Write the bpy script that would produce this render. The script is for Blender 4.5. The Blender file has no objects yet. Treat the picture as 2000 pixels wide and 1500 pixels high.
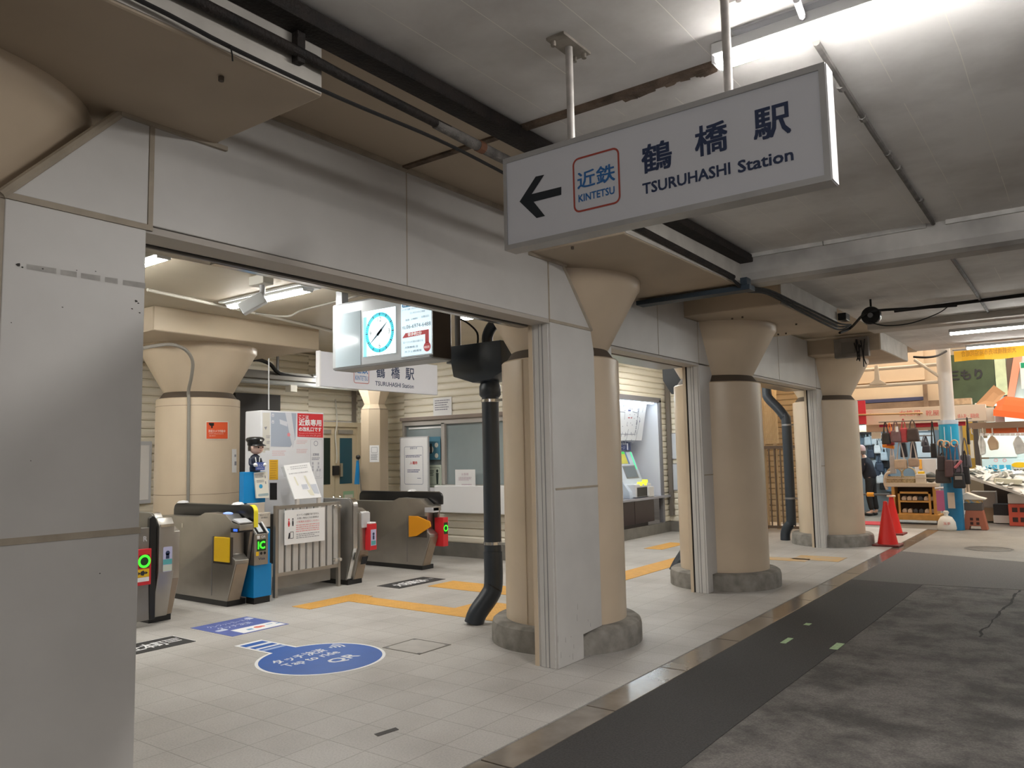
import bpy, bmesh, math, random
from mathutils import Vector, Matrix

# ------------------------------------------------------------------ camera
SC = bpy.context.scene
COL = SC.collection
YAW, PITCH, ROLL, FPX, EYE = math.radians(36.45), math.radians(5.33), math.radians(-1.169), 1523.2, 1.55
fw = Vector((-math.sin(YAW)*math.cos(PITCH), math.cos(YAW)*math.cos(PITCH), math.sin(PITCH)))
_r = Vector((math.cos(YAW), math.sin(YAW), 0)); _u = _r.cross(fw)
rt = _r*math.cos(ROLL) + _u*math.sin(ROLL); up = -_r*math.sin(ROLL) + _u*math.cos(ROLL)
cd = bpy.data.cameras.new('camera'); cam = bpy.data.objects.new('camera', cd); COL.objects.link(cam)
m = Matrix((rt, up, -fw)).transposed().to_4x4(); m.translation = (0, 0, EYE); cam.matrix_world = m
cd.sensor_fit = 'HORIZONTAL'; cd.sensor_width = 36; cd.lens = 36*FPX/2000; cd.clip_start = .05; cd.clip_end = 200
SC.camera = cam
EYEV = Vector((0, 0, EYE))
# ------------------------------------------------------------------ world, exposure
SC.view_settings.view_transform = 'Standard'; SC.view_settings.look = 'None'
SC.view_settings.gamma = 1; SC.view_settings.use_curve_mapping = False
SC.view_settings.exposure = 1.0
SC.cycles.use_denoising = True
SC.cycles.max_bounces = 8; SC.cycles.diffuse_bounces = 5
SC.cycles.sample_clamp_indirect = 6
W = bpy.data.worlds.new('world'); SC.world = W; W.use_nodes = True
bg = W.node_tree.nodes['Background']; bg.inputs[0].default_value = (1, .93, .87, 1); bg.inputs[1].default_value = .16
# strengths of the lamps, seen and added unseen
TUBE, TUBE_FAR, HALL, SHOP = 62, 26, 40, 13
# daylight that comes through the translucent arcade roof behind the viaduct
def area(name, loc, sx, sy, power, colr, rot=(0, 0, 0)):
    l = bpy.data.lights.new(name, 'AREA'); l.shape = 'RECTANGLE'; l.size = sx; l.size_y = sy; l.energy = power; l.color = colr
    o = bpy.data.objects.new(name, l); COL.objects.link(o); o.location = loc; o.rotation_euler = rot; return o
area('arcade_skylight', (-1.2, 18.6, 5.6), 8, 5, 330, (1, .84, .66))

# ------------------------------------------------------------------ helpers
def at(px, py, ax, v):
    """the point of the plane ax = v that the given place of the 2000x1500 frame shows"""
    d = fw + rt*((px-1000)/FPX) - up*((py-750)/FPX); i = 'xyz'.index(ax)
    return EYEV + d*((v-EYEV[i])/d[i])
def srgb(r, g, b):
    f = lambda c: c/12.92 if c <= .04045 else ((c+.055)/1.055)**2.4
    return tuple(f(c/255) for c in (r, g, b))
_mats = {}
def mat(name, colr, rough=.5, metal=0, emit=0, var=0, scale=6, bump=0, dark=None, coat=0, detail=4, aniso=0):
    """plain or mottled procedural surface; dark = second colour of the mottling"""
    if name in _mats: return _mats[name]
    M = bpy.data.materials.new(name); M.use_nodes = True; N = M.node_tree.nodes; L = M.node_tree.links
    b = N['Principled BSDF']; c4 = tuple(colr)+(1,)
    b.inputs['Base Color'].default_value = c4; b.inputs['Roughness'].default_value = rough; b.inputs['Metallic'].default_value = metal
    if coat: b.inputs['Coat Weight'].default_value = coat; b.inputs['Coat Roughness'].default_value = .15
    if emit:
        b.inputs['Emission Color'].default_value = c4; b.inputs['Emission Strength'].default_value = emit if emit > 5 else emit*.42
    if var or bump:
        t = N.new('ShaderNodeTexCoord'); n = N.new('ShaderNodeTexNoise'); n.inputs['Scale'].default_value = scale; n.inputs['Detail'].default_value = detail
        L.new(t.outputs['Object'], n.inputs['Vector'])
        if var:
            r = N.new('ShaderNodeValToRGB'); e = r.color_ramp.elements
            d = dark if dark else tuple(c*(1-var) for c in colr)
            e[0].position = .32; e[0].color = tuple(d)+(1,); e[1].position = .62; e[1].color = c4
            L.new(n.outputs['Fac'], r.inputs['Fac']); L.new(r.outputs['Color'], b.inputs['Base Color'])
        if bump:
            bp = N.new('ShaderNodeBump'); bp.inputs['Strength'].default_value = bump; bp.inputs['Distance'].default_value = .02
            n2 = N.new('ShaderNodeTexNoise'); n2.inputs['Scale'].default_value = scale*8; n2.inputs['Detail'].default_value = 3
            L.new(t.outputs['Object'], n2.inputs['Vector']); L.new(n2.outputs['Fac'], bp.inputs['Height']); L.new(bp.outputs['Normal'], b.inputs['Normal'])
    _mats[name] = M; return M
X, Y, Z = Vector((1, 0, 0)), Vector((0, 1, 0)), Vector((0, 0, 1))
class MB:
    """collects shapes into one mesh"""
    def __init__(s): s.b = bmesh.new()
    def box(s, p, q, bev=0):
        x0, x1 = sorted((p[0], q[0])); y0, y1 = sorted((p[1], q[1])); z0, z1 = sorted((p[2], q[2]))
        v = [s.b.verts.new(c) for c in ((x0,y0,z0),(x1,y0,z0),(x1,y1,z0),(x0,y1,z0),(x0,y0,z1),(x1,y0,z1),(x1,y1,z1),(x0,y1,z1))]
        f = [s.b.faces.new([v[i] for i in q_]) for q_ in ((3,2,1,0),(4,5,6,7),(0,1,5,4),(1,2,6,5),(2,3,7,6),(3,0,4,7))]
        if bev: bmesh.ops.bevel(s.b, geom=list({e for g in f for e in g.edges}), offset=bev, segments=2, affect='EDGES', profile=.5)
        return s
    def obox(s, c, ax, ay, az, bev=0):
        """box about c with half-axis vectors"""
        n = MB().box((-1,-1,-1), (1,1,1)); M_ = Matrix((ax, ay, az)).transposed().to_4x4(); M_.translation = c
        for v in n.b.verts: v.co = M_ @ v.co
        if bev: bmesh.ops.bevel(n.b, geom=n.b.edges[:], offset=bev, segments=2, affect='EDGES', profile=.5)
        return s.join(n)
    def join(s, n):
        me = bpy.data.meshes.new('t'); n.b.to_mesh(me); n.b.free(); s.b.from_mesh(me); bpy.data.meshes.remove(me); return s
    def face(s, pts):
        s.b.faces.new([s.b.verts.new(p) for p in pts]); return s
    def prism(s, poly, ax, a, c, bev=0):
        """polygon in the two other axes (y,z | x,z | x,y), extruded along ax from a to c"""
        i = 'xyz'.index(ax); n = bmesh.new()
        mk = lambda p, w: (w, p[0], p[1]) if i == 0 else ((p[0], w, p[1]) if i == 1 else (p[0], p[1], w))
        A = [n.verts.new(mk(p, a)) for p in poly]; B = [n.verts.new(mk(p, c)) for p in poly]; k = len(poly)
        n.faces.new(A[::-1]); n.faces.new(B)
        for j in range(k): n.faces.new((A[j], A[(j+1) % k], B[(j+1) % k], B[j]))
        bmesh.ops.recalc_face_normals(n, faces=n.faces[:])
        if bev: bmesh.ops.bevel(n, geom=n.edges[:], offset=bev, segments=2, affect='EDGES', profile=.5)
        w = MB(); w.b.free(); w.b = n; return s.join(w)
    def lathe(s, prof, c=(0, 0, 0), seg=40, a0=0, a1=2*math.pi, sx=1, sy=1):
        full = abs(a1-a0-2*math.pi) < 1e-6; k = seg if full else seg+1; rows = []
        for r, z in prof:
            rows.append([s.b.verts.new((c[0]+sx*r*math.cos(a0+(a1-a0)*i/seg), c[1]+sy*r*math.sin(a0+(a1-a0)*i/seg), c[2]+z)) for i in range(k)] if r > 1e-6 else [s.b.verts.new((c[0], c[1], c[2]+z))])
        for A, B in zip(rows, rows[1:]):
            for i in range(seg):
                j = (i+1) % k
                if len(A) == 1 and len(B) == 1: continue
                if len(A) == 1: s.b.faces.new((A[0], B[j], B[i]))
                elif len(B) == 1: s.b.faces.new((A[i], A[j], B[0]))
                else: s.b.faces.new((A[i], A[j], B[j], B[i]))
        return s
    def tube(s, pts, r, seg=10, cap=True, smooth=0):
        pts = [Vector(p) for p in pts]
        if smooth: pts = spline(pts, smooth)
        rings = []; prev = None
        for i, p in enumerate(pts):
            d = (pts[min(i+1, len(pts)-1)] - pts[max(i-1, 0)]).normalized()
            if prev is None: n = d.orthogonal().normalized()
            else: n = (prev - d*prev.dot(d)).normalized()
            prev = n; b = d.cross(n); rr = r if not isinstance(r, (list, tuple)) else r[min(int(i*(len(r)-1)/(len(pts)-1)), len(r)-1)]*(1-(i*(len(r)-1)/(len(pts)-1))%1)+r[min(int(i*(len(r)-1)/(len(pts)-1))+1, len(r)-1)]*((i*(len(r)-1)/(len(pts)-1))%1)
            rings.append([s.b.verts.new(p + (n*math.cos(2*math.pi*k/seg) + b*math.sin(2*math.pi*k/seg))*rr) for k in range(seg)])
        for A, B in zip(rings, rings[1:]):
            for k in range(seg): s.b.faces.new((A[k], A[(k+1) % seg], B[(k+1) % seg], B[k]))
        if cap: s.b.faces.new(rings[0][::-1]); s.b.faces.new(rings[-1])
        return s
    def sphere(s, c, r, sz=1, seg=16, sx=1, sy=1):
        n = bmesh.new(); bmesh.ops.create_uvsphere(n, u_segments=seg, v_segments=max(6, seg//2), radius=1)
        for v in n.verts: v.co = Vector((v.co.x*r*sx, v.co.y*r*sy, v.co.z*r*sz)) + Vector(c)
        w = MB(); w.b.free(); w.b = n; return s.join(w)
    def text(s, txt, c, w=None, h=None, right=X, up_=Z, bold=0, skew=None):
        """lettering centred on c, w wide and h high (either alone keeps the proportions); bold thickens the strokes by doubling them"""
        vs, fs = glyphs(txt)
        if not vs: return s
        xs = [v[0] for v in vs]; ys = [v[1] for v in vs]; W_, H_ = max(xs)-min(xs)+2*bold, max(ys)-min(ys)+2*bold; mx, my = (max(xs)+min(xs))/2, (max(ys)+min(ys))/2
        kx = w/W_ if w else h/H_; ky = h/H_ if h else w/W_; c = Vector(c); n = right.cross(up_)
        for i, (ox, oy) in enumerate(((0, 0),) if bold <= 0 else ((-bold, -bold), (bold, -bold), (bold, bold), (-bold, bold), (0, 0))):
            bv = [s.b.verts.new(c + right*((v[0]-mx+ox)*kx) + up_*((v[1]-my+oy)*ky) + n*(i*.00004)) for v in vs]
            for f in fs:
                try: s.b.faces.new([bv[i] for i in f])
                except ValueError: pass
        return s
    def disc(s, c, r, right=X, up_=Z, seg=32, r0=0, a0=0, a1=2*math.pi):
        c = Vector(c); P = lambda R, i: c + right*(R*math.cos(a0+(a1-a0)*i/seg)) + up_*(R*math.sin(a0+(a1-a0)*i/seg))
        if not r0: return s.face([P(r, i) for i in range(seg)]) if abs(a1-a0) > 6.28 else s.face([c]+[P(r, i) for i in range(seg+1)])
        for i in range(seg): s.face((P(r0, i), P(r, i), P(r, i+1), P(r0, i+1)))
        return s
    def rect(s, c, w, h, right=X, up_=Z):
        c = Vector(c); return s.face([c-right*w/2-up_*h/2, c+right*w/2-up_*h/2, c+right*w/2+up_*h/2, c-right*w/2+up_*h/2])
    def rrect(s, c, w, h, r, right=X, up_=Z, line=0):
        c = Vector(c)
        def ring(d):
            o = []
            for qx, qy, a in ((1,1,0),(-1,1,90),(-1,-1,180),(1,-1,270)):
                for k in range(6):
                    t = math.radians(a+18*k); o.append(c + right*(qx*(w/2-r)+(r-d)*math.cos(t)) + up_*(qy*(h/2-r)+(r-d)*math.sin(t)))
            return o
        if not line: return s.face(ring(0))
        A, B = ring(0), ring(line); n = len(A)
        for i in range(n): s.face((A[i], A[(i+1) % n], B[(i+1) % n], B[i]))
        return s
    def lines(s, c, w, h, n, right=X, up_=Z, seed=1, fill=.5):
        """n rows of small print, too small to read"""
        R = random.Random(seed); c = Vector(c); p = h/n
        for i in range(n):
            x = -w/2; e = w/2*(R.uniform(.55, 1) if i else 1)
            while x < e:
                l = min(R.uniform(.04, .14)*w, e-x)
                s.rect(c + right*(x+l/2) + up_*(h/2-p*(i+.5)), l, p*fill, right, up_); x += l + w*.02
        return s
    def build(s, name, material, parent=None, smooth=False, auto=None, origin=None):
        b = s.b
        bmesh.ops.recalc_face_normals(b, faces=[f for f in b.faces]) if not getattr(s, 'flat', False) else None
        me = bpy.data.meshes.new(name)
        off = Vector((0, 0, 0))
        if parent is not None: off = world_loc(parent)
        elif origin is not None: off = Vector(origin)
        else:
            cs = [v.co for v in b.verts]
            off = Vector(((min(c.x for c in cs)+max(c.x for c in cs))/2, (min(c.y for c in cs)+max(c.y for c in cs))/2, min(c.z for c in cs)))
        bmesh.ops.translate(b, verts=b.verts[:], vec=-off)
        b.to_mesh(me); b.free(); me.materials.append(material)
        if smooth or auto:
            for p in me.polygons: p.use_smooth = True
        o = bpy.data.objects.new(name, me); COL.objects.link(o)
        if auto: 
            me.set_sharp_from_angle(angle=math.radians(auto))
        if parent is not None: o.parent = parent
        else: o.location = off
        return o
def world_loc(o):
    p = Vector(o.location)
    while o.parent: o = o.parent; p += Vector(o.location)
    return p
def spline(P, k):
    out = []
    for i in range(len(P)-1):
        a, b, c, d = P[max(i-1, 0)], P[i], P[i+1], P[min(i+2, len(P)-1)]
        for j in range(k):
            t = j/k; out.append(.5*((2*b)+(c-a)*t+(2*a-5*b+4*c-d)*t*t+(3*b-a-3*c+d)*t**3))
    return out+[P[-1]]
_gl = {}
def glyphs(txt):
    if txt in _gl: return _gl[txt]
    cu = bpy.data.curves.new('g', 'FONT'); cu.body = txt; cu.size = 1; cu.resolution_u = 2; cu.fill_mode = 'FRONT'
    o = bpy.data.objects.new('g', cu); COL.objects.link(o)
    me = o.evaluated_get(bpy.context.evaluated_depsgraph_get()).to_mesh()
    r = ([tuple(v.co) for v in me.vertices], [tuple(p.vertices) for p in me.polygons])
    bpy.data.objects.remove(o); bpy.data.curves.remove(cu); _gl[txt] = r; return r
def tag(o, label, cat, group=None):
    o['label'] = label; o['category'] = cat
    if group: o['group'] = group
    return o
def thing(name, loc, label, cat, group=None):
    o = bpy.data.objects.new(name, None); o.empty_display_size = .1; COL.objects.link(o); o.location = loc
    return tag(o, label, cat, group)
def struct(o): o['kind'] = 'structure'; return o
def copy_tree(o, loc=None, rz=None, label=None, parent=None):
    c = o.copy(); COL.objects.link(c); c.parent = parent
    if loc is not None: c.location = loc
    if rz is not None: c.rotation_euler = (0, 0, rz)
    if label: c['label'] = label
    for ch in [k for k in bpy.data.objects if k.parent == o]: copy_tree(ch, parent=c)
    return c
def rect_px(l, t, r, b, ax, v):
    """centre, width and height on a wall plane of what the frame shows between l,t and r,b"""
    cx, cy = (l+r)/2, (t+b)/2; A, B, T, U, c = at(l, cy, ax, v), at(r, cy, ax, v), at(cx, t, ax, v), at(cx, b, ax, v), at(cx, cy, ax, v)
    i = 1 if ax == 'x' else 0
    return c, abs(B[i]-A[i]), abs(T.z-U.z)

# ------------------------------------------------------------------ materials
PANEL = mat('painted_white_panel', (.60, .585, .56), .42, var=.07, scale=3)
BEIGE = mat('beige_gloss_paint', (.65, .53, .39), .34, var=.06, scale=2.5)
CAPM = mat('beige_cap_and_soffit', (.50, .41, .305), .6, var=.14, scale=1.6)
SLABW = mat('worn_white_edge_paint', (.60, .57, .52), .6, var=.18, scale=5)
JOINT = mat('beige_joint_sealant', (.42, .36, .28), .6, var=.2, scale=8)
NECK = mat('dark_brown_neck', (.09, .068, .05), .7)
CONC = mat('worn_concrete', (.30, .28, .25), .8, var=.45, scale=7, bump=.12)
STEEL = mat('brushed_stainless', (.42, .395, .36), .36, metal=.9, var=.12, scale=3)
STEELD = mat('dull_steel', (.30, .285, .265), .4, metal=.85, var=.15, scale=4)
CHROME = mat('bright_chrome', (.75, .74, .72), .18, metal=1)
BLACK = mat('black_plastic', (.012, .012, .013), .3)
BLACKM = mat('matt_black', (.012, .011, .011), .8)
RUST = mat('rusted_dark_iron', (.020, .013, .010), .75, var=.5, scale=9, dark=(.005, .004, .004), bump=.4)
RUSTB = mat('rusty_brown_joint', (.16, .11, .075), .8, var=.6, scale=12, bump=.5)
WHITE = mat('white_enamel', (.78, .78, .79), .35)
PAPER = mat('white_paper', (.80, .80, .81), .7)
CREAMP = mat('cream_paper', (.72, .70, .62), .7)
GREYW = mat('light_grey_plastic', (.52, .52, .54), .4)
GREY = mat('mid_grey_plastic', (.22, .22, .225), .45)
NAVY = mat('navy_lettering', (.022, .040, .105), .5)
INK = mat('black_ink', (.02, .022, .03), .6)
GREYINK = mat('grey_ink', (.25, .25, .28), .7)
PINKINK = mat('pale_red_ink', (.75, .35, .36), .7)
RED = mat('signal_red', (.62, .022, .030), .4)
BLUE = mat('railway_blue', (.0, .23, .58), .4)
LOGOB = mat('logo_blue', (.03, .16, .45), .5)
LOGOR = mat('logo_red', (.42, .07, .05), .5)
FBLUE = mat('floor_decal_blue', (.006, .095, .42), .5, var=.1, scale=5)
YEL = mat('warning_yellow', (.80, .50, .01), .45)
ORANGE = mat('barrier_orange', (.80, .33, .012), .45)
TACT = mat('tactile_yellow', (.68, .36, .075), .65, var=.12, scale=9)
PIPE = mat('dark_slate_pvc', (.034, .043, .056), .38, var=.2, scale=3)
NAVYSTEEL = mat('dark_blue_steel', (.025, .042, .062), .45, var=.2, scale=4)
SIDING = mat('cream_metal_siding', (.82, .77, .65), .5, var=.04, scale=2)
DOORM = mat('cream_door_paint', (.58, .49, .34), .45)
LED = mat('green_led', (.05, 1, .03), .4, emit=1.4)
BLED = mat('blue_led', (.05, .16, 1), .4, emit=1.3)
TUBEM = mat('lit_tube', (1, .965, .925), .4, emit=TUBE)
TUBED = mat('lit_dimmer_tube', (1, .955, .91), .4, emit=TUBE*.5)
TUBEF = mat('lit_far_tube', (1, 1, .96), .4, emit=TUBE_FAR)
TUBEH = mat('lit_hall_tube', (1, .985, .93), .4, emit=HALL)
# ------------------------------------------------------------------ materials with a pattern of their own
def tile_mat():
    M = bpy.data.materials.new('pale_floor_tiles'); M.use_nodes = True; N = M.node_tree.nodes; L = M.node_tree.links; b = N['Principled BSDF']
    t = N.new('ShaderNodeTexCoord'); mp = N.new('ShaderNodeMapping'); L.new(t.outputs['Object'], mp.inputs[0]); mp.inputs['Location'].default_value = (-.06, .005, 0)
    k = N.new('ShaderNodeTexBrick'); k.offset = 0; k.inputs['Scale'].default_value = 1; k.inputs['Brick Width'].default_value = .3; k.inputs['Row Height'].default_value = .3
    k.inputs['Mortar Size'].default_value = .0035; k.inputs['Mortar Smooth'].default_value = .3; k.inputs['Color1'].default_value = (.52, .50, .475, 1); k.inputs['Color2'].default_value = (.48, .46, .435, 1); k.inputs['Mortar'].default_value = (.33, .31, .285, 1)
    L.new(mp.outputs[0], k.inputs['Vector'])
    n = N.new('ShaderNodeTexNoise'); n.inputs['Scale'].default_value = 1.3; n.inputs['Detail'].default_value = 6; L.new(t.outputs['Object'], n.inputs['Vector'])
    r = N.new('ShaderNodeValToRGB'); r.color_ramp.elements[0].position = .35; r.color_ramp.elements[0].color = (.80, .79, .78, 1); r.color_ramp.elements[1].position = .6; r.color_ramp.elements[1].color = (1, 1, 1, 1)
    L.new(n.outputs['Fac'], r.inputs['Fac'])
    x = N.new('ShaderNodeMix'); x.data_type = 'RGBA'; x.blend_type = 'MULTIPLY'; x.inputs[0].default_value = 1
    L.new(k.outputs['Color'], x.inputs[6]); L.new(r.outputs['Color'], x.inputs[7])
    s = N.new('ShaderNodeTexNoise'); s.inputs['Scale'].default_value = 90; s.inputs['Detail'].default_value = 2; L.new(t.outputs['Object'], s.inputs['Vector'])
    r2 = N.new('ShaderNodeValToRGB'); r2.color_ramp.elements[0].position = .3; r2.color_ramp.elements[0].color = (.82, .82, .82, 1); r2.color_ramp.elements[1].position = .6; r2.color_ramp.elements[1].color = (1, 1, 1, 1)
    L.new(s.outputs['Fac'], r2.inputs['Fac'])
    y = N.new('ShaderNodeMix'); y.data_type = 'RGBA'; y.blend_type = 'MULTIPLY'; y.inputs[0].default_value = 1
    L.new(x.outputs[2], y.inputs[6]); L.new(r2.outputs['Color'], y.inputs[7]); L.new(y.outputs[2], b.inputs['Base Color'])
    b.inputs['Roughness'].default_value = .5
    return M
def asphalt_mat(name, c0, c1, sc=14, rough=.75, patch=None, pscale=1.1):
    M = bpy.data.materials.new(name); M.use_nodes = True; N = M.node_tree.nodes; L = M.node_tree.links; b = N['Principled BSDF']
    t = N.new('ShaderNodeTexCoord'); n = N.new('ShaderNodeTexNoise'); n.inputs['Scale'].default_value = sc*6; n.inputs['Detail'].default_value = 5; L.new(t.outputs['Object'], n.inputs['Vector'])
    r = N.new('ShaderNodeValToRGB'); r.color_ramp.elements[0].position = .3; r.color_ramp.elements[0].color = tuple(c0)+(1,); r.color_ramp.elements[1].position = .7; r.color_ramp.elements[1].color = tuple(c1)+(1,)
    L.new(n.outputs['Fac'], r.inputs['Fac']); out = r.outputs['Color']
    if patch:
        n2 = N.new('ShaderNodeTexNoise'); n2.inputs['Scale'].default_value = pscale; n2.inputs['Detail'].default_value = 8; n2.inputs['Roughness'].default_value = .7; L.new(t.outputs['Object'], n2.inputs['Vector'])
        r2 = N.new('ShaderNodeValToRGB'); r2.color_ramp.elements[0].position = .42; r2.color_ramp.elements[0].color = (1, 1, 1, 1); r2.color_ramp.elements[1].position = .6; r2.color_ramp.elements[1].color = (patch, patch, patch, 1)
        L.new(n2.outputs['Fac'], r2.inputs['Fac']); x = N.new('ShaderNodeMix'); x.data_type = 'RGBA'; x.blend_type = 'MULTIPLY'; x.inputs[0].default_value = 1
        L.new(out, x.inputs[6]); L.new(r2.outputs['Color'], x.inputs[7]); out = x.outputs[2]
    L.new(out, b.inputs['Base Color']); b.inputs['Roughness'].default_value = rough
    bp = N.new('ShaderNodeBump'); bp.inputs['Strength'].default_value = .5; bp.inputs['Distance'].default_value = .01
    L.new(n.outputs['Fac'], bp.inputs['Height']); L.new(bp.outputs['Normal'], b.inputs['Normal']); return M
def ceil_mat():
    """board-marked painted concrete: thin pale seams every 0.3 m and grime"""
    M = bpy.data.materials.new('grimy_boarded_ceiling'); M.use_nodes = True; N = M.node_tree.nodes; L = M.node_tree.links; b = N['Principled BSDF']
    t = N.new('ShaderNodeTexCoord'); sp = N.new('ShaderNodeSeparateXYZ'); L.new(t.outputs['Object'], sp.inputs[0])
    def math_(op, a, v):
        q = N.new('ShaderNodeMath'); q.operation = op; L.new(a, q.inputs[0]); q.inputs[1].default_value = v; return q.outputs[0]
    n = N.new('ShaderNodeTexNoise'); n.inputs['Scale'].default_value = .9; n.inputs['Detail'].default_value = 7; n.inputs['Roughness'].default_value = .6; L.new(t.outputs['Object'], n.inputs['Vector'])
    r = N.new('ShaderNodeValToRGB'); e = r.color_ramp.elements; e[0].position = .28; e[0].color = (.50, .475, .45, 1); e[1].position = .60; e[1].color = (.80, .785, .765, 1)
    L.new(n.outputs['Fac'], r.inputs['Fac'])
    w = N.new('ShaderNodeTexNoise'); w.inputs['Scale'].default_value = 2.2; L.new(t.outputs['Object'], w.inputs['Vector'])
    ad = N.new('ShaderNodeMath'); ad.operation = 'MULTIPLY_ADD'; L.new(w.outputs['Fac'], ad.inputs[0]); ad.inputs[1].default_value = .012; L.new(sp.outputs['X'], ad.inputs[2])
    f = math_('MODULO', math_('ADD', ad.outputs[0], 30.05), .3); ln = math_('LESS_THAN', f, .0035)
    n3 = N.new('ShaderNodeTexNoise'); n3.inputs['Scale'].default_value = 1.7; L.new(t.outputs['Object'], n3.inputs['Vector'])
    ml = N.new('ShaderNodeMath'); ml.operation = 'MULTIPLY'; L.new(ln, ml.inputs[0]); L.new(math_('GREATER_THAN', n3.outputs['Fac'], .44), ml.inputs[1])
    x = N.new('ShaderNodeMix'); x.data_type = 'RGBA'; L.new(ml.outputs[0], x.inputs[0]); L.new(r.outputs['Color'], x.inputs[6]); x.inputs[7].default_value = (.86, .84, .78, 1)
    L.new(x.outputs[2], b.inputs['Base Color']); b.inputs['Roughness'].default_value = .75; return M
O0 = (0, 0, 0)
# ------------------------------------------------------------------ ground
TILES = tile_mat()
struct(MB().box((-13, -6, -.2), (-2.66, 17.0, 0)).build('floor', TILES, origin=O0))
A_DARK = asphalt_mat('new_dark_asphalt', (.018, .017, .017), (.045, .043, .042))
A_OLD = asphalt_mat('worn_grey_asphalt', (.085, .078, .072), (.165, .152, .14), patch=.36, pscale=2.3)
A_FAR = asphalt_mat('market_paving', (.20, .185, .165), (.27, .25, .225), rough=.6, patch=.8)
street = struct(MB().box((-2.44, -6, -.2), (8, 26, -.004)).build('floor_street', A_OLD, origin=O0))
struct(MB().box((-13, 17.0, -.2), (-2.44, 26, -.006)).build('floor_market', A_FAR, origin=O0))
patch = MB()
patch.prism([(-2.44, -5), (-1.78, -5), (-1.75, 4.4), (-1.70, 7.5), (-1.67, 10.1), (-2.44, 10.1)], 'z', -.004, -.001)
tag(patch.build('asphalt_patch', A_DARK, origin=O0), 'long strip of newer black asphalt along the gutter', 'road patch')
tag(MB().prism([(-2.44, 10.1), (-1.67, 10.1), (-.75, 10.22), (4, 10.5), (4, 12.9), (-.6, 12.6), (-2.44, 13.2)], 'z', -.004, -.0012).build('asphalt_patch', asphalt_mat('mid_asphalt', (.07, .066, .062), (.13, .122, .115)), origin=O0), 'medium grey asphalt stretch across the street before the pale paving', 'road patch')
pv = MB().prism([(-2.44, 13.2), (-.6, 12.6), (2.5, 12.8), (2.5, 26), (-2.44, 26)], 'z', -.0042, -.002)
struct(pv.build('floor_arcade', A_FAR, origin=O0))
CURB = mat('wet_gutter_stone', (.21, .18, .15), .16, var=.35, scale=4, coat=.3)
g = struct(thing('curb', (-2.55, 5, 0), 'x', 'x')); del g['label'], g['category']
y = -5.15; k = 0
while y < 16.8:
    MB().box((-2.655, y+.006, -.15), (-2.445, min(y+1.05, 17)-.006, -.003), .004).build('gutter_stone', CURB, g); y += 1.05
# ------------------------------------------------------------------ ceiling, beam
CEIL = ceil_mat()
CEILH = mat('beige_hall_ceiling', (.50, .44, .34), .6, var=.12, scale=1.2)
struct(MB().box((-3.4, -6, 3.33), (5.5, 15.88, 3.6)).build('ceiling', CEIL, origin=O0))
struct(MB().box((-13, -6, 3.332), (-3.4, 16.6, 3.6)).build('ceiling_hall', CEILH, origin=O0))
def soffit(x0, x1, y0, y1): return MB().box((x0, y0, 3.318), (x1, y1, 3.3305))
struct(soffit(-3.4, -2.46, -6, 15.88).build('soffit', CAPM, origin=O0))  # same ceiling plane, given the browner tone of the caps
bm_ = MB().prism([(6.86, 3.34), (6.86, 3.16), (6.89, 3.10), (6.96, 3.08), (7.16, 3.08), (7.16, 3.34)], 'x', -2.46, 5.5)
struct(bm_.build('beam', mat('grimy_beam_paint', (.50, .485, .46), .6, var=.35, scale=1.7, dark=(.25, .24, .23)), origin=O0))
bt = MB()
for a, b in ((-2.46, -1.72), (-1.72, -.93), (-.80, 2.5)): bt.box((a+.004, 6.835, 3.295), (b-.004, 6.86, 3.33))
struct(bt.build('trim_9', mat('pale_edge_trim', (.50, .49, .47), .6, var=.25, scale=6)))
struct(MB().box((-2.46, 11.9, 3.24), (5.5, 12.3, 3.34), .02).build('beam_far', mat('far_beam_paint', (.52, .48, .43), .6, var=.2, scale=2), origin=O0))
# the rusty expansion joint across the ceiling and its flaking paint
j = MB().box((-3.38, 3.30, 3.305), (-1.05, 3.345, 3.334)); R = random.Random(3)
for i in range(26):
    x = R.uniform(-1.75, -1.1); j.obox((x, 3.345+R.uniform(-.012, .012), 3.306), Vector((R.uniform(.01, .03), 0, R.uniform(-.004, .004))), Vector((0, R.uniform(.006, .018), 0)), Vector((0, 0, .003)))
tag(j.build('ceiling_joint', RUSTB), 'rusty brown joint strip with flaking paint across the ceiling', 'joint')
c = MB(); R = random.Random(4)
c.tube([(-.84, 3.42, 3.322), (-.86, 4.6, 3.32), (-.87, 5.7, 3.322), (-.88, 6.83, 3.315)], .016, 8)
for yy in (3.9, 4.35, 5.0, 5.3, 6.1): c.tube([(-.86, yy, 3.322), (-.86, yy+.05, 3.322)], .022, 8)
tag(c.build('ceiling_conduit', mat('grimy_conduit', (.17, .16, .15), .7, var=.5, scale=9)), 'thin grimy conduit on the ceiling from long lamp to beam', 'conduit')
c = MB().tube([(-.92, 7.2, 3.32), (-.94, 9.5, 3.32), (-.97, 11.88, 3.32)], .018, 8)
tag(c.build('ceiling_conduit', mat('grimy_conduit', (.17, .16, .15))), 'thin grimy conduit on the ceiling behind the cross beam', 'conduit')
c = MB().tube([(-1.9, 10.8, 3.30), (-1.5, 10.8, 3.30), (-.4, 10.8, 3.31), (1.2, 10.8, 3.31)], .022, 8)
tag(c.build('ceiling_conduit', BLACKM), 'black cable pipe across the far ceiling before the two far lamps', 'conduit')

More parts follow.
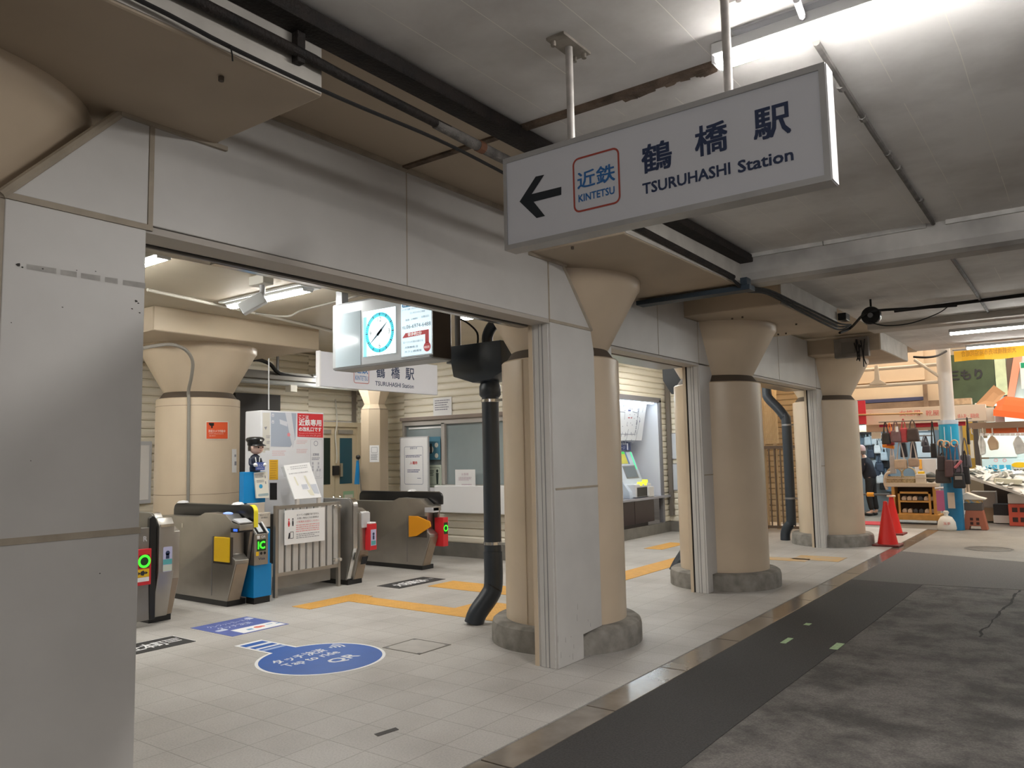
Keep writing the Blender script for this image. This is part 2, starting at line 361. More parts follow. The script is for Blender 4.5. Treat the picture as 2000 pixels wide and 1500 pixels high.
# ------------------------------------------------------------------ columns
def column(cx, cy, label, R=.515, half=1.12, seam=None, ring=True, slab=None, hx=None, edge=None):
    t = thing('round_column', (cx, cy, 0), label, 'column', 'round beige columns under the viaduct')
    if ring:
        q = MB().lathe([(0, .19), (R*1.17, .19), (R*1.225, .17), (R*1.245, .13), (R*1.245, 0), (0, 0)], (cx, cy, 0), 56); q.build('base_ring', CONC, t, auto=40)
    s = MB().lathe([(R, .0), (R, 2.36), (R-.012, 2.372), (R-.03, 2.375), (R-.06, 2.37)], (cx, cy, 0), 64)
    if seam is not None:
        s.box((cx+math.cos(seam)*R-.006, cy+math.sin(seam)*R-.006, .2), (cx+math.cos(seam)*R+.006, cy+math.sin(seam)*R+.006, 2.36))
    s.build('shaft', BEIGE, t, auto=40)
    MB().lathe([(R-.03, 2.368), (R*.83, 2.45), (R*.80, 2.46)], (cx, cy, 0), 56).build('neck', NECK, t, auto=40)
    MB().lathe([(R*.80, 2.44), (R*.84, 2.47), (R*1.36, 2.955), (R*1.405, 2.985), (R*1.41, 3.055)], (cx, cy, 0), 64).build('capital', BEIGE, t, auto=50)
    hx = hx or (-2.46-cx)
    sl = MB().box((cx-hx, cy-half, 3.05), (cx+hx, cy+half, 3.331), .012); sl.build('cap_slab', CAPM, t)
    MB().box((cx+hx-.002, cy-half+.012, 3.06), (cx+hx+.006, cy+half-.012, 3.331)).build('slab_face', edge or SLABW, t)
    return t
C1, C2, C3, C0 = (-3.735, 5.775), (-3.63, 9.12), (-3.60, 13.81), (-3.76, .93)
column(*C0, 'nearest round column, its flared capital filling the upper left corner')
column(*C1, 'round beige column behind the white pillar beside the dark downpipe', seam=-1.66)
column(*C2, 'second round beige column, right of the ticket machine opening')
column(*C3, 'farthest round beige column, beside the traffic cones', half=1.09)
for cap_, spots_ in ((C0, ((432, 150),)), (C1, ((1118, 482),)), (C2, ((1430, 621), (1450, 618), (1520, 652), (1535, 650), (1555, 632)))):
    t = [o for o in bpy.data.objects if o.name.startswith('round_column') and abs(o.location.y-cap_[1]) < .01][0]
    for (px, py) in spots_:
        c_ = at(px, py, 'z', 3.049); MB().tube([c_, c_-Z*.018], .011, 8).build('bolt', NECK, t)
CB = (-9.37, 5.76)
column(*CB, 'round column behind the ticket gates with the orange sticker', R=.515, half=1.18, ring=False, hx=.98, edge=mat('beige_slab_edge', (.58, .48, .35), .5, var=.06, scale=2))
t = [o for o in bpy.data.objects if o.get('label', '').startswith('round column behind the ticket')][0]
for z_ in (1.16, 2.27): MB().lathe([(.5165, 0), (.5165, .006)], (CB[0], CB[1], z_), 64).build('sheet_seam', mat('seam_brown', (.30, .22, .15), .6), t)

# ------------------------------------------------------------------ white panelled front
F1, F2 = -3.24, -3.52
def front(name, poly, x, d=.16, **k): return struct(MB().prism(poly, 'x', x-d, x, bev=.004).build(name, PANEL, origin=O0))
front('wall_front', [(1.18, 0), (1.73, 0), (1.73, 2.565), (1.18, 2.565)], F1, .2)
front('wall_front_corner', [(1.20, 2.59), (1.735, 2.59), (1.735, 3.045), (1.62, 3.045)], F1)
front('wall_front_lintel', [(1.755, 2.59), (4.875, 2.585), (4.875, 3.045), (4.64, 3.045), (4.64, 3.29), (2.07, 3.29), (2.07, 3.045), (1.755, 3.045)], F1)
front('wall_front_pillar', [(4.89, 0), (5.245, 0), (5.245, .18), (5.53, .195), (5.53, 2.40), (5.49, 2.565), (4.89, 2.565)], F1, .2)
front('wall_front_gusset', [(4.885, 2.585), (5.485, 2.585), (5.07, 3.045), (4.885, 3.045)], F1)
struct(MB().prism([(-6, 0), (.3, 0), (.3, 3.33), (-6, 3.33)], 'x', F1-.2, F1).build('wall_front_near', PANEL, origin=O0))
jn = MB()
jn.box((F1-.03, 1.735, 2.565), (F1+.004, 1.757, 3.05)); jn.box((F1-.03, 1.16, 2.565), (F1+.005, 1.757, 2.59)); jn.box((F1-.01, 1.18, 1.262), (F1+.004, 1.735, 1.288))
jn.tube([(F1-.005, 1.165, 2.575), (F1-.005, 1.615, 3.06)], .02, 8); jn.box((F1-.05, 1.15, 0), (F1-.004, 1.185, 2.575))
jn.box((F1-.02, 1.6, 3.035), (F1+.02, 2.11, 3.056))
struct(jn.build('trim_1', JOINT))
jn = MB()
jn.box((F1-.02, 3.342, 2.59), (F1+.0015, 3.35, 3.29)); jn.box((F1-.02, 2.06, 3.288), (F1+.012, 4.65, 3.32))
jn.box((F1-.02, 4.872, 2.585), (F1+.003, 4.888, 3.05)); jn.box((F1-.02, 4.885, 2.565), (F1+.003, 5.49, 2.588)); jn.box((F1-.01, 4.905, 1.294), (F1+.003, 5.53, 1.31))
jn.tube([(F1, 5.50, 2.57), (F1, 5.08, 3.05)], .014, 8); jn.box((F1-.02, 4.62, 3.03), (F1+.02, 5.12, 3.052))
struct(jn.build('trim_2', JOINT))
wf = [o for o in bpy.data.objects if o.name == 'wall_front'][0]
q = MB(); R = random.Random(14)
for (px, py, a_) in ((36, 517, .012), (44, 522, .006), (84, 525, .005), (266, 588, .010), (270, 592, .006), (258, 603, .006), (273, 611, .006), (150, 528, .004), (187, 530, .004), (122, 600, .004), (22, 630, .004), (195, 1120, .005), (60, 900, .003)):
    c_ = at(px, py, 'x', F1+.0012); q.face([c_+Y*(a_*math.cos(k*1.05)*R.uniform(.5, 1))+Z*(a_*.7*math.sin(k*1.05)*R.uniform(.5, 1)) for k in range(6)])
for i in range(14):
    c_ = at(R.uniform(1085, 1165), R.uniform(1180, 1290), 'x', F1+.0012); l_ = R.uniform(.01, .05); q.face([c_-Y*.0015, c_+Y*.0015, c_+Y*.001+Z*l_, c_-Y*.001+Z*l_])
q.build('paint_chips', mat('chip_dark', (.05, .045, .04), .8), wf)['kind'] = 'stuff'
q = MB()
for (a_, b_) in ((52, 110), (118, 150), (158, 196), (205, 230), (240, 284)): q.face([at(a_, 517+a_*.165, 'x', F1+.0008), at(b_, 517+b_*.165, 'x', F1+.0008), at(b_, 506+b_*.165, 'x', F1+.0008), at(a_, 507+a_*.165, 'x', F1+.0008)])
q.build('tape_residue', mat('residue', (.46, .445, .42), .7, var=.2, scale=20), wf)
# shutter guides and header of the wide opening
def guide(x, y, h, name, lab):
    t = thing(name, (x, y, 0), lab, 'shutter guide')
    MB().box((x-.205, y, 0), (x-.17, y+.05, h)).build('edge_strip', BEIGE, t)
    MB().box((x-.17, y+.012, 0), (x-.148, y+.05, h)).build('slot', BLACKM, t)
    q = MB().box((x-.148, y-.004, 0), (x-.02, y+.05, h), .003)
    q.build('guide_rail', PANEL, t)
    MB().box((x-.075, y-.006, 0), (x-.069, y-.003, h)).box((x-.105, y-.006, 0), (x-.102, y-.003, h)).build('rail_groove', GREY, t)
guide(F1, 4.885, 2.565, 'shutter_guide', 'white shutter guide rail with black slot on the nearest pillar')
t = thing('shutter_header', (-3.5, 3.3, 2.5), 'dull metal shutter header under the white lintel of the wide opening', 'shutter header')
MB().box((F1-.17, 1.73, 2.555), (F1-.005, 4.89, 2.585)).build('front_lip', mat('lip_paint', (.46, .42, .37), .5), t)
MB().box((F1-.205, 1.73, 2.56), (F1-.17, 4.89, 2.62)).build('slot', BLACKM, t)
MB().box((F1-.285, 1.73, 2.545), (F1-.205, 4.89, 2.80), .006).build('shutter_box', mat('header_metal', (.36, .33, .29), .28, metal=.55), t)
MB().box((F1-.26, 2.2, 2.541), (F1-.215, 4.7, 2.546)).build('bottom_bar', CHROME, t)
# the two further bays
def bay(y0, y1, col, g_y, lab, yj, n, gl=None):
    front('wall_front_lintel', [(y0, 2.565), (g_y, 2.565), (g_y, 3.045), (col[1]-1.12, 3.045), (col[1]-1.12, 3.29), (y0, 3.29)], F2, .12)
    front('wall_front_pillar', [(g_y, 0), (g_y+.14, 0), (g_y+.14, .19), (g_y+.42, .19), (g_y+.42, 2.3), (g_y+.40, 2.55), (g_y, 2.55)], F2, .14)
    front('wall_front_gusset', [(g_y+.004, 2.565), (g_y+.38, 2.565), (g_y+.10, 3.045), (g_y+.004, 3.045)], F2, .12)
    front('wall_front_pillar', [(y0-.35, .0), (y1, 0), (y1, 2.55), (y0-.35, 2.55)], F2, .14)
    q = MB().box((F2-.01, g_y+.02, 1.294), (F2+.003, g_y+.42, 1.308)).box((F2-.02, yj, 2.565), (F2+.002, yj+.009, 3.28)).box((F2-.02, g_y-.004, 2.56), (F2+.003, g_y+.004, 3.045)).tube([(F2, g_y+.39, 2.56), (F2, g_y+.11, 3.05)], .011, 6)
    struct(q.build('trim_%d' % n, JOINT))
    guide(F2, g_y-.002, 2.55, 'shutter_guide', lab)
    t = thing('shutter_header', (F2-.25, (y0+g_y)/2, 2.5), gl, 'shutter header')
    MB().box((F2-.17, y1, 2.535), (F2-.005, g_y, 2.56)).build('front_lip', mat('lip_paint', (.46, .42, .37)), t)
    MB().box((F2-.5, y1, 2.53), (F2-.2, g_y, 2.75), .006).build('shutter_box', mat('header_metal', (.36, .33, .29)), t)
bay(5.95, 6.33, C2, 8.345, 'white shutter guide rail with black slot left of the second column', 7.32, 3, 'metal shutter header above the ticket machine opening')
bay(9.4, 9.75, C3, 13.075, 'white shutter guide rail with black slot left of the farthest column', 11.2, 4, 'metal shutter header above the farthest opening')

# ------------------------------------------------------------------ hall walls in ribbed cream siding
def ribs(z0, z1, out, base, pitch=.114, d=.024):
    """profile points (depth, z) of the siding, bottom to top"""
    p = [(base-out*.05, z0)]; z = z0
    while z < z1-1e-6:
        e = min(z+pitch, z1)
        p += [(base, z), (base+out*d*.75, z+(e-z)*.06), (base+out*d, z+(e-z)*.25), (base+out*d, z+(e-z)*.72), (base+out*d*.3, z+(e-z)*.93), (base-out*.008, z+(e-z)*.96)]; z = e
    return p + [(base-out*.05, z1)]
def siding_x(mb, x, y0, y1, z0, z1, out=1): return mb.prism(ribs(z0, z1, out, x), 'y', y0, y1)      # faces +x
def siding_y(mb, y, x0, x1, z0, z1, out=-1): return mb.prism([(d, z) for d, z in ribs(z0, z1, out, y)], 'x', x0, x1)
WX, OY, MX, SY = -10.4, 9.52, -6.92, 14.62
w = MB()
siding_y(w, OY, -9.29, MX, 2.2, 3.33); siding_y(w, OY, WX, -9.29, .22, 3.33); siding_y(w, OY, -9.29, MX, .22, .70); siding_y(w, OY, -7.0, MX, .7, 2.2)
struct(w.build('wall_office', SIDING, origin=O0))
struct(MB().box((WX, OY+.05, 0), (MX-.05, OY+.1, .7)).box((-9.29, OY+.9, 0), (MX, OY+1, 3.33)).build('wall_office_inner', mat('office_inside', (.36, .37, .36), .7), origin=O0))
w = MB(); siding_x(w, WX, -6, 8.36, .1, 3.33); siding_x(w, WX, 8.36, 9.44, 2.22, 3.33); siding_x(w, WX, 9.44, OY, .1, 3.33)
struct(w.build('wall_back', SIDING, origin=O0))
w = MB(); siding_x(w, MX, OY, SY, 2.62, 3.33); siding_x(w, MX, OY, 10.9, .2, 2.62); siding_x(w, MX, 14.3, SY, .2, 2.62)
struct(w.build('wall_machines', SIDING, origin=O0))
w = MB(); siding_y(w, SY, MX-.02, -5.5, .2, 3.33); struct(w.build('wall_side', SIDING, origin=O0))
w = MB(); siding_y(w, 16.3, -5.5, -4.1, .1, 3.33); struct(w.build('wall_end', mat('tan_siding', (.58, .46, .30), .6), origin=O0))
struct(MB().box((-5.52, SY, 0), (-5.46, 16.3, 3.33)).build('wall_side_return', mat('tan_siding', (.58, .46, .30)), origin=O0))
struct(MB().box((-13, -6.1, 0), (-2.66, -6, 3.33)).build('wall_near', SIDING, origin=O0))
BASE = mat('grey_mortar_base', (.20, .19, .17), .8, var=.2, scale=5)
struct(MB().box((-9.3, OY-.03, 0), (MX+.04, OY+.02, .22)).box((WX, OY-.01, 0), (-9.3, OY+.02, .22)).build('baseboard_office', BASE, origin=O0))
struct(MB().box((MX, OY, 0), (MX+.045, SY-.05, .2)).box((MX-.02, SY-.05, 0), (-5.5, SY, .2)).build('baseboard_machines', BASE, origin=O0))
# ------------------------------------------------------------------ lamps
HOUSE = mat('lamp_housing_white', (.72, .72, .71), .4)
def lamp(x0, x1, y, z, label, tube=TUBEM, w=.085, h=.075, group=None, wide=0):
    t = thing('tube_lamp', ((x0+x1)/2, y, z), label, 'ceiling lamp', group)
    MB().box((x0-.01, y-w*.66, z+h*.42), (x1+.01, y+w*.66, z+h), .004).build('housing', HOUSE, t)
    MB().prism([(y-w/2, z+h*.43), (y-w/2, z+h*.36), (y-w*.38, z+h*.12), (y-w*.16, z), (y+w*.16, z), (y+w*.38, z+h*.12), (y+w/2, z+h*.36), (y+w/2, z+h*.43)], 'x', x0, x1).build('diffuser', tube, t)
    for a_, b_ in ((x0-.018, x0), (x1, x1+.018)): MB().box((a_, y-w/2, z+.006), (b_, y+w/2, z+h*.9), .003).build('end_cap', WHITE, t)
    if wide: MB().box((x0-.05, y-wide/2, z+h*.7), (x1+.05, y+wide/2, z+h), .004).build('reflector', HOUSE, t)
    return t
lamp(-1.20, .10, 3.22, 3.24, 'long lit tube lamp on the ceiling above the big hanging station sign', w=.11, h=.085)
lamp(.28, 1.58, 3.22, 3.24, 'unseen lit tube lamp added beyond the right edge, next to the long one', w=.11, h=.085)  # not in view; added to brighten the ceiling at the right
lamp(-1.20, .10, -2.5, 3.24, 'unseen lit tube lamp added on the street ceiling, nearest the white front', TUBED, w=.11, h=.085)  # out of view behind the camera; added to light the sign front
lamp(.28, 1.58, -2.5, 3.24, 'unseen lit tube lamp added on the street ceiling, at the right', TUBED, w=.11, h=.085)  # its unseen neighbour, added for the same light from behind
lamp(-1.46, 1.0, 12.2, 3.10, 'nearer of the two lit far tube lamps at the right', TUBEF)
lamp(-1.60, 1.0, 15.3, 3.22, 'farther of the two lit tube lamps, above the yellow banner', TUBEF)
lamp(-7.62, -6.32, 5.07, 3.262, 'lit lamp on the hall ceiling behind the white security camera', TUBEH, .12, .07, wide=.28)
lamp(-7.5, -6.18, 3.45, 3.262, 'lit hall lamp peeping past the left pillar', TUBEH, .12, .07)
lamp(-6.2, -4.9, 7.4, 3.262, 'unseen lit hall lamp added for light, hidden behind the clock display', TUBEH, .12, .07)  # out of sight; put in because the hall needs its light
lamp(-6.3, -5.0, 10.2, 3.262, 'unseen lit hall lamp added for light before the ticket machines', TUBEH, .12, .07)  # added light for the second opening, the lamp itself unseen
lamp(-6.3, -5.0, 12.8, 3.262, 'unseen lit hall lamp added for light farther along the ticket machine wall', TUBEH, .12, .07)  # unseen as well; adds light along the machine wall
lamp(-5.1, -4.0, 14.9, 3.25, 'warm lit lamp behind the farthest opening', mat('lit_warm_tube', (1, .72, .42), .4, emit=22), .12, .07)
lamp(-9.9, -8.9, 8.15, 2.86, 'small lit lamp seen right of the round column behind the gates', TUBEH, .12, .07)
lamp(-9.6, -8.4, 3.2, 3.262, 'unseen lit hall lamp added for light behind the left pillar', TUBEH, .12, .07)  # added out of view to light the left part of the hall
t = [o for o in bpy.data.objects if o.get('label', '').startswith('long lit tube')][0]
MB().box((-1.1, 3.10, 3.322), (0, 3.16, 3.331)).tube([(-.80, 3.0, 3.30), (-.82, 3.16, 3.30)], .014, 8).build('bracket', GREYW, t)

# ------------------------------------------------------------------ big hanging sign
SYF = 2.72
t = thing('hanging_sign', (-1.34, 2.765, 2.465), 'big white hanging sign with black arrow and station name in front of the ceiling', 'station sign')
SIGNF = mat('sign_aluminium', (.50, .50, .50), .4, metal=.3, var=.12, scale=6)
x0, x1, z0, z1 = -2.035, -.645, 2.463, 2.882
fr = MB(); e = .022
fr.box((x0, SYF, z0), (x1, SYF+.085, z0+e)).box((x0, SYF, z1-e), (x1, SYF+.085, z1)).box((x0, SYF, z0+e), (x0+e*.7, SYF+.085, z1-e)).box((x1-e, SYF, z0+e), (x1, SYF+.085, z1-e))
fr.build('frame', SIGNF, t)
MB().box((x0+.006, SYF+.008, z0+.01), (x1-.006, SYF+.078, z1-.01)).build('panel', mat('sign_white', (.72, .74, .80), .45), t)
MB().box((x1, SYF+.004, z0+.004), (x1+.004, SYF+.085, z1-.004)).build('end_plate', WHITE, t)
yf = SYF+.0065
P2 = lambda zx, zy: at(600+zx*.35, zy*.35, 'y', yf)
MB().face([P2(1185,1125), P2(1275,985), P2(1323,975), P2(1253,1083), P2(1418,1042), P2(1418,1087), P2(1264,1126), P2(1327,1205), P2(1280,1217)]).build('arrow', mat('arrow_black', (.016, .022, .03), .5), t)
def put(mb, txt, l, tp, r, b, ax, v, bold=0, ry=X):
    c, w, h = rect_px(l, tp, r, b, ax, v); return mb.text(txt, c, w, h, ry, Z, bold)
k = MB(); c, w, h = rect_px(1118, 298, 1210, 407, 'y', yf); k.rrect(c, w, h, .03, line=.008); k.build('logo_border', LOGOR, t)
k = MB(); put(k, '近', 1127, 333, 1162, 366, 'y', yf, .014); put(k, '鉄', 1164, 322, 1201, 357, 'y', yf, .014); put(k, 'KINTETSU', 1129, 372, 1200, 387, 'y', yf, .02); k.build('logo_lettering', LOGOB, t)
k = MB(); put(k, '鶴', 1252, 277, 1312, 334, 'y', yf, .018); put(k, '橋', 1356, 240, 1421, 301, 'y', yf, .018); put(k, '駅', 1470, 206, 1544, 269, 'y', yf, .018)
put(k, 'TSURUHASHI', 1251, 338, 1424, 361, 'y', yf, .022); put(k, 'Station', 1439, 301, 1549, 326, 'y', yf, .022)
k.build('lettering', NAVY, t)
RODM = mat('worn_white_rod', (.52, .49, .46), .45, var=.3, scale=14)
for rx, yy in ((-1.705, 2.775), (-1.005, 2.775)):
    q = MB().tube([(rx, yy, 2.875), (rx, yy, 3.325)], .0165, 14).build('hanger_rod', RODM, t, auto=60)
    pl = MB().box((rx-.045, yy-.11, 3.318), (rx+.045, yy+.11, 3.33))
    for dx, dy in ((-.025, -.085), (.025, .085), (-.025, .085)): pl.lathe([(0, -.022), (.011, -.022), (.011, 0)], (rx+dx, yy+dy, 3.318), 8)
    pl.build('mounting_plate', mat('rusty_plate', (.30, .27, .23), .6, var=.5, scale=12), t)

# ------------------------------------------------------------------ pipes and cables along the caps
t = thing('cable_rail', (-2.39, 3, 3.25), 'upper black rusty rail running along the caps behind the hanging sign', 'pipe')
MB().prism([(-2.452, 3.255), (-2.34, 3.255), (-2.335, 3.262), (-2.335, 3.318), (-2.452, 3.322)], 'y', -3, 6.855).build('rail', RUST, t)
MB().box((-2.452, 1.885, 3.13), (-2.415, 1.925, 3.262), .003).build('hanger', RUST, t)
t = thing('cable_pipe', (-2.42, 3, 3.12), 'lower black dusty pipe running along the caps, with grey lagging', 'pipe')
pts = [(-2.42, -3, 3.175), (-2.42, 1.5, 3.17), (-2.42, 2.1, 3.16), (-2.42, 3.3, 3.145), (-2.425, 4.6, 3.12), (-2.43, 6.6, 3.085)]
MB().tube(pts, .022, 12, smooth=3).build('pipe', RUST, t, auto=60)
MB().tube([(-2.42, 2.70, 3.148), (-2.42, 3.05, 3.142), (-2.422, 3.4, 3.138), (-2.424, 3.95, 3.128)], [.024, .028, .027, .024], 12).build('lagging', mat('dusty_lagging', (.22, .205, .19), .9, var=.6, scale=16, bump=.6), t, auto=60)
MB().tube([(-2.42, 3.02, 3.143), (-2.42, 3.065, 3.142)], .031, 12).build('pipe_clip', mat('rust_clip', (.20, .09, .05), .8), t)
c = MB().tube([(-2.43, -3, 3.10), (-2.425, .8, 3.085), (-2.415, 1.6, 3.055), (-2.41, 2.1, 3.05), (-2.405, 2.7, 3.065), (-2.41, 3.2, 3.055), (-2.40, 3.75, 3.02), (-2.42, 4.4, 3.05)], .0085, 6, smooth=5)
c.tube([(-2.405, 1.58, 3.055), (-2.40, 1.585, 3.02), (-2.405, 1.59, 3.0)], .003, 5)
tag(c.build('loose_cable', BLACKM), 'thin black cable sagging under the lower pipe at the cap edge', 'cable')
# clutter of cables beyond the beam
cy = -2.42
def zpt(px, py, x=cy): return at(px, py, 'x', x)
R = random.Random(8)
for i, (dz, lab) in enumerate(((0, 'black cable of the bundle across the second cap, uppermost'), (6, 'black cable of the bundle across the second cap, middle'), (12, 'black cable of the bundle across the second cap, lowest'))):
    pts = [zpt(1420+i*4, 535+dz*.6), zpt(1455, 562+dz*.5), zpt(1500, 566+dz*.7), zpt(1560, 594+dz), zpt(1610, 618+dz*1.2), zpt(1640, 632+dz), zpt(1662, 634+dz*.2)]
    tag(MB().tube(pts, .011, 6, smooth=5).build('cable', BLACKM), lab, 'cable')
jb = at(1648, 620, 'x', -2.40)
tag(MB().obox(jb, Vector((.05, 0, 0)), Vector((0, .10, 0)), Vector((0, 0, .045)), .008).build('junction_box', BLACK), 'small black junction box on the second cap where the cables meet', 'box')
sp = at(1702, 617, 'y', 9.9)
t = thing('cable_reel', sp, 'round black cable reel hanging under the far ceiling', 'reel')
MB().tube([sp-Y*.05, sp-Y*.03, sp+Y*.03, sp+Y*.05], [.105, .11, .11, .105], 24).build('drum', BLACK, t, auto=50)
MB().tube([sp-Y*.07, sp-Y*.05], .03, 12).build('hub', GREY, t)
MB().tube([sp, sp+Vector((0, 0, .2))], .012, 8).build('hook', BLACKM, t)
pts = [at(1640, 650, 'x', -2.41), at(1662, 640, 'x', -2.35), at(1690, 612, 'y', 9.75), at(1720, 606, 'y', 9.9), at(1790, 602, 'y', 10.3), at(1868, 597, 'y', 10.65)]
tag(MB().tube(pts, .016, 7, smooth=6).build('cable', BLACKM), 'thick black cable rising from the junction box to the far ceiling pipe', 'cable')
pts = [at(1695, 628, 'y', 9.75), at(1730, 636, 'y', 9.9), at(1780, 631, 'y', 10.2), at(1830, 613, 'y', 10.5), at(1850, 600, 'y', 10.65)]
tag(MB().tube(pts, .007, 6, smooth=6).build('cable', BLACKM), 'thin cable drooping between reel and far ceiling pipe', 'cable')
# box of wiring on the near side of the third cap
yb = C3[1]-1.09-.06
c, w, h = rect_px(1630, 660, 1697, 698, 'y', yb)
t = thing('meter_box', c-Z*h/2, 'grey wiring box with loose black cables on the third cap', 'electrical box')
MB().box((c.x-w/2, yb-.05, c.z-h/2), (c.x+w/2, yb+.06, c.z+h/2), .006).build('case', mat('grimy_grey_box', (.25, .225, .20), .6, var=.3, scale=7), t)
MB().box((c.x-w*.28, yb-.062, c.z-h*.3), (c.x+w*.12, yb-.05, c.z+h*.28)).build('cover', mat('grimy_grey_cover', (.17, .155, .14), .6), t)
q = MB(); R = random.Random(5)
for i in range(7):
    a = R.uniform(.1, .42); q.tube([(c.x+w*a, yb-.07, c.z+R.uniform(0, h*.4)), (c.x+w*(a+R.uniform(-.1, .1)), yb-.10, c.z-h*R.uniform(.1, .5)), (c.x+w*(a+R.uniform(-.1, .1)), yb-.07, c.z-h*R.uniform(.6, 1.1))], .009, 6, smooth=4)
q.build('wires', BLACKM, t)
# blue channel below the first cap, its sprinkler screws
t = thing('steel_channel', (-2.9, 6.8, 2.95), 'dark blue steel channel hanging below the cap right of the nearest column', 'channel')
ch = MB().box((-3.45, 6.72, 2.985), (-2.33, 6.86, 3.03), .004)
ch.build('channel', NAVYSTEEL, t)
MB().box((-2.42, 6.74, 3.03), (-2.36, 6.84, 3.10)).build('bracket', NAVYSTEEL, t)
# ------------------------------------------------------------------ hall: clock display and second sign
cyf = 5.42
c0, c1_ = at(648, 725, 'y', cyf), at(843, 701, 'y', cyf)
x0, x1, z0, z1 = c0.x, c1_.x, 2.485, 3.19
dp = .30
t = thing('clock_display', ((x0+x1)/2, cyf+dp/2, z0), 'lit hanging clock display box with notice screen in the hall', 'clock display')
CASE = mat('silver_case', (.36, .38, .40), .35, metal=.2)
xm = at(774, 660, 'y', cyf).x; xl = at(705, 660, 'y', cyf).x
MB().box((x0, cyf, z0), (x1, cyf+dp, z1), .025).build('case', CASE, t)
MB().box((x1-.03, cyf+.02, z0+.02), (x1+.006, cyf+dp-.02, z1-.02), .008).build('end_panel', mat('dark_brown_side', (.06, .05, .045), .5), t)
for a_ in (x0+.03, x1-.3): MB().box((a_, cyf+.03, z1), (a_+.09, cyf+.12, 3.33)).build('hanger', CASE, t)
SCR = mat('pale_glass_screen', (.42, .50, .55), .1)
f = cyf-.004
c, w, h = rect_px(655, 606, 704, 716, 'y', f); MB().box((c.x-w/2, f, c.z-.29), (c.x+w/2, f+.01, c.z+.27)).build('blank_screen', SCR, t)
LITW = mat('lit_clock_white', (.88, 1, 1), .3, emit=1.25); LITP = mat('lit_notice', (.72, .90, 1), .3, emit=.75)
CY = mat('lit_cyan_ring', (.02, .78, .95), .4, emit=.55); SL = mat('lit_pale_cyan', (.25, .75, .95), .3, emit=.6)
cc, w, h = rect_px(709, 604, 772, 693, 'y', f)
ck = MB().box((cc.x-w/2, f-.004, cc.z-h/2), (cc.x+w/2, f+.008, cc.z+h/2)).build('clock_face', LITW, t)
yf2 = f-.0055
rx = w*.44; RX, RZ = X*1.0, Z*1.0
q = MB().disc((cc.x+.012, yf2, cc.z-.005), rx*1.0, seg=60, r0=rx*.80); q.build('hour_ring', CY, ck)
q = MB()
for i in range(60):
    a = math.radians(90-6*i); L_ = .14 if i % 5 == 0 else .11; ww = .006 if i % 5 == 0 else .0022
    d = X*math.cos(a)+Z*math.sin(a); n = X*-math.sin(a)+Z*math.cos(a); p = Vector((cc.x+.012, yf2-.0008, cc.z-.005))
    q.face([p+d*rx*(.99-L_)-n*ww, p+d*rx*.99-n*ww, p+d*rx*.99+n*ww, p+d*rx*(.99-L_)+n*ww])
q.build('minute_marks', mat('mark_teal', (.0, .12, .22), .5), ck)
q = MB(); pc = Vector((cc.x+.012, yf2-.001, cc.z-.005))
for s, dx, dz in (('12', 0, .66), ('3', .66, 0), ('6', 0, -.66), ('9', -.66, 0)): q.text(s, pc+X*rx*dx+Z*rx*dz, h=rx*.24)
q.build('numerals', mat('numeral_grey', (.10, .13, .15), .6), ck)
q = MB()
for ang, ln, wd in ((232, .92, .012), (49, .72, .014)):
    a = math.radians(90-ang); d = X*math.cos(a)+Z*math.sin(a); n = X*-math.sin(a)+Z*math.cos(a); p = pc-Y*.003
    q.face([p-d*rx*.2-n*wd*1.2, p+d*rx*.15-n*wd*.9, p+d*rx*ln-n*.002, p+d*rx*ln+n*.002, p+d*rx*.15+n*wd*.9, p-d*rx*.2+n*wd*1.2])
q.build('hands', mat('hand_slate', (.05, .14, .22), .5), ck)
MB().rect((cc.x-w/2+.03, yf2, cc.z-.03), .05, h*.88).build('side_stripe', SL, ck)
# notice screen on the right of the clock
cc, w, h = rect_px(784, 604, 843, 704, 'y', f)
cc.z = (z0+z1)/2+.0; h = .60
MB().box((cc.x-w/2-.012, f-.004, cc.z-h/2-.012), (cc.x+w/2+.012, f+.006, cc.z+h/2+.012)).build('notice_frame', mat('grey_bezel', (.30, .32, .34), .3, metal=.4), t)
nt = MB().box((cc.x-w/2, f-.006, cc.z-h/2), (cc.x+w/2, f, cc.z+h/2)).build('notice_screen', LITP, t)
yn = f-.0075; P = lambda u, v: Vector((cc.x+(u-.5)*w, yn, cc.z+(v-.5)*h))
q = MB().rrect(P(.5, .83), w*.92, h*.062, .016); q.build('blue_bar', mat('bar_blue', (.02, .32, .62), .5), nt)
q = MB().text('診療・相談システム 導入しています', P(.5, .83)-Y*.001, w*.84, h*.036); q.text('徒歩約2分', P(.46, .345)-Y*.002, w*.46, h*.06, bold=.02); q.text('眼医院', P(.86, .105)-Y*.002, w*.17, h*.04)
q.build('white_lettering', mat('lit_white_text', (1, 1, 1), .5, emit=.5), nt)
q = MB().face([P(.04, .30), P(.16, .385), P(.16, .375), P(.92, .385), P(.92, .17), P(.80, .17), P(.80, .315), P(.16, .30)]).disc(P(.86, .11), w*.115, seg=28)
q.build('red_arrow', mat('arrow_red', (.70, .05, .06), .5, emit=.12), nt)
q = MB().text('06-6974-6488', P(.58, .475), w*.80, h*.062).text('TEL', P(.10, .465), w*.13, h*.04).text('近視・遠視に悩む方へ', P(.42, .92), w*.8, h*.035).text('レーザー治療・オルソケラトロジー近視治療', P(.5, .76), w*.9, h*.03).text('コンタクトのご相談', P(.55, .69), w*.5, h*.03)
q.text('院長', P(.22, .585), w*.13, h*.03).text('上海眼科', P(.45, .59), w*.22, h*.028).text('北側出口', P(.80, .60), w*.24, h*.035)
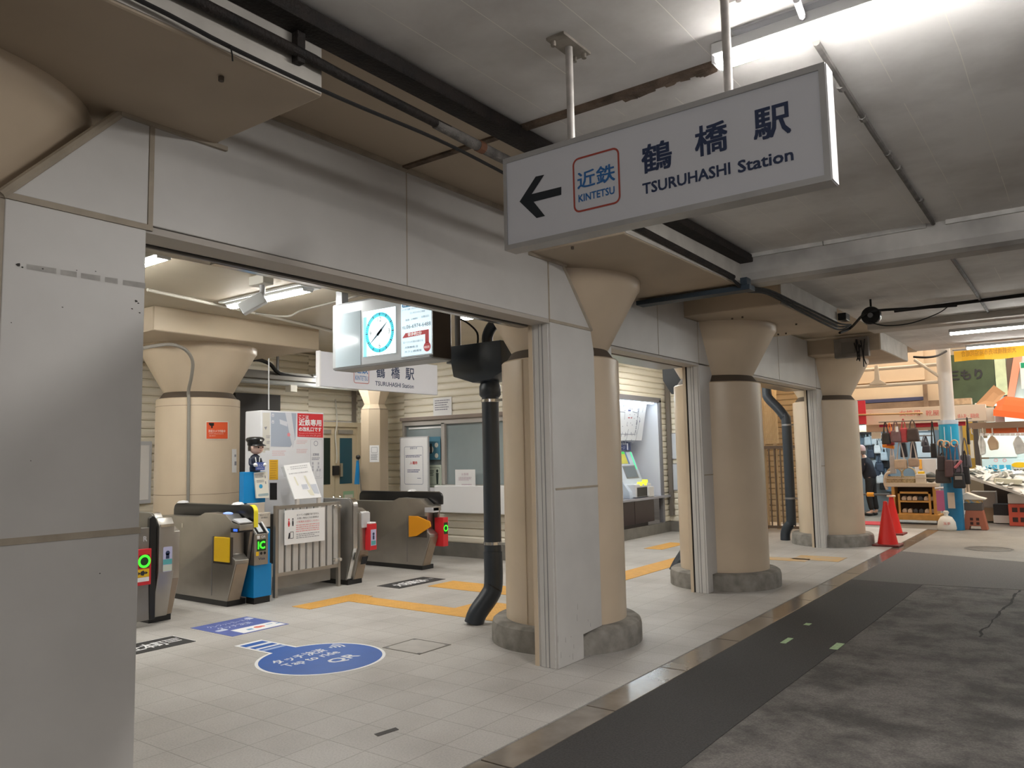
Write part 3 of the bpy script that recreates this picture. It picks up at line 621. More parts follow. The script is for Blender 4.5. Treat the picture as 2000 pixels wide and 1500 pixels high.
q.text('ローソンの前の道から', P(.40, .225), w*.66, h*.034).text('大阪鶴橋 店', P(.34, .14), w*.44, h*.034).text('カフェ鶴橋屋', P(.40, .07), w*.56, h*.034)
q.build('lettering', mat('notice_ink', (.06, .10, .15), .6), nt)
# second station sign, facing the street
xs = -7.6
t = thing('hanging_sign', (xs, 7.4, 2.46), 'smaller white hanging station sign above the gates, half behind the clock', 'station sign')
a, b = at(625, 755, 'x', xs), at(855, 770, 'x', xs)
MB().box((xs-.06, a.y, 2.465), (xs, b.y, 2.905), .006).build('panel', mat('sign_white_hall', (.66, .67, .73), .4), t)  # plain white, slightly greyer than the big sign
MB().box((xs-.065, a.y-.012, 2.46), (xs+.004, a.y+.008, 2.91)).build('frame', WHITE, t)
for yy in (a.y+.5, b.y-.5): MB().tube([(xs-.03, yy, 2.9), (xs-.03, yy, 3.33)], .014, 10).build('hanger_rod', RODM, t)
xf = xs+.0015
q = MB(); c, w, h = rect_px(691, 700, 721, 749, 'x', xf); q.rrect(c, w, h, .03, Y, Z, line=.008); q.build('logo_border', LOGOR, t)
q = MB(); put(q, '近鉄', 694, 712, 719, 730, 'x', xf, .012, Y); put(q, 'KINTETSU', 694, 734, 719, 743, 'x', xf, .004, Y); q.build('logo_lettering', LOGOB, t)
q = MB(); put(q, '鶴', 735, 715, 752, 738, 'x', xf, .014, Y); put(q, '橋', 764, 717, 781, 740, 'x', xf, .014, Y); put(q, '駅', 792, 719, 809, 742, 'x', xf, .014, Y); put(q, 'TSURUHASHI Station', 734, 747.5, 809, 756, 'x', xf, .012, Y)
q.build('lettering', NAVY, t)
# ------------------------------------------------------------------ security camera
p = at(512, 545, 'z', 3.30)
t = thing('security_camera', (p.x, p.y, 3.0), 'white box security camera on a ceiling bracket before the hall lamp', 'camera')
MB().box((p.x-.13, p.y-.06, 3.24), (p.x+.10, p.y+.06, 3.331), .008).build('bracket', mat('cream_bracket', (.60, .58, .52), .5), t)
MB().tube([(p.x, p.y, 3.25), (p.x, p.y, 3.16), (p.x-.03, p.y-.03, 3.11)], .026, 12, smooth=3).build('arm', GREYW, t, auto=60)
d = Vector((-.55, -.62, -.50)).normalized(); s = d.cross(Z).normalized(); u = s.cross(d)
cp = Vector((p.x-.06, p.y-.06, 3.06))
MB().obox(cp, d*.125, s*.055, u*.058, .01).build('body', mat('camera_grey_white', (.60, .62, .63), .4), t)
MB().obox(cp+d*.125, d*.004, s*.045, u*.045).build('lens_window', BLACK, t)
# ------------------------------------------------------------------ conduits of the hall ceiling
CON = mat('pale_conduit', (.60, .57, .50), .5)
tag(MB().tube([at(288, 566, 'z', 3.315), at(400, 590, 'z', 3.315), at(500, 612, 'z', 3.315), at(650, 647, 'z', 3.315)], .018, 8, smooth=3).build('conduit', CON), 'pale conduit on the hall ceiling behind the security camera', 'conduit')
tag(MB().tube([at(500, 612, 'z', 3.31), at(560, 618, 'z', 3.25), at(590, 606, 'z', 3.30), at(660, 588, 'z', 3.31), at(720, 572, 'z', 3.31)], .012, 8, smooth=5).build('conduit', mat('grey_conduit', (.27, .25, .22), .5)), 'grey conduit curving across the hall ceiling to the clock display', 'conduit')
cr = CB[0]+.55
def on_cb(px, py, off=.012):
    """point of the column behind the gates that the place of the frame shows"""
    lo, hi = 5.0, 14.0; d = (at(px, py, 'y', 10)-EYEV).normalized(); best = None
    o = EYEV; dx, dy = d.x, d.y; ox, oy = o.x-CB[0], o.y-CB[1]; A = dx*dx+dy*dy; B = 2*(ox*dx+oy*dy); Cc = ox*ox+oy*oy-(.515+off)**2
    k = (-B-math.sqrt(max(B*B-4*A*Cc, 0)))/(2*A); return o+d*k
pts = [on_cb(367, 1000), on_cb(368, 900), on_cb(369, 790)] + [at(368, 765, 'x', -8.98), at(374, 735, 'x', -8.8), at(376, 705, 'x', -8.65), at(362, 683, 'x', -8.55), at(335, 673, 'x', -8.5), at(300, 676, 'x', -8.5), at(270, 682, 'x', -8.5)]
tag(MB().tube(pts, .02, 8, smooth=4).build('conduit', mat('grey_conduit', (.40, .38, .34))), 'grey conduit running up the round column behind the gates', 'conduit')
# orange sticker and white notice on that column
def curved(px0, py0, px1, py1, off, n=8):
    T, B_ = [], []
    for i in range(n+1):
        px = px0+(px1-px0)*i/n; a = on_cb(px, (py0+py1)/2, off); top = on_cb(px, py0, off); bot = on_cb(px, py1, off); T.append(top); B_.append(bot)
    mb = MB()
    for i in range(n): mb.face((B_[i], B_[i+1], T[i+1], T[i]))
    return mb
ORS = mat('sticker_orange', (.75, .10, .025), .5)
t = tag(curved(402, 823, 446, 858, .004).build('warning_sticker', mat('sticker_white', (.75, .70, .62), .5)), 'orange camera warning sticker on the round column behind the gates', 'sticker')
o = curved(403.3, 824.5, 444.7, 856.8, .0065).build('orange_field', ORS, t)
cpt = on_cb(424, 840, .010); rr = Vector((-(cpt.y-CB[1]), cpt.x-CB[0], 0)).normalized()
q = MB()
k = on_cb(414, 829, .009); q.disc(k+Z*.02, .042, rr, Z, 18, a0=math.pi, a1=2*math.pi).disc(k-Z*.034, .012, rr, Z, 12)
q.build('camera_symbol', BLACKM, o)
cpt = on_cb(424, 842, .0095); q = MB().text('防犯カメラ作動中', cpt, .22, .035, rr, Z, .02).text('SECURITY CAMERA IN OPERATION', cpt-Z*.034-rr*.01, .19, .012, rr, Z).text('監視中', cpt-Z*.06-rr*.06, .08, .014, rr, Z)
q.build('lettering', mat('sticker_text', (.85, .62, .55), .5), o)
t = tag(curved(453, 877, 462, 923, .004).build('notice', PAPER), 'narrow white notice on the right edge of the round column', 'notice')
MB().rect(on_cb(459, 890, .008), .03, .03, rr, Z).build('print', GREYINK, t); MB().rect(on_cb(459, 905, .008), .04, .05, rr, Z).build('print', GREYINK, t)
# ------------------------------------------------------------------ small octagonal column
CC = (-9.43, 8.95)
t = thing('octagonal_column', (CC[0], CC[1], 0), 'slim octagonal column left of the office window', 'column')
a8 = math.pi/8
MB().lathe([(.235, 0), (.235, 2.36), (.16, 2.47)], (CC[0], CC[1], 0), 8, a8, a8+2*math.pi).build('shaft', mat('tan_gloss_paint', (.46, .375, .27), .4), t)
MB().lathe([(.236, 2.362), (.165, 2.44)], (CC[0], CC[1], 0), 8, a8, a8+2*math.pi).build('neck', NECK, t)
MB().lathe([(.165, 2.43), (.40, 2.98), (.40, 3.33)], (CC[0], CC[1], 0), 8, a8, a8+2*math.pi).build('capital', BEIGE, t)
c = at(737, 886, 'x', CC[0]+.222); nn = Y*.92-X*.38
t = thing('notice', c-Z*.12, 'small white notice on the slim octagonal column', 'notice')
fdir = Vector((.3827, -.9239, 0)); 
n2 = Vector((math.cos(-math.pi/4), math.sin(-math.pi/4), 0)); r2 = Vector((-n2.y, n2.x, 0))
c = Vector((CC[0], CC[1], 0))+n2*.2195+Z*(at(737, 886, 'y', CC[1]-.15).z)
MB().rect(c, .15, .27, r2, Z).build('sheet', PAPER, t)
MB().rrect(c+n2*.002+Z*.06, .10, .09, .01, r2, Z, line=.006).lines(c+n2*.002-Z*.05, .11, .10, 6, r2, Z, 3).build('print', GREYINK, t)
t = thing('hanging_banner', at(697, 940, 'y', 8.6), 'small blue tag hanging from a black clip beside the octagonal column', 'tag')
b_ = at(697, 920, 'y', 8.62)
MB().prism([(b_.x-.05, b_.z-.21), (b_.x+.05, b_.z-.21), (b_.x+.04, b_.z+.17), (b_.x, b_.z+.17)], 'y', 8.61, 8.63).build('blue_panel', BLUE, t)
MB().sphere((b_.x+.03, 8.62, b_.z+.22), .04, seg=12).build('clip', BLACK, t)
MB().tube([(b_.x+.03, 8.62, b_.z+.25), (b_.x+.03, 8.7, .9), (b_.x+.03, 8.7, .02)], .008, 6).build('stem', GREY, t)
# ------------------------------------------------------------------ ticket gates
TAN = mat('tan_front_metal', (.36, .285, .215), .4, metal=.5, var=.15, scale=5)
def gate(x, y, label, kind, flap=None, wing_first=False, back=-1.42):
    """x, y: near front corner at the floor. Long side runs to -x. kind chooses the fittings of the front"""
    t = thing('ticket_gate', (x-.6, y+.14, 0), label, 'ticket gate', 'automatic ticket gates')
    by, bw = (y+.09, .16) if wing_first else (y, .17)
    wy, ww = (y, .085) if wing_first else (y+.17, .09)
    MB().box((x+back+.02, y+.015, 0), (x-.03, y+.245, .06)).build('plinth', BLACK, t)
    side = [(x+back, .06), (x-.02, .06), (x+.13, .46), (x+.13, .50), (x+.04, .56), (x+.04, .80), (x+.20, .82), (x+.20, .885), (x+.07, .90), (x-.06, .985), (x-.46, .995), (x-.60, .945), (x+back, .94)]
    if wing_first: side = [(x+back, .06), (x-.02, .06), (x+.10, .42), (x+.10, .88), (x-.02, .94), (x+back, .94)]
    body = MB().prism(side, 'y', by, by+bw, .006).build('body', STEEL, t, auto=35)
    MB().prism([(x-.018, .062), (x-.01, .062), (x+.14, .46), (x+.132, .46)] if not wing_first else [(x-.018, .062), (x-.01, .062), (x+.11, .42), (x+.102, .42)], 'y', by+.012, by+bw-.012).build('front_panel', TAN, t)
    # wing with black rounded top band
    def arch(x0, x1, z0, z1, r):
        p = [(x0, z0), (x1, z0)]
        for k in range(7): a = math.radians(15*k); p.append((x1-r+r*math.cos(a), z1-r+r*math.sin(a)))
        for k in range(7): a = math.radians(90+15*k); p.append((x0+r+r*math.cos(a), z1-r+r*math.sin(a)))
        return p
    if wing_first:
        MB().prism([(x+back, .06), (x-.06, .06), (x+.06, .45), (x+.06, .93)]+[(x-.04+.10*math.cos(math.radians(a)), .97+.10*math.sin(math.radians(a))) for a in (0, 30, 60, 90)]+[(x+back+.1, 1.07), (x+back, .99)], 'y', wy, wy+ww, .006).build('wing', STEELD, t, auto=35)
        tr = [(x-.06, .055), (x+.065, .45), (x+.065, .97)]+[(x-.04+.105*math.cos(math.radians(a)), .97+.105*math.sin(math.radians(a))) for a in (15, 30, 45, 60, 75, 90)]
        tq = MB()
        for (a, b) in zip(tr, tr[1:]): tq.prism([(a[0], a[1]), (b[0], b[1]), (b[0]+.012, b[1]+.004), (a[0]+.012, a[1]+.004)], 'y', wy+.012, wy+ww)
        tq.build('edge_trim', CHROME, t)
    else:
        MB().prism([(x+back, .06), (x-.10, .06), (x+.06, .5), (x+.12, .80)]+[(x+.06+.10*math.cos(math.radians(a)), .96+.10*math.sin(math.radians(a))) for a in (0, 45, 90)]+[(x+back+.05, 1.06), (x+back, 1.0)], 'y', wy+.022, wy+.06).build('wing', STEELD, t, auto=35)
        MB().prism(arch(x+back+.0, x+.19, .90, 1.075, .075), 'y', wy+.02, wy+.062, .01).build('black_rim', BLACK, t, auto=35)
        MB().prism(arch(x+back+.05, x+.12, 1.074, 1.082, .004), 'y', wy+.025, wy+.058).build('rim_edge', STEEL, t)
    if flap:
        fm, kind_f = flap
        MB().box((x-.27, by-.006, .455), (x+.075, by+.01, .745)).build('flap_recess', mat('flap_recess', (.05, .04, .035), .6), t)
        if kind_f == 'square': MB().box((x-.235, by-.022, .478), (x+.045, by-.004, .742), .004).build('flap', fm, t)
        else: MB().prism([(x-.25, .45), (x-.25, .745), (x-.08, .745), (x+.15, .68), (x+.17, .61), (x-.10, .47)], 'y', by-.024, by-.004, .004).build('flap', fm, t)
    return t
GX = -7.585
# second gate: the complete one in the middle of the left opening
t = gate(GX, 5.04, 'long stainless ticket gate with yellow square flap, left of the blue reader stand', 'b', (YEL, 'square'))
o = MB().prism([(GX+.04, .925), (GX+.18, .888), (GX+.205, .905), (GX+.08, .945)], 'y', 5.045, 5.20, .006).build('ticket_tray', GREYW, t)
MB().prism([(GX+.05, .80), (GX+.19, .80), (GX+.19, .845), (GX+.05, .845)], 'y', 5.036, 5.21).build('ticket_slot', BLACK, t)
MB().box((GX+.10, 5.034, .812), (GX+.17, 5.042, .838)).build('slot_light', BLED, t)
MB().sphere((GX-.13, 5.12, .99), .05, .35, 14, 1.5, .8).build('top_light', mat('pale_blue_lamp', (.25, .38, 1), .3, emit=1.0), t)
q = MB()
for k in range(6):
    a, b = math.radians(90-15*k), math.radians(75-15*k); cx_, cz_ = GX+.115, 1.0
    q.prism([(cx_+.074*math.cos(a), cz_+.074*math.sin(a)), (cx_+.082*math.cos(a), cz_+.082*math.sin(a)), (cx_+.082*math.cos(b), cz_+.082*math.sin(b)), (cx_+.074*math.cos(b), cz_+.074*math.sin(b))], 'y', 5.226, 5.276)
q.box((GX+.188, 5.226, .84), (GX+.196, 5.276, 1.0)).build('yellow_tape', mat('tape_yellow', (.85, .72, .03), .5), t)
for xx in (GX-1.15, GX-.04): MB().lathe([(0, .03), (.05, .022), (.07, 0), (0, 0)], (xx-.1, 5.25, 1.08), 16).build('sensor_dome', WHITE, t)
MB().rect((GX-.9, 5.036, .84), .015, .05, X, Z).build('lock', CHROME, t)
MB().box((GX-.30, 5.034, .10), (GX-.296, 5.0385, .74)).build('panel_seam', GREY, t)
# first gate, cut by the left pillar
t = gate(-7.50, 4.12, 'ticket gate cut by the left pillar with lit green ring on red', 'a', None, True)
MB().box((-7.46, 3.88, .06), (-7.395, 4.105, .94), .006).build('front_case', STEELD, t)
MB().box((-7.40, 3.89, .40), (-7.365, 4.06, .74), .004).build('red_display', RED, t)
q = MB().disc((-7.363, 3.99, .625), .062, Y, Z, 28, r0=.040); q.build('green_ring', LED, t)
q = MB().box((-7.366, 3.94, .565), (-7.3635, 4.04, .685)).build('dark_display', mat('display_dark', (.01, .05, .01), .4), t)
MB().rect((-7.364, 3.975, .515), .13, .075, Y, Z).build('yellow_sticker', YEL, t)
MB().disc((-7.3625, 3.975, .515), .026, Y, Z, 5).disc((-7.3625, 3.94, .515), .018, Y, Z, 3).disc((-7.3625, 4.01, .515), .018, Y, Z, 3).build('sticker_mark', INK, t)
MB().rect((-7.364, 3.975, .455), .13, .04, Y, Z).build('white_sticker', PAPER, t)
MB().text('R', (-7.394, 4.01, .835), h=.05, right=Y, bold=.02).build('lettering', GREYW, t)
MB().prism([(4.065, .06), (4.122, .06), (4.122, .97), (4.11, 1.03), (4.08, 1.05), (4.05, 1.03), (4.05, .5)], 'x', -7.44, -7.385, .008).build('black_post', BLACK, t)
MB().prism([(-7.52, .06), (-7.47, .06), (-7.36, .50), (-7.36, .94), (-7.41, 1.02), (-7.5, 1.02)], 'y', 4.13, 4.29, .008).build('front_wing', STEEL, t, auto=35)
c = Vector((-7.357, 4.22, .62))
q = MB().rrect(c, .095, .24, .008, Y, Z); q.build('sticker', mat('sticker_lilac', (.50, .50, .72), .5), t)
MB().rect(c+X*.001-Z*.025, .092, .05, Y, Z).build('sticker_stripe', mat('sticker_teal', (.10, .40, .42), .5), t)
MB().rect(c+X*.001-Z*.085, .092, .06, Y, Z).build('sticker_foot', mat('sticker_pale', (.60, .66, .58), .5), t)
MB().disc(c+X*.0015+Z*.06, .022, Y, Z, 14).rect(c+X*.0015+Z*.03, .035, .05, Y, Z).build('sticker_figure', NAVY, t)
MB().box((-7.50, 4.14, .935), (-7.352, 4.28, .96)).build('top_tray', CHROME, t)
# third gate right of the fence
t = gate(-7.53, 6.70, 'dark ticket gate seen end-on at the right end of the slatted fence', 'c', None, True)
MB().box((-7.62, 6.82, .70), (-7.40, 6.94, .89), .006).build('reader_head', GREYW, t)
MB().box((-7.60, 6.83, .885), (-7.41, 6.93, .90), .004).build('reader_top', WHITE, t)
MB().box((-7.55, 6.885, .42), (-7.345, 7.0, .745), .004).build('red_display', RED, t)
c = Vector((-7.343, 6.943, .575))
MB().rect(c, .09, .20, Y, Z).build('sticker', mat('sticker_lilac', (.50, .50, .72)), t)
MB().rect(c+X*.001-Z*.065, .075, .05, Y, Z).build('sticker_stripe', mat('sticker_teal', (.10, .40, .42)), t)
MB().disc(c+X*.0015+Z*.045, .018, Y, Z, 14).rect(c+X*.0015+Z*.0, .03, .05, Y, Z).build('sticker_figure', NAVY, t)
MB().box((-7.55, 6.89, .746), (-7.35, 6.995, .765), .004).build('display_top', PAPER, t)
MB().prism([(-7.443, .25), (-7.438, .25), (-7.405, .345), (-7.41, .345)], 'y', 6.815, 6.91).build('coin_window', BLACK, t)
# fourth gate under the office window
t = gate(-7.60, 8.12, 'wide stainless ticket gate with orange flap below the office window', 'd', (ORANGE, 'wedge'), back=-1.5)
MB().box((-7.54, 8.30, .32), (-7.38, 8.405, .72), .004).build('red_display', RED, t)
MB().box((-7.379, 8.315, .49), (-7.377, 8.39, .65)).build('dark_display', mat('display_dark', (.01, .05, .01)), t)
MB().disc((-7.375, 8.352, .57), .046, Y, Z, 28, r0=.030).build('green_ring', LED, t)
MB().box((-7.56, 8.115, .80), (-7.40, 8.24, .87), .006).build('ticket_tray', GREYW, t)
MB().lathe([(0, .03), (.05, .022), (.07, 0), (0, 0)], (-8.0, 8.33, 1.08), 16).build('sensor_dome', WHITE, t)
MB().box((-7.905, 8.114, .10), (-7.901, 8.1185, .74)).build('panel_seam', GREY, t)

# ------------------------------------------------------------------ blue reader stand
t = thing('reader_stand', (-7.55, 5.40, 0), 'blue floor stand with green IC display between gate and fence', 'card reader')
MB().box((-7.62, 5.295, 0), (-7.475, 5.50, .07)).build('plinth', BLACK, t)
MB().box((-7.70, 5.285, .07), (-7.47, 5.515, .42), .004).box((-7.70, 5.44, .42), (-7.50, 5.515, .80), .004).build('blue_case', BLUE, t)
MB().prism([(-7.62, .42), (-7.452, .42), (-7.452, .755), (-7.57, .865), (-7.62, .865)], 'y', 5.275, 5.455, .005).build('reader_case', STEEL, t)
sl = Vector((-.118, 0, .11)).normalized(); nrm = Vector((.11, 0, .118)).normalized()
c = Vector((-7.509, 5.365, .812))+nrm*.003
MB().obox(c, Y*.082, sl*.075, nrm*.004).build('sloped_top', BLACK, t)
MB().obox(c+nrm*.006-Y*.0, Y*.030, sl*.06, nrm*.002).build('glass', mat('reader_glass', (.70, .74, .78), .2), t)
MB().obox(c+nrm*.004-Y*.075, Y*.009, sl*.085, nrm*.01).obox(c+nrm*.004+Y*.078, Y*.009, sl*.085, nrm*.01).build('side_guard', WHITE, t)
xf = -7.4505
MB().rect((xf, 5.366, .635), .115, .125, Y, Z).build('dark_display', mat('display_dark', (.01, .05, .01)), t)
MB().text('IC', (xf+.0015, 5.366, .635), .095, .085, Y, Z, .03).build('lettering', LED, t)
MB().text('QR', (xf, 5.39, .722), .06, .032, Y, Z, .015).rect((xf, 5.325, .722), .035, .035, Y, Z).build('white_lettering', PAPER, t)
MB().rect((xf, 5.315, .545), .036, .045, Y, Z).build('yellow_sticker', YEL, t)
MB().disc((xf, 5.365, .545), .016, Y, Z, 14).disc((xf, 5.41, .545), .016, Y, Z, 14).build('sensor_dots', BLACK, t)
MB().text('Visa', (xf, 5.37, .488), .085, .026, Y, Z, .01).build('blue_lettering', NAVY, t)
# beige payment box behind the stand
t = thing('payment_box', (-7.72, 5.42, .80), 'beige box with small print standing behind the blue reader stand', 'box')
BEIGEP = mat('beige_plastic', (.58, .52, .44), .45)
MB().box((-7.80, 5.40, .805), (-7.66, 5.636, .972), .006).build('lower_case', BEIGEP, t)
MB().box((-7.84, 5.37, .972), (-7.70, 5.585, 1.085), .006).build('upper_case', mat('beige_plastic_darker', (.50, .44, .37), .45), t)  # the beige of the lower case, a step darker
MB().text('現金チャージ', (-7.6585, 5.55, .945), .12, .016, Y, Z).text('QR MENU', (-7.6585, 5.55, .915), .09, .02, Y, Z).build('lettering', INK, t)
MB().box((-7.82, 5.53, 0), (-7.705, 5.62, .805)).build('stand_post', mat('pale_blue_grey', (.30, .40, .46), .5), t)
# ------------------------------------------------------------------ slatted fence
fx = -7.62
t = thing('slatted_fence', (fx, 6.13, 0), 'low stainless fence of upright slats between blue stand and dark gate', 'fence')
fy0, fy1 = 5.66, 6.62
MB().box((fx-.015, fy0+.035, .235), (fx+.02, fy1-.03, .275)).build('bottom_rail', STEEL, t); MB().box((fx-.015, fy0+.035, 1.00), (fx+.02, fy1-.03, 1.038)).build('top_rail', STEEL, t)
MB().box((fx-.03, fy0, .09), (fx-.02, fy1-.12, .235)).build('kick_plate', STEELD, t)
for yy in (fy0, fy1-.03): MB().box((fx-.022, yy, 0), (fx+.024, yy+.035, 1.042)).build('post', STEEL, t)
n = 9
for i in range(n):
    yy = fy0+.05+i*(fy1-fy0-.14)/(n-1); MB().box((fx-.012, yy, .26), (fx+.014, yy+.074, 1.015), .004).build('slat', mat('satin_slat', (.60, .59, .57), .45, metal=.35, var=.1, scale=4), t)
for z in (.98, .33): MB().tube([(fx+.02, fy1-.09, z), (fx+.06, fy1-.09, z)], .022, 12).build('hinge', CHROME, t)
for z in (.98, .33): MB().tube([(fx+.02, fy1-.02, z), (fx+.06, fy1-.02, z)], .02, 12).build('hinge', CHROME, t)
# notice hung on the fence
xf = fx+.05
c, w, h = rect_px(557, 994, 635, 1060, 'x', xf)
t = thing('fence_notice', c-Z*h/2, 'white notice about lavatories and shopping bags hung on the slatted fence', 'notice')
MB().box((xf-.006, c.y-w/2, c.z-h/2), (xf, c.y+w/2, c.z+h/2)).build('sheet', PAPER, t)
xp = xf+.0015; P = lambda u, v: Vector((xp, c.y+(u-.5)*w, c.z+(v-.5)*h))
q = MB().text('おトイレの設備がありません', P(.57, .84), w*.56, h*.065, Y).text('お買い物などのお客様は', P(.57, .74), w*.54, h*.06, Y);
q.disc(P(.195, .735), w*.016, Y, Z, 12).face([P(.185, .70), P(.205, .70), P(.215, .62), P(.21, .53), P(.185, .53), P(.175, .62)])
q.build('lettering', INK, t)
MB().disc(P(.10, .735), w*.016, Y, Z, 12).face([P(.09, .70), P(.11, .70), P(.125, .60), P(.11, .52), P(.09, .52), P(.075, .60)]).text('ご利用をお控えください', P(.57, .635), w*.56, h*.06, Y).build('red_print', RED, t)
MB().lines(P(.57, .45), w*.6, h*.24, 4, Y, Z, 5, .4).build('pale_print', PINKINK, t)
MB().lines(P(.57, .22), w*.58, h*.16, 3, Y, Z, 9, .35).build('grey_print', GREYINK, t)
MB().face([P(.08, .17), P(.12, .17), P(.13, .34), P(.10, .34)]).rrect(P(.17, .27), w*.09, h*.2, .008, Y, Z, line=.006).build('bag_symbol', INK, t)
# ------------------------------------------------------------------ white information board with map
bx = -8.0
c, w, h = rect_px(512, 803, 635, 972, 'x', bx)
z0 = .92; zt = 2.17
t = thing('information_board', (bx-.15, c.y, .0), 'tall white information board with station map behind the fence', 'information board')
MB().box((bx-.32, c.y-w/2, z0), (bx, c.y+w/2, zt), .012).build('case', mat('board_white', (.70, .71, .74), .4), t)
MB().box((bx-.25, c.y-w/2+.1, 0), (bx-.1, c.y-w/2+.16, z0)).build('leg', GREYW, t); MB().box((bx-.25, c.y+w/2-.16, 0), (bx-.1, c.y+w/2-.1, z0)).build('leg', GREYW, t)
xf = bx+.0015
def Q(px, py, e=0): return at(px, py, 'x', xf+e)
MB().face([Q(517, 806), Q(527, 806), Q(527, 880), Q(517, 880)]).face([Q(513,806),Q(518,806),Q(518,884),Q(513,884)]).build('map_margin', mat('map_cream', (.62, .60, .54), .6), t)
o = MB().face([Q(529, 805), Q(579, 807), Q(577, 858), Q(567, 873), Q(529, 872)]).build('map_block', mat('map_grey_blue', (.36, .41, .50), .6), t)
q = MB().face([Q(557, 806, .001), Q(569, 806, .001), Q(576, 856, .001), Q(572, 876, .001), Q(568, 860, .001)]).face([Q(546, 819, .001), Q(561, 824, .001), Q(561, 833, .001), Q(547, 828, .001)])
for (a, b) in ((533, 811), (533, 824)): q.rrect(Q(a, b, .001), .035, .04, .008, Y, Z)
q.build('map_street', mat('map_pale', (.60, .62, .67), .6), o)
MB().disc(Q(564, 849, .0015), .024, Y, Z, 10).build('map_marker', mat('map_pink', (.78, .28, .32), .6), o)
q = MB().face([Q(516, 834, .001), Q(522, 833, .001), Q(519, 840, .001)]); q.disc(Q(533, 812, .002), .006, Y, Z, 8).disc(Q(533, 825, .002), .006, Y, Z, 8)
q.lines(Q(524, 853, .001), .06, .04, 3, Y, Z, 2).lines(Q(524, 864, .001), .05, .04, 3, Y, Z, 4).build('map_symbols', GREYINK, t)
q = MB()
for (a, b, ww, hh, n, s) in ((590, 863, .17, .06, 3, 1), (590, 881, .17, .06, 3, 2), (545, 885, .2, .07, 3, 3), (521, 877, .07, .03, 2, 4)): q.lines(Q(a, b), ww, hh, n, Y, Z, s, .45)
q.build('pale_red_print', mat('very_pale_red', (.72, .52, .54), .7), t)
rd = MB().face([Q(581, 807), Q(631, 809), Q(631, 855), Q(581, 853)]).build('red_panel', RED, t)
q = MB(); put(q, 'ここは', 584, 811, 603, 818, 'x', xf+.0015, .02, Y); put(q, '近鉄専用', 584, 819, 628, 832, 'x', xf+.0015, .03, Y); put(q, 'の改札口です', 584, 834, 628, 843, 'x', xf+.0015, .03, Y)
q.build('lettering', PAPER, rd)
q = MB(); put(q, 'This gate is for Kintetsu Line only.', 584, 845, 627, 848, 'x', xf+.0015, 0, Y); put(q, 'Please use the JR gate', 584, 849.5, 627, 852.5, 'x', xf+.0015, 0, Y); q.build('small_lettering', mat('pale_pink_text', (.85, .45, .45), .6), rd)
q = MB().disc(Q(617, 866), .034, Y, Z, 24, r0=.027)
put(q, '近鉄線', 611, 885, 623, 890, 'x', xf, .01, Y); q.lines(Q(617, 896), .13, .04, 2, Y, Z, 3).build('line_print', mat('line_grey', (.25, .26, .33), .6), t)
q = MB()
for i, (a, b) in enumerate(((611, 905), (622, 905), (611, 912), (622, 912), (611, 918), (620, 918), (625, 918))): q.rect(Q(a, b), .022, .032, Y, Z)
q.rrect(Q(618, 896), .19, .50, .01, Y, Z, line=.004).rrect(Q(621, 925), .07, .08, .01, Y, Z, line=.004); q.build('diagram', mat('diagram_grey', (.42, .43, .49), .6), t)
yl = MB().face([Q(526, 898), Q(543, 898), Q(543, 937), Q(526, 937)]).build('yellow_notice', mat('notice_yellow', (.76, .43, .02), .6), t)
MB().lines(Q(534.5, 917, .001), .10, .22, 8, Y, Z, 4, .25).build('print', mat('yellow_ink', (.45, .20, .02), .6), yl)
MB().face([Q(527, 943, .001), Q(541, 943, .001), Q(541, 976, .001), Q(527, 976, .001)]).build('dark_opening', BLACK, t)
tag(MB().tube([at(525, 800, 'x', bx-.2), at(525, 700, 'x', bx-.2)], .008, 6).build('cable', GREYW), 'thin grey cable rising from the top of the information board', 'cable')
# tilted white map stand on two feet clipped to the fence
A, B, C_, D_ = at(554, 909, 'x', -7.78), at(604, 903, 'x', -7.78), at(628, 971, 'x', -7.60), at(576, 975, 'x', -7.60)
t = thing('map_lectern', (A+C_)/2-Z*.25, 'tilted white map panel on two feet over the slatted fence', 'map panel')
n = (B-A).cross(D_-A).normalized(); n = n if n.x > 0 else -n
def slab(mb, pts, n, th):
    top = [Vector(p) for p in pts]; bot = [p-n*th for p in top]; k = len(pts)
    mb.face(top); mb.face(bot[::-1])
    for i in range(k): mb.face([top[i], bot[i], bot[(i+1) % k], top[(i+1) % k]])
    return mb
slab(MB(), [A, B, C_, D_], n, .016).build('panel', PAPER, t)
L_ = lambda u, v, e=.0015: A.lerp(B, u).lerp(D_.lerp(C_, u), v)+n*e
q = MB().face([L_(.40, .60), L_(.62, .60), L_(.62, .74), L_(.40, .74)]).face([L_(.74, .62), L_(.97, .62), L_(.97, .9), L_(.78, .88)]); q.build('map_block', mat('map_grey_pale', (.52, .55, .62), .6), t)
MB().face([L_(.22, .36), L_(.27, .36), L_(.31, .62), L_(.25, .62)]).face([L_(.60, .36), L_(.68, .36), L_(.76, .94), L_(.62, .92), L_(.55, .78), L_(.68, .76)]).build('map_street', mat('map_cream_pale', (.70, .68, .56), .6), t)
rr_, uu_ = (B-A).normalized(), (A-D_).normalized()
MB().lines(L_(.55, .10), .26, .05, 2, rr_, uu_, 6).lines(L_(.45, .26), .28, .03, 1, rr_, uu_, 8).disc(L_(.1, .14), .008, rr_, uu_, 3).build('print', mat('print_pale_grey', (.5, .5, .52), .6), t)
for p in (L_(.12, 1.0, -.01), L_(.93, 1.0, -.01)): MB().box((p.x-.03, p.y-.022, p.z-.16), (p.x+.008, p.y+.022, p.z+.01), .005).build('foot', mat('foot_grey', (.58, .55, .52), .5), t)
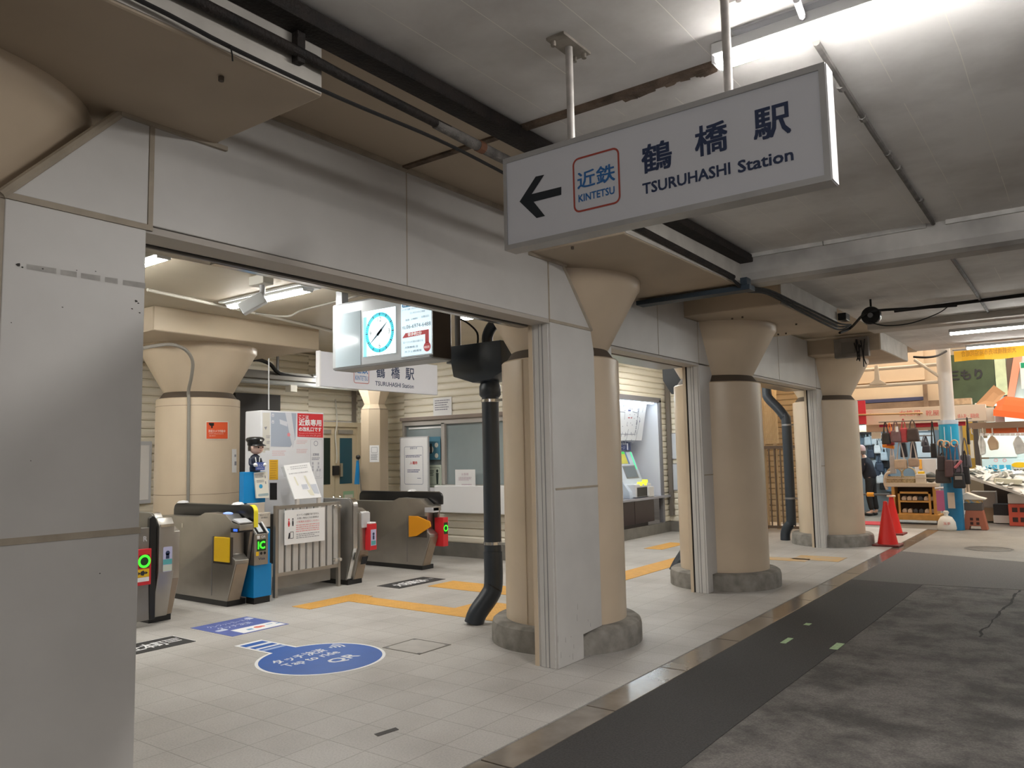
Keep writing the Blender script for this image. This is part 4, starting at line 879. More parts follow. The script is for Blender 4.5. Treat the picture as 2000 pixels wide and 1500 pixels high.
slab(MB(), [at(550, 912, 'x', -7.80), at(603, 902, 'x', -7.80), at(612, 925, 'x', -7.76), at(556, 930, 'x', -7.76)], n, .01).build('back_sheet', GREYW, t)
# blue leaflet display with cream sheet
xd = -7.72
t = thing('leaflet_display', at(500, 975, 'x', xd), 'blue and cream leaflet display carrying the attendant figurine', 'display stand')
q0, q1, q2, q3 = at(479, 924, 'x', xd-.06), at(497, 922, 'x', xd), at(502, 982, 'x', xd), at(479, 985, 'x', xd-.06)
tl, tr = at(478, 922, 'x', xd), at(520, 921, 'x', xd); zt_ = tl.z; zb = 1.0865
MB().box((xd-.10, tl.y, zb), (xd-.012, tr.y, zt_), .004).build('blue_case', BLUE, t)
A, B, C_, D_ = at(497, 923, 'x', xd+.002), at(522, 921, 'x', xd+.002), at(526, 972, 'x', xd+.03), at(501, 973, 'x', xd+.03)
n = (B-A).cross(D_-A).normalized(); n = n if n.x > 0 else -n
slab(MB(), [A, B, C_, D_], n, .02).build('sheet', CREAMP, t)
L_ = lambda u, v, e=.0015: A.lerp(B, u).lerp(D_.lerp(C_, u), v)+n*e
rr_, uu_ = (B-A).normalized(), (A-D_).normalized()
MB().disc(L_(.4, .55), .024, rr_, uu_, 20).build('blue_mark', mat('mark_blue', (.03, .33, .62), .5), t)
MB().lines(L_(.35, .13), .12, .05, 3, rr_, uu_, 3).lines(L_(.4, .35), .1, .03, 2, rr_, uu_, 5).rect(L_(.8, .2), .012, .03, rr_, uu_).rect(L_(.8, .42), .012, .03, rr_, uu_).build('print', GREYINK, t)
MB().rrect(L_(.55, .88), .14, .028, .012, rr_, uu_).build('grey_bar', mat('bar_grey_green', (.33, .42, .45), .5), t)
# attendant figurine: head, cap, jacket, gloves, plate
fp = Vector((xd-.05, at(498, 922, 'x', xd-.05).y, zt_))
t = thing('attendant_figurine', fp, 'small figurine of a capped station attendant holding a blue plate', 'figurine')
DK = mat('navy_jacket', (.012, .018, .04), .5); SKIN = mat('figurine_skin', (.78, .55, .47), .4)
sc = 1.0
MB().lathe([(0, 0), (.062, 0), (.066, .04), (.058, .10), (.068, .145), (.052, .18), (.025, .20), (0, .203)], fp, 20, sx=.8, sy=1.0).build('jacket', DK, t, smooth=True)
hd = MB().sphere(fp+Vector((.01, .01, .275)), .083, .92, 24, .98, 1.0).build('head', SKIN, t, smooth=True)
cap = MB().lathe([(.078, .0), (.086, .018), (.084, .04), (.10, .062), (.104, .078), (.09, .095), (.05, .106), (0, .108)], fp+Vector((-.004, .0, .295)), 28, sx=1, sy=1.02)
cap.build('cap', BLACK, t, smooth=True)
MB().lathe([(.055, .0), (.085, -.004), (.112, -.012), (.112, -.006), (.08, .012), (.055, .012)], fp+Vector((.012, .002, .305)), 20, -1.06, 1.16).build('cap_peak', BLACK, t, smooth=True)
MB().sphere(fp+Vector((.10, .005, .355)), .016, 1, 12).build('cap_badge', mat('badge_silver', (.6, .6, .6), .25, metal=.8), t)
MB().lathe([(.0845, -.03), (.0865, .0), (.084, .028)], fp+Vector((.004, .004, .268)), 24, math.radians(80), math.radians(285)).build('hair', mat('figurine_hair', (.03, .02, .016), .5), t, smooth=True)
fd = Vector((1, .05, 0)).normalized(); fr_ = Vector((-.05, 1, 0)).normalized(); hc = fp+Vector((.01, .01, .275))
for s_ in (-1, 1): MB().sphere(hc+fd*.073+fr_*(s_*.028)+Z*.002, .0085, 1.3, 10).build('eye', BLACK, t)
MB().sphere(hc+fd*.083-Z*.012, .007, 1, 8).build('nose', mat('figurine_nose', (.74, .45, .38), .4), t)
MB().tube([hc+fd*.072-fr_*.012-Z*.034, hc+fd*.075-Z*.038, hc+fd*.072+fr_*.012-Z*.034], .0025, 6).build('mouth', mat('figurine_mouth', (.45, .12, .10), .4), t)
for s_ in (-1, 1):
    MB().tube([fp+fr_*(s_*.062)+Z*.15, fp+fr_*(s_*.078)+fd*.02+Z*.085, fp+fr_*(s_*.066)+fd*.075+Z*.075], [.022, .02, .018], 10, smooth=4).build('sleeve', DK, t, smooth=True)
    MB().sphere(fp+fr_*(s_*.062)+fd*.085+Z*.078, .024, 1, 14).build('glove', WHITE, t, smooth=True)
MB().tube([fp+fd*.055+fr_*.02+Z*.165, fp+fd*.06+fr_*.012+Z*.11], .005, 6).tube([fp+fd*.05-fr_*.035+Z*.165, fp+fd*.06-fr_*.03+Z*.10], .006, 6).build('lapel', WHITE, t)
pl = fp+fd*.09+Z*.062
MB().obox(pl, fr_*.062, Z*.045, fd*.004).build('plate', mat('plate_blue', (.06, .10, .33), .5), t)
MB().text('ようこそ', pl+fd*.0055+Z*.008, .10, .028, fr_, Z, .01).text('KINTETSU', pl+fd*.0055-Z*.025, .09, .014, fr_, Z).build('lettering', mat('plate_pale', (.60, .64, .85), .5), t)
MB().tube([fp+Vector((.0, -.05, 0)), fp+Vector((.0, .05, 0))], .012, 8).build('base', BLUE, t)
# ------------------------------------------------------------------ doors and office window
t = struct(thing('door_1', (WX, 8.9, 0), 'x', 'x')); del t['label'], t['category']
dy = [at(p, 900, 'x', WX+.05).y for p in (632, 664, 692)]
MB().box((WX, 8.34, 2.12), (WX+.09, 9.46, 2.2)).box((WX, 8.34, 0), (WX+.09, 8.42, 2.12)).box((WX, 9.38, 0), (WX+.09, 9.46, 2.12)).build('door_frame', DOORM, t)
for i, (a, b, gm) in enumerate(((8.42, 8.895, mat('dark_green_glass', (.022, .035, .028), .12)), (8.905, 9.38, mat('teal_glass', (.02, .085, .12), .15)))):
    lf = MB().box((WX+.01, a, .01), (WX+.055, b, 2.12), .003).build('door_leaf', DOORM, t)
    MB().box((WX+.05, a+.10, 1.15), (WX+.06, b-.10, 1.93)).build('pane', gm, lf)
    MB().box((WX+.05, a+.06, 2.0), (WX+.085, b-.1, 2.07)).build('closer', mat('closer_metal', (.30, .27, .23), .5), lf)
    MB().sphere((WX+.10, (b-.06 if i == 0 else a+.07), .93), .032, 1, 12).build('knob', CHROME, lf)
tag(MB().box((WX+.056, 8.84, 1.30), (WX+.10, 8.96, 1.46)).build('door_box', BLACKM), 'small black box across the gap of the cream double door', 'door box')
tag(MB().box((WX+.057, 8.99, 1.27), (WX+.09, 9.05, 1.5), .005).build('lock_box', CHROME), 'silver keypad lock on the right door leaf', 'lock')
c = at(683, 968, 'x', WX+.06); q = thing('door_notice', c, 'small notice with green border low on the right door leaf', 'notice')
MB().rect((WX+.0585, 9.2, .90), .24, .24, Y, Z).build('border', mat('pale_green', (.35, .55, .35), .6), q); MB().rect((WX+.0605, 9.2, .88), .19, .16, Y, Z).build('sheet', CREAMP, q)
tag(MB().tube([at(655, 780, 'x', WX+.08), at(657, 800, 'x', WX+.08), at(658, 830, 'x', WX+.12), at(655, 850, 'x', WX+.12), at(658, 890, 'x', WX+.12), at(657, 905, 'x', WX+.12)], .012, 6, smooth=4).build('conduit', CON), 'thin pale cable running down over the double door', 'conduit')
tag(MB().box((WX+.03, 9.30, 2.2), (WX+.08, 9.36, 3.0)).build('wall_duct', mat('grey_duct', (.22, .19, .16), .6)), 'narrow brown duct on the siding right above the double door', 'duct')
# window
WD = mat('window_frame_grey', (.42, .39, .36), .5)
t = struct(thing('window_1', (-8.1, OY, .7), 'x', 'x')); del t['label'], t['category']
MB().box((-9.33, OY-.09, 2.18), (MX, OY+.08, 2.235)).build('head', mat('window_head_brown', (.25, .20, .17), .6), t)
q = MB().box((-9.31, OY-.05, 1.08), (-9.26, OY+.06, 2.18)).box((-9.26, OY-.05, 2.10), (MX, OY+.06, 2.18)).box((-8.44, OY-.05, 1.12), (-8.37, OY+.06, 2.12)).box((-9.26, OY-.05, 1.08), (MX, OY+.06, 1.13)); q.build('window_frame', WD, t)
MB().box((-9.26, OY-.0, 1.12), (-8.44, OY+.008, 2.1)).box((-8.37, OY-.0, 1.12), (MX-.02, OY+.008, 2.1)).build('pane', mat('office_glass', (.30, .35, .36), .12, var=.15, scale=1.2), t)
MB().box((-9.2, OY-.012, 2.04), (-8.46, OY-.004, 2.07)).build('blind_rail', WHITE, t)
MB().box((-8.45, OY-.22, .70), (MX-.1, OY-.02, 1.12), .012).build('counter_front', WHITE, t)
t = thing('notice_stand', (-9.04, OY-.2, 0), 'large white framed notice board standing left of the office window', 'notice board')
c, w, h = rect_px(782, 855, 834, 958, 'y', OY-.2)
MB().box((c.x-w/2, OY-.2, 1.02), (c.x+w/2, OY-.17, c.z+h/2), .006).build('board', PAPER, t)
MB().box((c.x-w/2-.02, OY-.195, .05), (c.x-w/2, OY-.165, c.z+h/2+.01)).box((c.x+w/2, OY-.195, .05), (c.x+w/2+.02, OY-.165, c.z+h/2+.01)).box((c.x-w/2-.02, OY-.195, c.z+h/2), (c.x+w/2+.02, OY-.165, c.z+h/2+.02)).build('frame', GREYW, t)
for sx_ in (-1, 1): MB().box((c.x+sx_*w*.42-.02, OY-.30, 0), (c.x+sx_*w*.42+.02, OY-.05, .05)).build('foot', GREYW, t)
yp = OY-.2015
MB().rrect((c.x, yp, c.z-.02), w*.70, h*.72, .03, line=.007).build('border', mat('border_blue_grey', (.20, .22, .32), .6), t)
MB().text('お知らせ', (c.x, yp, c.z+.26), .16, .035, bold=.01).lines((c.x, yp, c.z+.13), .36, .05, 2, seed=3).lines((c.x, yp, c.z-.11), .28, .06, 2, seed=4).lines((c.x+.12, yp, c.z-.23), .08, .02, 1, seed=2).build('print', mat('notice_dark_blue', (.12, .13, .25), .6), t)
MB().text('入場券', (c.x, yp, c.z+.02), .17, .055, bold=.01).build('red_lettering', RED, t)
def poster(l, tp, r, b, y, name, lab, m, **k):
    c, w, h = rect_px(l, tp, r, b, 'y', y); t = thing(name, c-Z*h/2, lab, 'poster')
    MB().box((c.x-w/2, y, c.z-h/2), (c.x+w/2, y+.004, c.z+h/2)).build('sheet', m, t); return t, c, w, h
t, c, w, h = poster(835, 853, 860, 898, OY-.06, 'poster', 'small blue poster with white round pictures on the office window', mat('poster_blue', (.07, .20, .28), .5))
MB().disc((c.x-w*.22, OY-.0615, c.z-.02), w*.2, seg=20).disc((c.x+w*.2, OY-.0615, c.z+.05), w*.14, seg=16).disc((c.x+w*.2, OY-.0615, c.z-.12), w*.14, seg=16).build('round_pictures', CREAMP, t)
MB().rect((c.x-w*.22, OY-.063, c.z-.02), .04, .13).disc((c.x-w*.22, OY-.063, c.z+.06), .02, seg=10).build('picture_figure', BLACKM, t)
t, c, w, h = poster(836, 908, 862, 951, OY-.06, 'poster', 'pale green poster with black figure below the blue poster', mat('poster_pale_green', (.50, .56, .47), .6))
MB().rrect((c.x, OY-.0615, c.z), w*.84, h*.78, .03, line=.006).disc((c.x+w*.2, OY-.0615, c.z+.08), .025, seg=12).face([(c.x+w*.2-.03, OY-.0615, c.z+.05), (c.x+w*.2-.02, OY-.0615, c.z-.13), (c.x+w*.2+.02, OY-.0615, c.z-.13), (c.x+w*.2+.03, OY-.0615, c.z+.05)]).lines((c.x-w*.2, OY-.0615, c.z+.05), w*.3, .1, 4).build('print', mat('poster_ink', (.03, .05, .04), .6), t)
t, c, w, h = poster(889, 917, 928, 953, OY-.20, 'counter_notice', 'white leaflet leaning on the office counter front', PAPER)
MB().text('お客様', (c.x, OY-.202, c.z+.07), .14, .04).lines((c.x, OY-.202, c.z), .26, .06, 3).lines((c.x+.03, OY-.202, c.z-.1), .2, .05, 2, seed=5).build('print', mat('pale_mauve_ink', (.55, .42, .50), .6), t)
t, c, w, h = poster(846, 776, 882, 813, OY-.035, 'wall_notice', 'white notice sheet on the siding above the office window', PAPER)
MB().lines((c.x, OY-.037, c.z+.03), w*.8, h*.6, 5, seed=7, fill=.4).build('print', mat('notice_ink_grey', (.2, .2, .26), .6), t)
# framed white board on the far left wall
c = at(287, 915, 'x', WX+.06)
t = thing('framed_board', Vector((WX, c.y, c.z-.4)), 'white framed board on the cream siding just right of the left pillar', 'board')
MB().box((WX+.03, c.y-.7, 1.02), (WX+.075, c.y+.06, 1.86), .008).build('frame', mat('alu_frame', (.52, .54, .58), .4), t)
MB().box((WX+.07, c.y-.66, 1.07), (WX+.08, c.y+.02, 1.81), .004).build('board', WHITE, t)
# near-black block: its colour gives the darkness of an opening between the columns
p0, p1 = at(470, 770, 'x', WX+.2), at(546, 800, 'x', WX+.2)
t = thing('dark_opening_block', (WX+.15, 6.9, 0), 'near-black block standing in for the shade of an opening behind the information board', 'cabinet')
MB().box((WX+.035, p0.y-.1, .0), (WX+.22, p1.y, p0.z+.02)).build('case', mat('dark_opening_block', (.018, .015, .013), .6), t)
t = thing('cable_tray', (-9.9, 7.3, 3.0), 'long dim cable tray with pipes under the ceiling behind the columns', 'cable tray')
a, b = at(480, 720, 'x', -9.9), at(640, 748, 'x', -9.9)
MB().box((-9.95, a.y-.8, 2.78), (-9.75, 9.4, 2.84)).box((-9.95, a.y-.8, 2.84), (-9.93, 9.4, 2.92)).build('tray', mat('tray_grey', (.20, .185, .165), .6), t)
MB().tube([(-9.72, a.y-.8, 2.72), (-9.72, 9.4, 2.72)], .035, 10).build('pipe', mat('tray_pipe', (.33, .34, .33), .5), t)
for yy in (6.2, 7.4, 8.6): MB().box((-9.95, yy, 2.78), (-9.92, yy+.03, 3.33)).build('hanger', GREY, t)
MB().tube([(-9.85, 6.6, 2.84), (-9.85, 6.9, 3.05), (-9.85, 7.2, 3.02), (-9.85, 7.5, 2.86), (-9.85, 8.6, 2.86)], .03, 8, smooth=5).build('cable', BLACKM, t)
MB().box((-9.79, 7.45, 2.60), (-9.66, 7.57, 2.70)).build('pipe_box', CREAMP, t)
# ------------------------------------------------------------------ floor: tactile strips, decals, covers
def tact_mat():
    M = mat('tactile_yellow', (.68, .36, .075)); N = M.node_tree.nodes; L = M.node_tree.links; b = N['Principled BSDF']
    t = N.new('ShaderNodeTexCoord'); v = N.new('ShaderNodeTexVoronoi'); v.inputs['Scale'].default_value = 22; v.inputs['Randomness'].default_value = 0; L.new(t.outputs['Object'], v.inputs['Vector'])
    r = N.new('ShaderNodeMapRange'); r.inputs[1].default_value = .25; r.inputs[2].default_value = .45; r.inputs[3].default_value = 1; r.inputs[4].default_value = 0; L.new(v.outputs['Distance'], r.inputs[0])
    bp = N.new('ShaderNodeBump'); bp.inputs['Strength'].default_value = .6; bp.inputs['Distance'].default_value = .006; L.new(r.outputs[0], bp.inputs['Height']); L.new(bp.outputs['Normal'], b.inputs['Normal']); return M
TM = tact_mat(); TMW = mat('worn_tactile', (.58, .37, .16), .7, var=.3, scale=5, dark=(.46, .38, .28))
def strip(x0, x1, y0, y1, lab, m=TM): tag(MB().box((x0, y0, 0), (x1, y1, .004)).build('tactile_strip', m), lab, 'tactile paving', 'yellow tactile paving strips')
strip(-7.0, -6.70, 5.43, 6.32, 'yellow tactile strip lying in front of the slatted fence')
strip(-6.70, -4.46, 5.96, 6.26, 'yellow tactile strip from the fence strip toward the dark downpipe')
strip(-5.42, -4.82, 6.26, 6.72, 'short yellow tactile block left of the dark downpipe')
strip(-6.62, -5.3, 7.15, 7.62, 'yellow tactile strip beside the black floor mat')
strip(-5.12, -4.75, 8.2, 11.6, 'yellow tactile strip crossing behind the second opening')
strip(-6.05, -5.72, 11.75, 12.75, 'short yellow tactile strip before the ticket machine counter')
strip(-4.35, -3.35, 11.35, 11.65, 'faded tactile strip behind the farthest opening', TMW)
strip(-3.6, -2.95, 11.55, 12.05, 'faded yellow tactile patch near the farthest pillar', TMW)
def floor_rect(x0, x1, y0, y1, h, name, lab, cat, m):
    t = thing(name, ((x0+x1)/2, (y0+y1)/2, 0), lab, cat); MB().box((x0, y0, 0), (x1, y1, h)).build('base', m, t); return t
FR, FU = Y, -X
# white and blue touch-payment sheet
t = floor_rect(-6.965, -6.29, 4.235, 4.85, .002, 'floor_sheet', 'rectangular blue and white payment sheet on the floor before the gates', 'floor sticker', mat('sheet_blue', (.10, .14, .42), .5, var=.15, scale=9))
MB().rect((-6.42, 4.60, .0026), .46, .21, FR, FU).build('white_field', PAPER, t)
q = MB().text('クレジットカードの', (-6.82, 4.55, .003), .45, .09, FR, FU, .01).text('タッチ決済', (-6.68, 4.52, .003), .36, .10, FR, FU, .01).rrect((-6.60, 4.33, .003), .11, .07, .02, FR, FU).rrect((-6.86, 4.80, .003), .06, .10, .02, FR, FU); q.build('pale_print', mat('print_pale_blue', (.60, .64, .80), .5), t)
MB().disc((-6.43, 4.60, .0032), .04, FR, FU, 16).disc((-6.43, 4.645, .0031), .03, FR, FU, 16).build('red_mark', mat('sheet_red', (.75, .18, .12), .5), t)
MB().rect((-6.41, 4.50, .0032), .06, .05, FR, FU).rect((-6.45, 4.74, .0032), .07, .02, FR, FU).rect((-6.41, 4.81, .0032), .05, .02, FR, FU).build('blue_mark', mat('sheet_mark_blue', (.12, .30, .55), .5), t)
# black direction mats
t = floor_rect(-6.79, -6.41, 3.2, 3.955, .003, 'floor_mat', 'black floor mat with white characters cut by the left pillar', 'floor mat', mat('mat_black', (.022, .022, .024), .6))
q = MB().text('大阪上本町', (-6.60, 3.52, .0036), .52, .20, FR, FU, .02).lines((-6.62, 3.86, .0036), .14, .16, 3, FR, FU, 2); q.build('lettering', PAPER, t)
MB().rect((-6.80, 3.6, .0012), .76, .012, FR, FU).rect((-6.6, 3.96, .0012), .012, .38, FR, FU).build('edge', PAPER, t)
t = floor_rect(-7.19, -6.80, 6.85, 7.68, .003, 'floor_mat', 'black floor mat with white characters before the wide gate', 'floor mat', mat('mat_black', (.022, .022, .024)))
q = MB().text('大阪難波', (-6.99, 7.22, .0036), .52, .20, FR, FU, .02).text('神戸三宮', (-6.99, 7.56, .0036), .16, .07, FR, FU); q.build('lettering', PAPER, t)
# big blue decal with a handle
dc = Vector((-5.00, 4.165, 0)); E = []
def oval(a, b, n=72):
    return [dc+Y*(a*math.cos(2*math.pi*i/n))*1 + X*(b*math.sin(2*math.pi*i/n)) for i in range(n)]
t = thing('floor_decal', dc, 'large round blue floor decal with white tap to ride lettering', 'floor sticker')
def keyhole(rad, hw, hl):
    """disc with a stem pointing into the hall (toward -x)"""
    pts = []; a0 = math.asin(hw/rad); n = 64
    for i in range(n+1):
        a = math.pi+a0+(2*math.pi-2*a0)*i/n; pts.append((dc.x+rad*math.cos(a), dc.y+rad*math.sin(a)))
    return pts + [(dc.x-rad*.98-hl, dc.y+hw), (dc.x-rad*.98-hl, dc.y-hw)]
MB().prism(keyhole(.50, .135, .47), 'z', 0, .0018).build('white_edge', PAPER, t)
MB().prism(keyhole(.475, .112, .45), 'z', .0015, .0026).build('blue_field', FBLUE, t)
FW = mat('decal_white', (.72, .74, .78), .5)
q = MB().text('タッチ決済', dc-X*.19-Y*.06+Z*.0032, .50, .125, FR, FU, .02).text('Tap to ride', dc-X*.03-Y*.06+Z*.0032, .52, .13, FR, FU, .015).text('QR', dc+X*.17+Y*.08+Z*.0032, .27, .145, FR, FU, .02)
for k in range(4): q.disc(dc-X*.20+Y*.235+Z*.0032, .04+.035*k, FR, FU, 10, r0=.022+.035*k, a0=-.6, a1=.6)
q.rect(dc-X*.80+Z*.0032, .224, .05, FR, FU).rect(dc-X*.68+Z*.0032, .224, .04, FR, FU).build('lettering', FW, t)
MB().rect(dc-X*.60+Z*.0033, .224, .05, FR, FU).build('pale_stripe', mat('decal_pale_blue', (.30, .40, .65), .5), t)
# hatch, drain, tape
t = thing('floor_hatch', (-4.62, 4.86, 0), 'square tiled floor hatch with dark rim right of the blue decal', 'hatch')
q = MB()
for (a, b, c_, d_) in ((-4.83, -4.815, 4.66, 5.04), (-4.425, -4.41, 4.66, 5.04), (-4.83, -4.41, 4.66, 4.672), (-4.83, -4.41, 5.03, 5.042)): q.box((a, c_, 0), (b, d_, .003))
q.build('rim', mat('hatch_rim', (.17, .16, .14), .5, metal=.4), t)
MB().box((-4.815, 4.672, -.01), (-4.425, 5.03, .0015)).build('lid', mat('hatch_lid', (.44, .42, .395), .55, var=.12, scale=7), t)
for (a, b) in ((-4.80, 4.69), (-4.44, 4.69), (-4.80, 5.015), (-4.44, 5.015)): MB().box((a-.012, b-.012, .001), (a+.012, b+.012, .003)).build('lift_plate', GREY, t)
tag(MB().prism([(-3.385, 3.20), (-3.34, 3.185), (-3.318, 3.33), (-3.36, 3.345)], 'z', 0, .002).build('floor_patch', mat('patch_dark', (.045, .042, .04), .7)), 'small dark patch in the tiles near the gutter', 'patch')
TAPE = mat('green_tape', (.42, .60, .34), .5, var=.35, scale=30)
for (a, b, w_, l_, lab) in ((-2.165, 7.325, .05, .09, 'farthest of the three green tape marks on the black asphalt'), (-2.13, 6.615, .045, .21, 'left one of the three green tape marks on the black asphalt'), (-1.74, 6.63, .06, .23, 'right one of the three green tape marks on the black asphalt')):
    tag(MB().box((a-w_/2, b-l_/2, -.0015), (a+w_/2, b+l_/2, .0005)).build('tape_mark', TAPE), lab, 'tape mark', 'green tape marks on the asphalt')
t = thing('manhole_cover', (-1.38, 14.05, 0), 'round iron manhole cover in the street beyond the columns', 'manhole')
MB().lathe([(0, .001), (.27, .001), (.28, -.003)], (-1.38, 14.05, 0), 32).build('lid', mat('iron_lid', (.13, .12, .11), .5, metal=.5, var=.4, scale=20), t)
MB().disc((-1.38, 14.05, .0016), .33, X, Y, 36, r0=.285).build('rim', mat('iron_rim', (.09, .085, .08), .6), t)
R = random.Random(2); pts = []; xx = -.87
for i in range(24): pts.append((xx+.006*i+R.uniform(-.018, .018), 7.55+i*.115))
q = MB()
for (a, b) in zip(pts, pts[1:]): w_ = R.uniform(.004, .014); q.face([(a[0]-w_, a[1], -.003), (a[0]+w_, a[1], -.003), (b[0]+w_, b[1], -.003), (b[0]-w_, b[1], -.003)])
tag(q.build('asphalt_crack', mat('crack_dark', (.02, .019, .018), .9)), 'ragged crack in the worn grey asphalt at the right', 'crack')

# ------------------------------------------------------------------ downpipes
dx, dy = -4.53, 5.93
t = thing('downpipe', (dx, dy, 0), 'thick dark downpipe with hopper left of the nearest column', 'downpipe')
def zz(px, py): return at(px, py, 'y', dy)
a = zz(957, 752); b = zz(958, 1160); PX = a.x
MB().tube([(PX, dy, 2.16), (PX, dy, .62)], .083, 24).build('pipe', PIPE, t, auto=60)
MB().lathe([(.09, 0), (.105, .02), (.105, .10), (.09, .14), (.086, .18)], (PX, dy, 2.13), 24).build('collar', PIPE, t, auto=50)
el = MB().tube([(PX, dy, .66), (PX, dy, .36), (PX-.025, dy-.03, .25), (PX-.10, dy-.12, .10), (PX-.125, dy-.15, 0.002)], [.09, .09, .092, .092, .092], 24, smooth=3); el.build('elbow', PIPE, t, auto=60)
MB().tube([(PX, dy, .335), (PX-.004, dy-.005, .325)], .095, 24).build('elbow_seam', BLACK, t)
for z in (zz(957, 783).z, zz(957, 1060).z):
    MB().tube([(PX, dy, z-.014), (PX, dy, z+.014)], .089, 24).box((PX+.07, dy-.03, z-.012), (PX+.30, dy-.015, z+.012)).build('clamp', CHROME, t, auto=60)
h0, h1, h2, h3 = zz(893, 680), zz(985, 672), zz(988, 735), zz(903, 738)
MB().prism([(h0.x, h0.z), (h1.x+.06, h1.z+.02), (h2.x+.06, h2.z+.03), (PX+.12, h2.z-.03), (PX-.10, h2.z-.05), (h3.x, h3.z-.0)], 'y', dy-.14, dy+.13, .008).build('hopper', PIPE, t, auto=30)
MB().tube([(PX-.02, dy, h1.z-.01), (PX-.02, dy, h1.z+.10), (PX+.04, dy, h1.z+.19), (PX+.14, dy, h1.z+.22), (PX+.3, dy, h1.z+.22)], .055, 18, smooth=4).build('inlet_bend', PIPE, t, auto=60)
t = thing('rain_pipe', (PX-.33, dy, 2.4), 'grey pipe with end box coming down left of the black hopper', 'pipe')
g_ = zz(894, 640); MB().tube([(g_.x, dy, 3.32), (g_.x, dy, h0.z-.02)], .03, 12).build('pipe', mat('pipe_grey', (.20, .19, .18), .5), t)
MB().tube([(g_.x-.02, dy-.06, h0.z-.16), (g_.x-.02, dy-.06, h0.z-.01)], .062, 18).build('end_box', mat('end_box_grey', (.17, .18, .18), .5), t)
tag(MB().tube([at(897, 622, 'y', dy+.02), at(915, 632, 'y', dy+.02), at(932, 650, 'y', dy+.02), at(933, 672, 'y', dy+.02)], .010, 6, smooth=4).build('cable', BLACKM), 'short black cable between grey pipe and black hopper', 'cable')
tag(MB().box((-5.2, 7.6, 3.16), (-4.2, 7.9, 3.331)).build('ceiling_duct', mat('duct_blue', (.06, .14, .24), .5)), 'blue ceiling duct glimpsed above the black hopper', 'duct')
# second downpipe, mostly hidden behind the second pillar
d2 = at(1324, 1100, 'y', 9.75)
t = thing('downpipe', (d2.x, 9.75, 0), 'dark hopper and pipe foot behind the second column', 'downpipe')
MB().tube([(d2.x+.20, 9.75, 2.1), (d2.x+.20, 9.75, .40), (d2.x+.16, 9.72, .28), (d2.x+.06, 9.66, .10), (d2.x+.02, 9.62, .002)], .088, 20, smooth=3).build('pipe', PIPE, t, auto=60)
A, B, C_, D_ = at(1301, 716, 'y', 9.75), at(1330, 726, 'y', 9.75), at(1330, 770, 'y', 9.75), at(1303, 745, 'y', 9.75)
MB().prism([(A.x, A.z), (B.x+.1, B.z+.03), (C_.x+.1, C_.z), (C_.x-.08, C_.z), (D_.x, D_.z)], 'y', 9.62, 9.9, .006).build('hopper', PIPE, t)
# third downpipe in the farthest opening
y3 = 13.95
Q3 = lambda px, py: at(px, py, 'y', y3)
t = thing('downpipe', Q3(1533, 1058)*1, 'dark cranked downpipe seen through the farthest opening', 'downpipe'); t.location.z = 0
pts = [Q3(1497, 735), Q3(1497, 762), Q3(1501, 778), Q3(1520, 798), Q3(1532, 814), Q3(1536, 830), Q3(1545, 1010), Q3(1544, 1022), Q3(1537, 1032), Q3(1534, 1042), Q3(1534, 1056)]
pts[0].z = 3.3; pts[-1].z = .004
MB().tube(pts, .083, 20, smooth=4).build('pipe', PIPE, t, auto=60)
for p in (Q3(1537, 830), Q3(1544, 973)): MB().tube([p-Z*.015, p+Z*.015], .091, 20).tube([p, p+X*.2], .012, 6).build('clamp', mat('clamp_dull', (.30, .30, .30), .4, metal=.6), t)

# ------------------------------------------------------------------ ticket machines
RX0 = MX-.75
t = struct(thing('window_2', (MX, 12.6, 0), 'x', 'x')); del t['label'], t['category']
FRM = mat('recess_frame_grey', (.21, .205, .22), .45)
MB().box((MX-.05, 10.86, 2.57), (MX+.035, 14.34, 2.66)).box((MX-.05, 14.26, .2), (MX+.035, 14.34, 2.62)).box((MX-.05, 10.86, .2), (MX+.035, 10.94, 2.62)).build('frame', FRM, t)
RW = mat('recess_white', (.72, .74, .80), .4)
MB().box((RX0-.05, 10.9, .2), (RX0, 14.3, 2.62)).box((RX0, 14.24, .7), (MX, 14.28, 2.6)).box((RX0, 10.9, .7), (MX, 10.95, 2.6)).box((RX0, 10.9, 2.56), (MX, 14.3, 2.62)).build('lining', RW, t)
MB().box((MX-.09, 11.1, 2.535), (MX-.03, 14.15, 2.558)).build('strip_lamp', mat('lit_recess_lamp', (.80, .92, 1), .4, emit=5.6), t)
mb = t
tm = thing('fare_map', (MX-.4, 12.6, 1.85), 'white route and fare map panel above the ticket machine', 'map')
mp = [(MX-.14, 2.545), (MX-.12, 2.545), (MX-.26, 1.82), (MX-.28, 1.82)]
MB().prism(mp, 'y', 11.0, 14.02).build('panel', mat('map_white', (.78, .82, .88), .4), tm)
ms = Vector((-.14, 0, -.725)).normalized(); mn = Vector((.725, 0, -.14)).normalized(); mo = Vector((MX-.12, 14.02, 2.545))+mn*.003
MP = lambda u, v: mo-Y*u+ms*v     # u metres from the right edge, v metres down
q = MB(); R = random.Random(21)
def ln(a, b, w_=.012):
    a, b = Vector(a), Vector(b); d = (b-a).normalized(); s_ = mn.cross(d)*w_/2; q.face([a-s_, b-s_, b+s_, a+s_])
ln(MP(.30, .08), MP(.32, .62)); ln(MP(.32, .62), MP(1.2, .62)); ln(MP(.20, .30), MP(.26, .76)); ln(MP(.26, .76), MP(.62, .76)); ln(MP(.30, .2), MP(.55, .18)); ln(MP(.62, .52), MP(.65, .76)); ln(MP(.8, .76), MP(1.2, .76)); ln(MP(.12, .06), MP(.14, .18)); ln(MP(.85, .2), MP(1.1, .2)); ln(MP(.85, .2), MP(.83, .34)); ln(MP(.7, .38), MP(.7, .46))
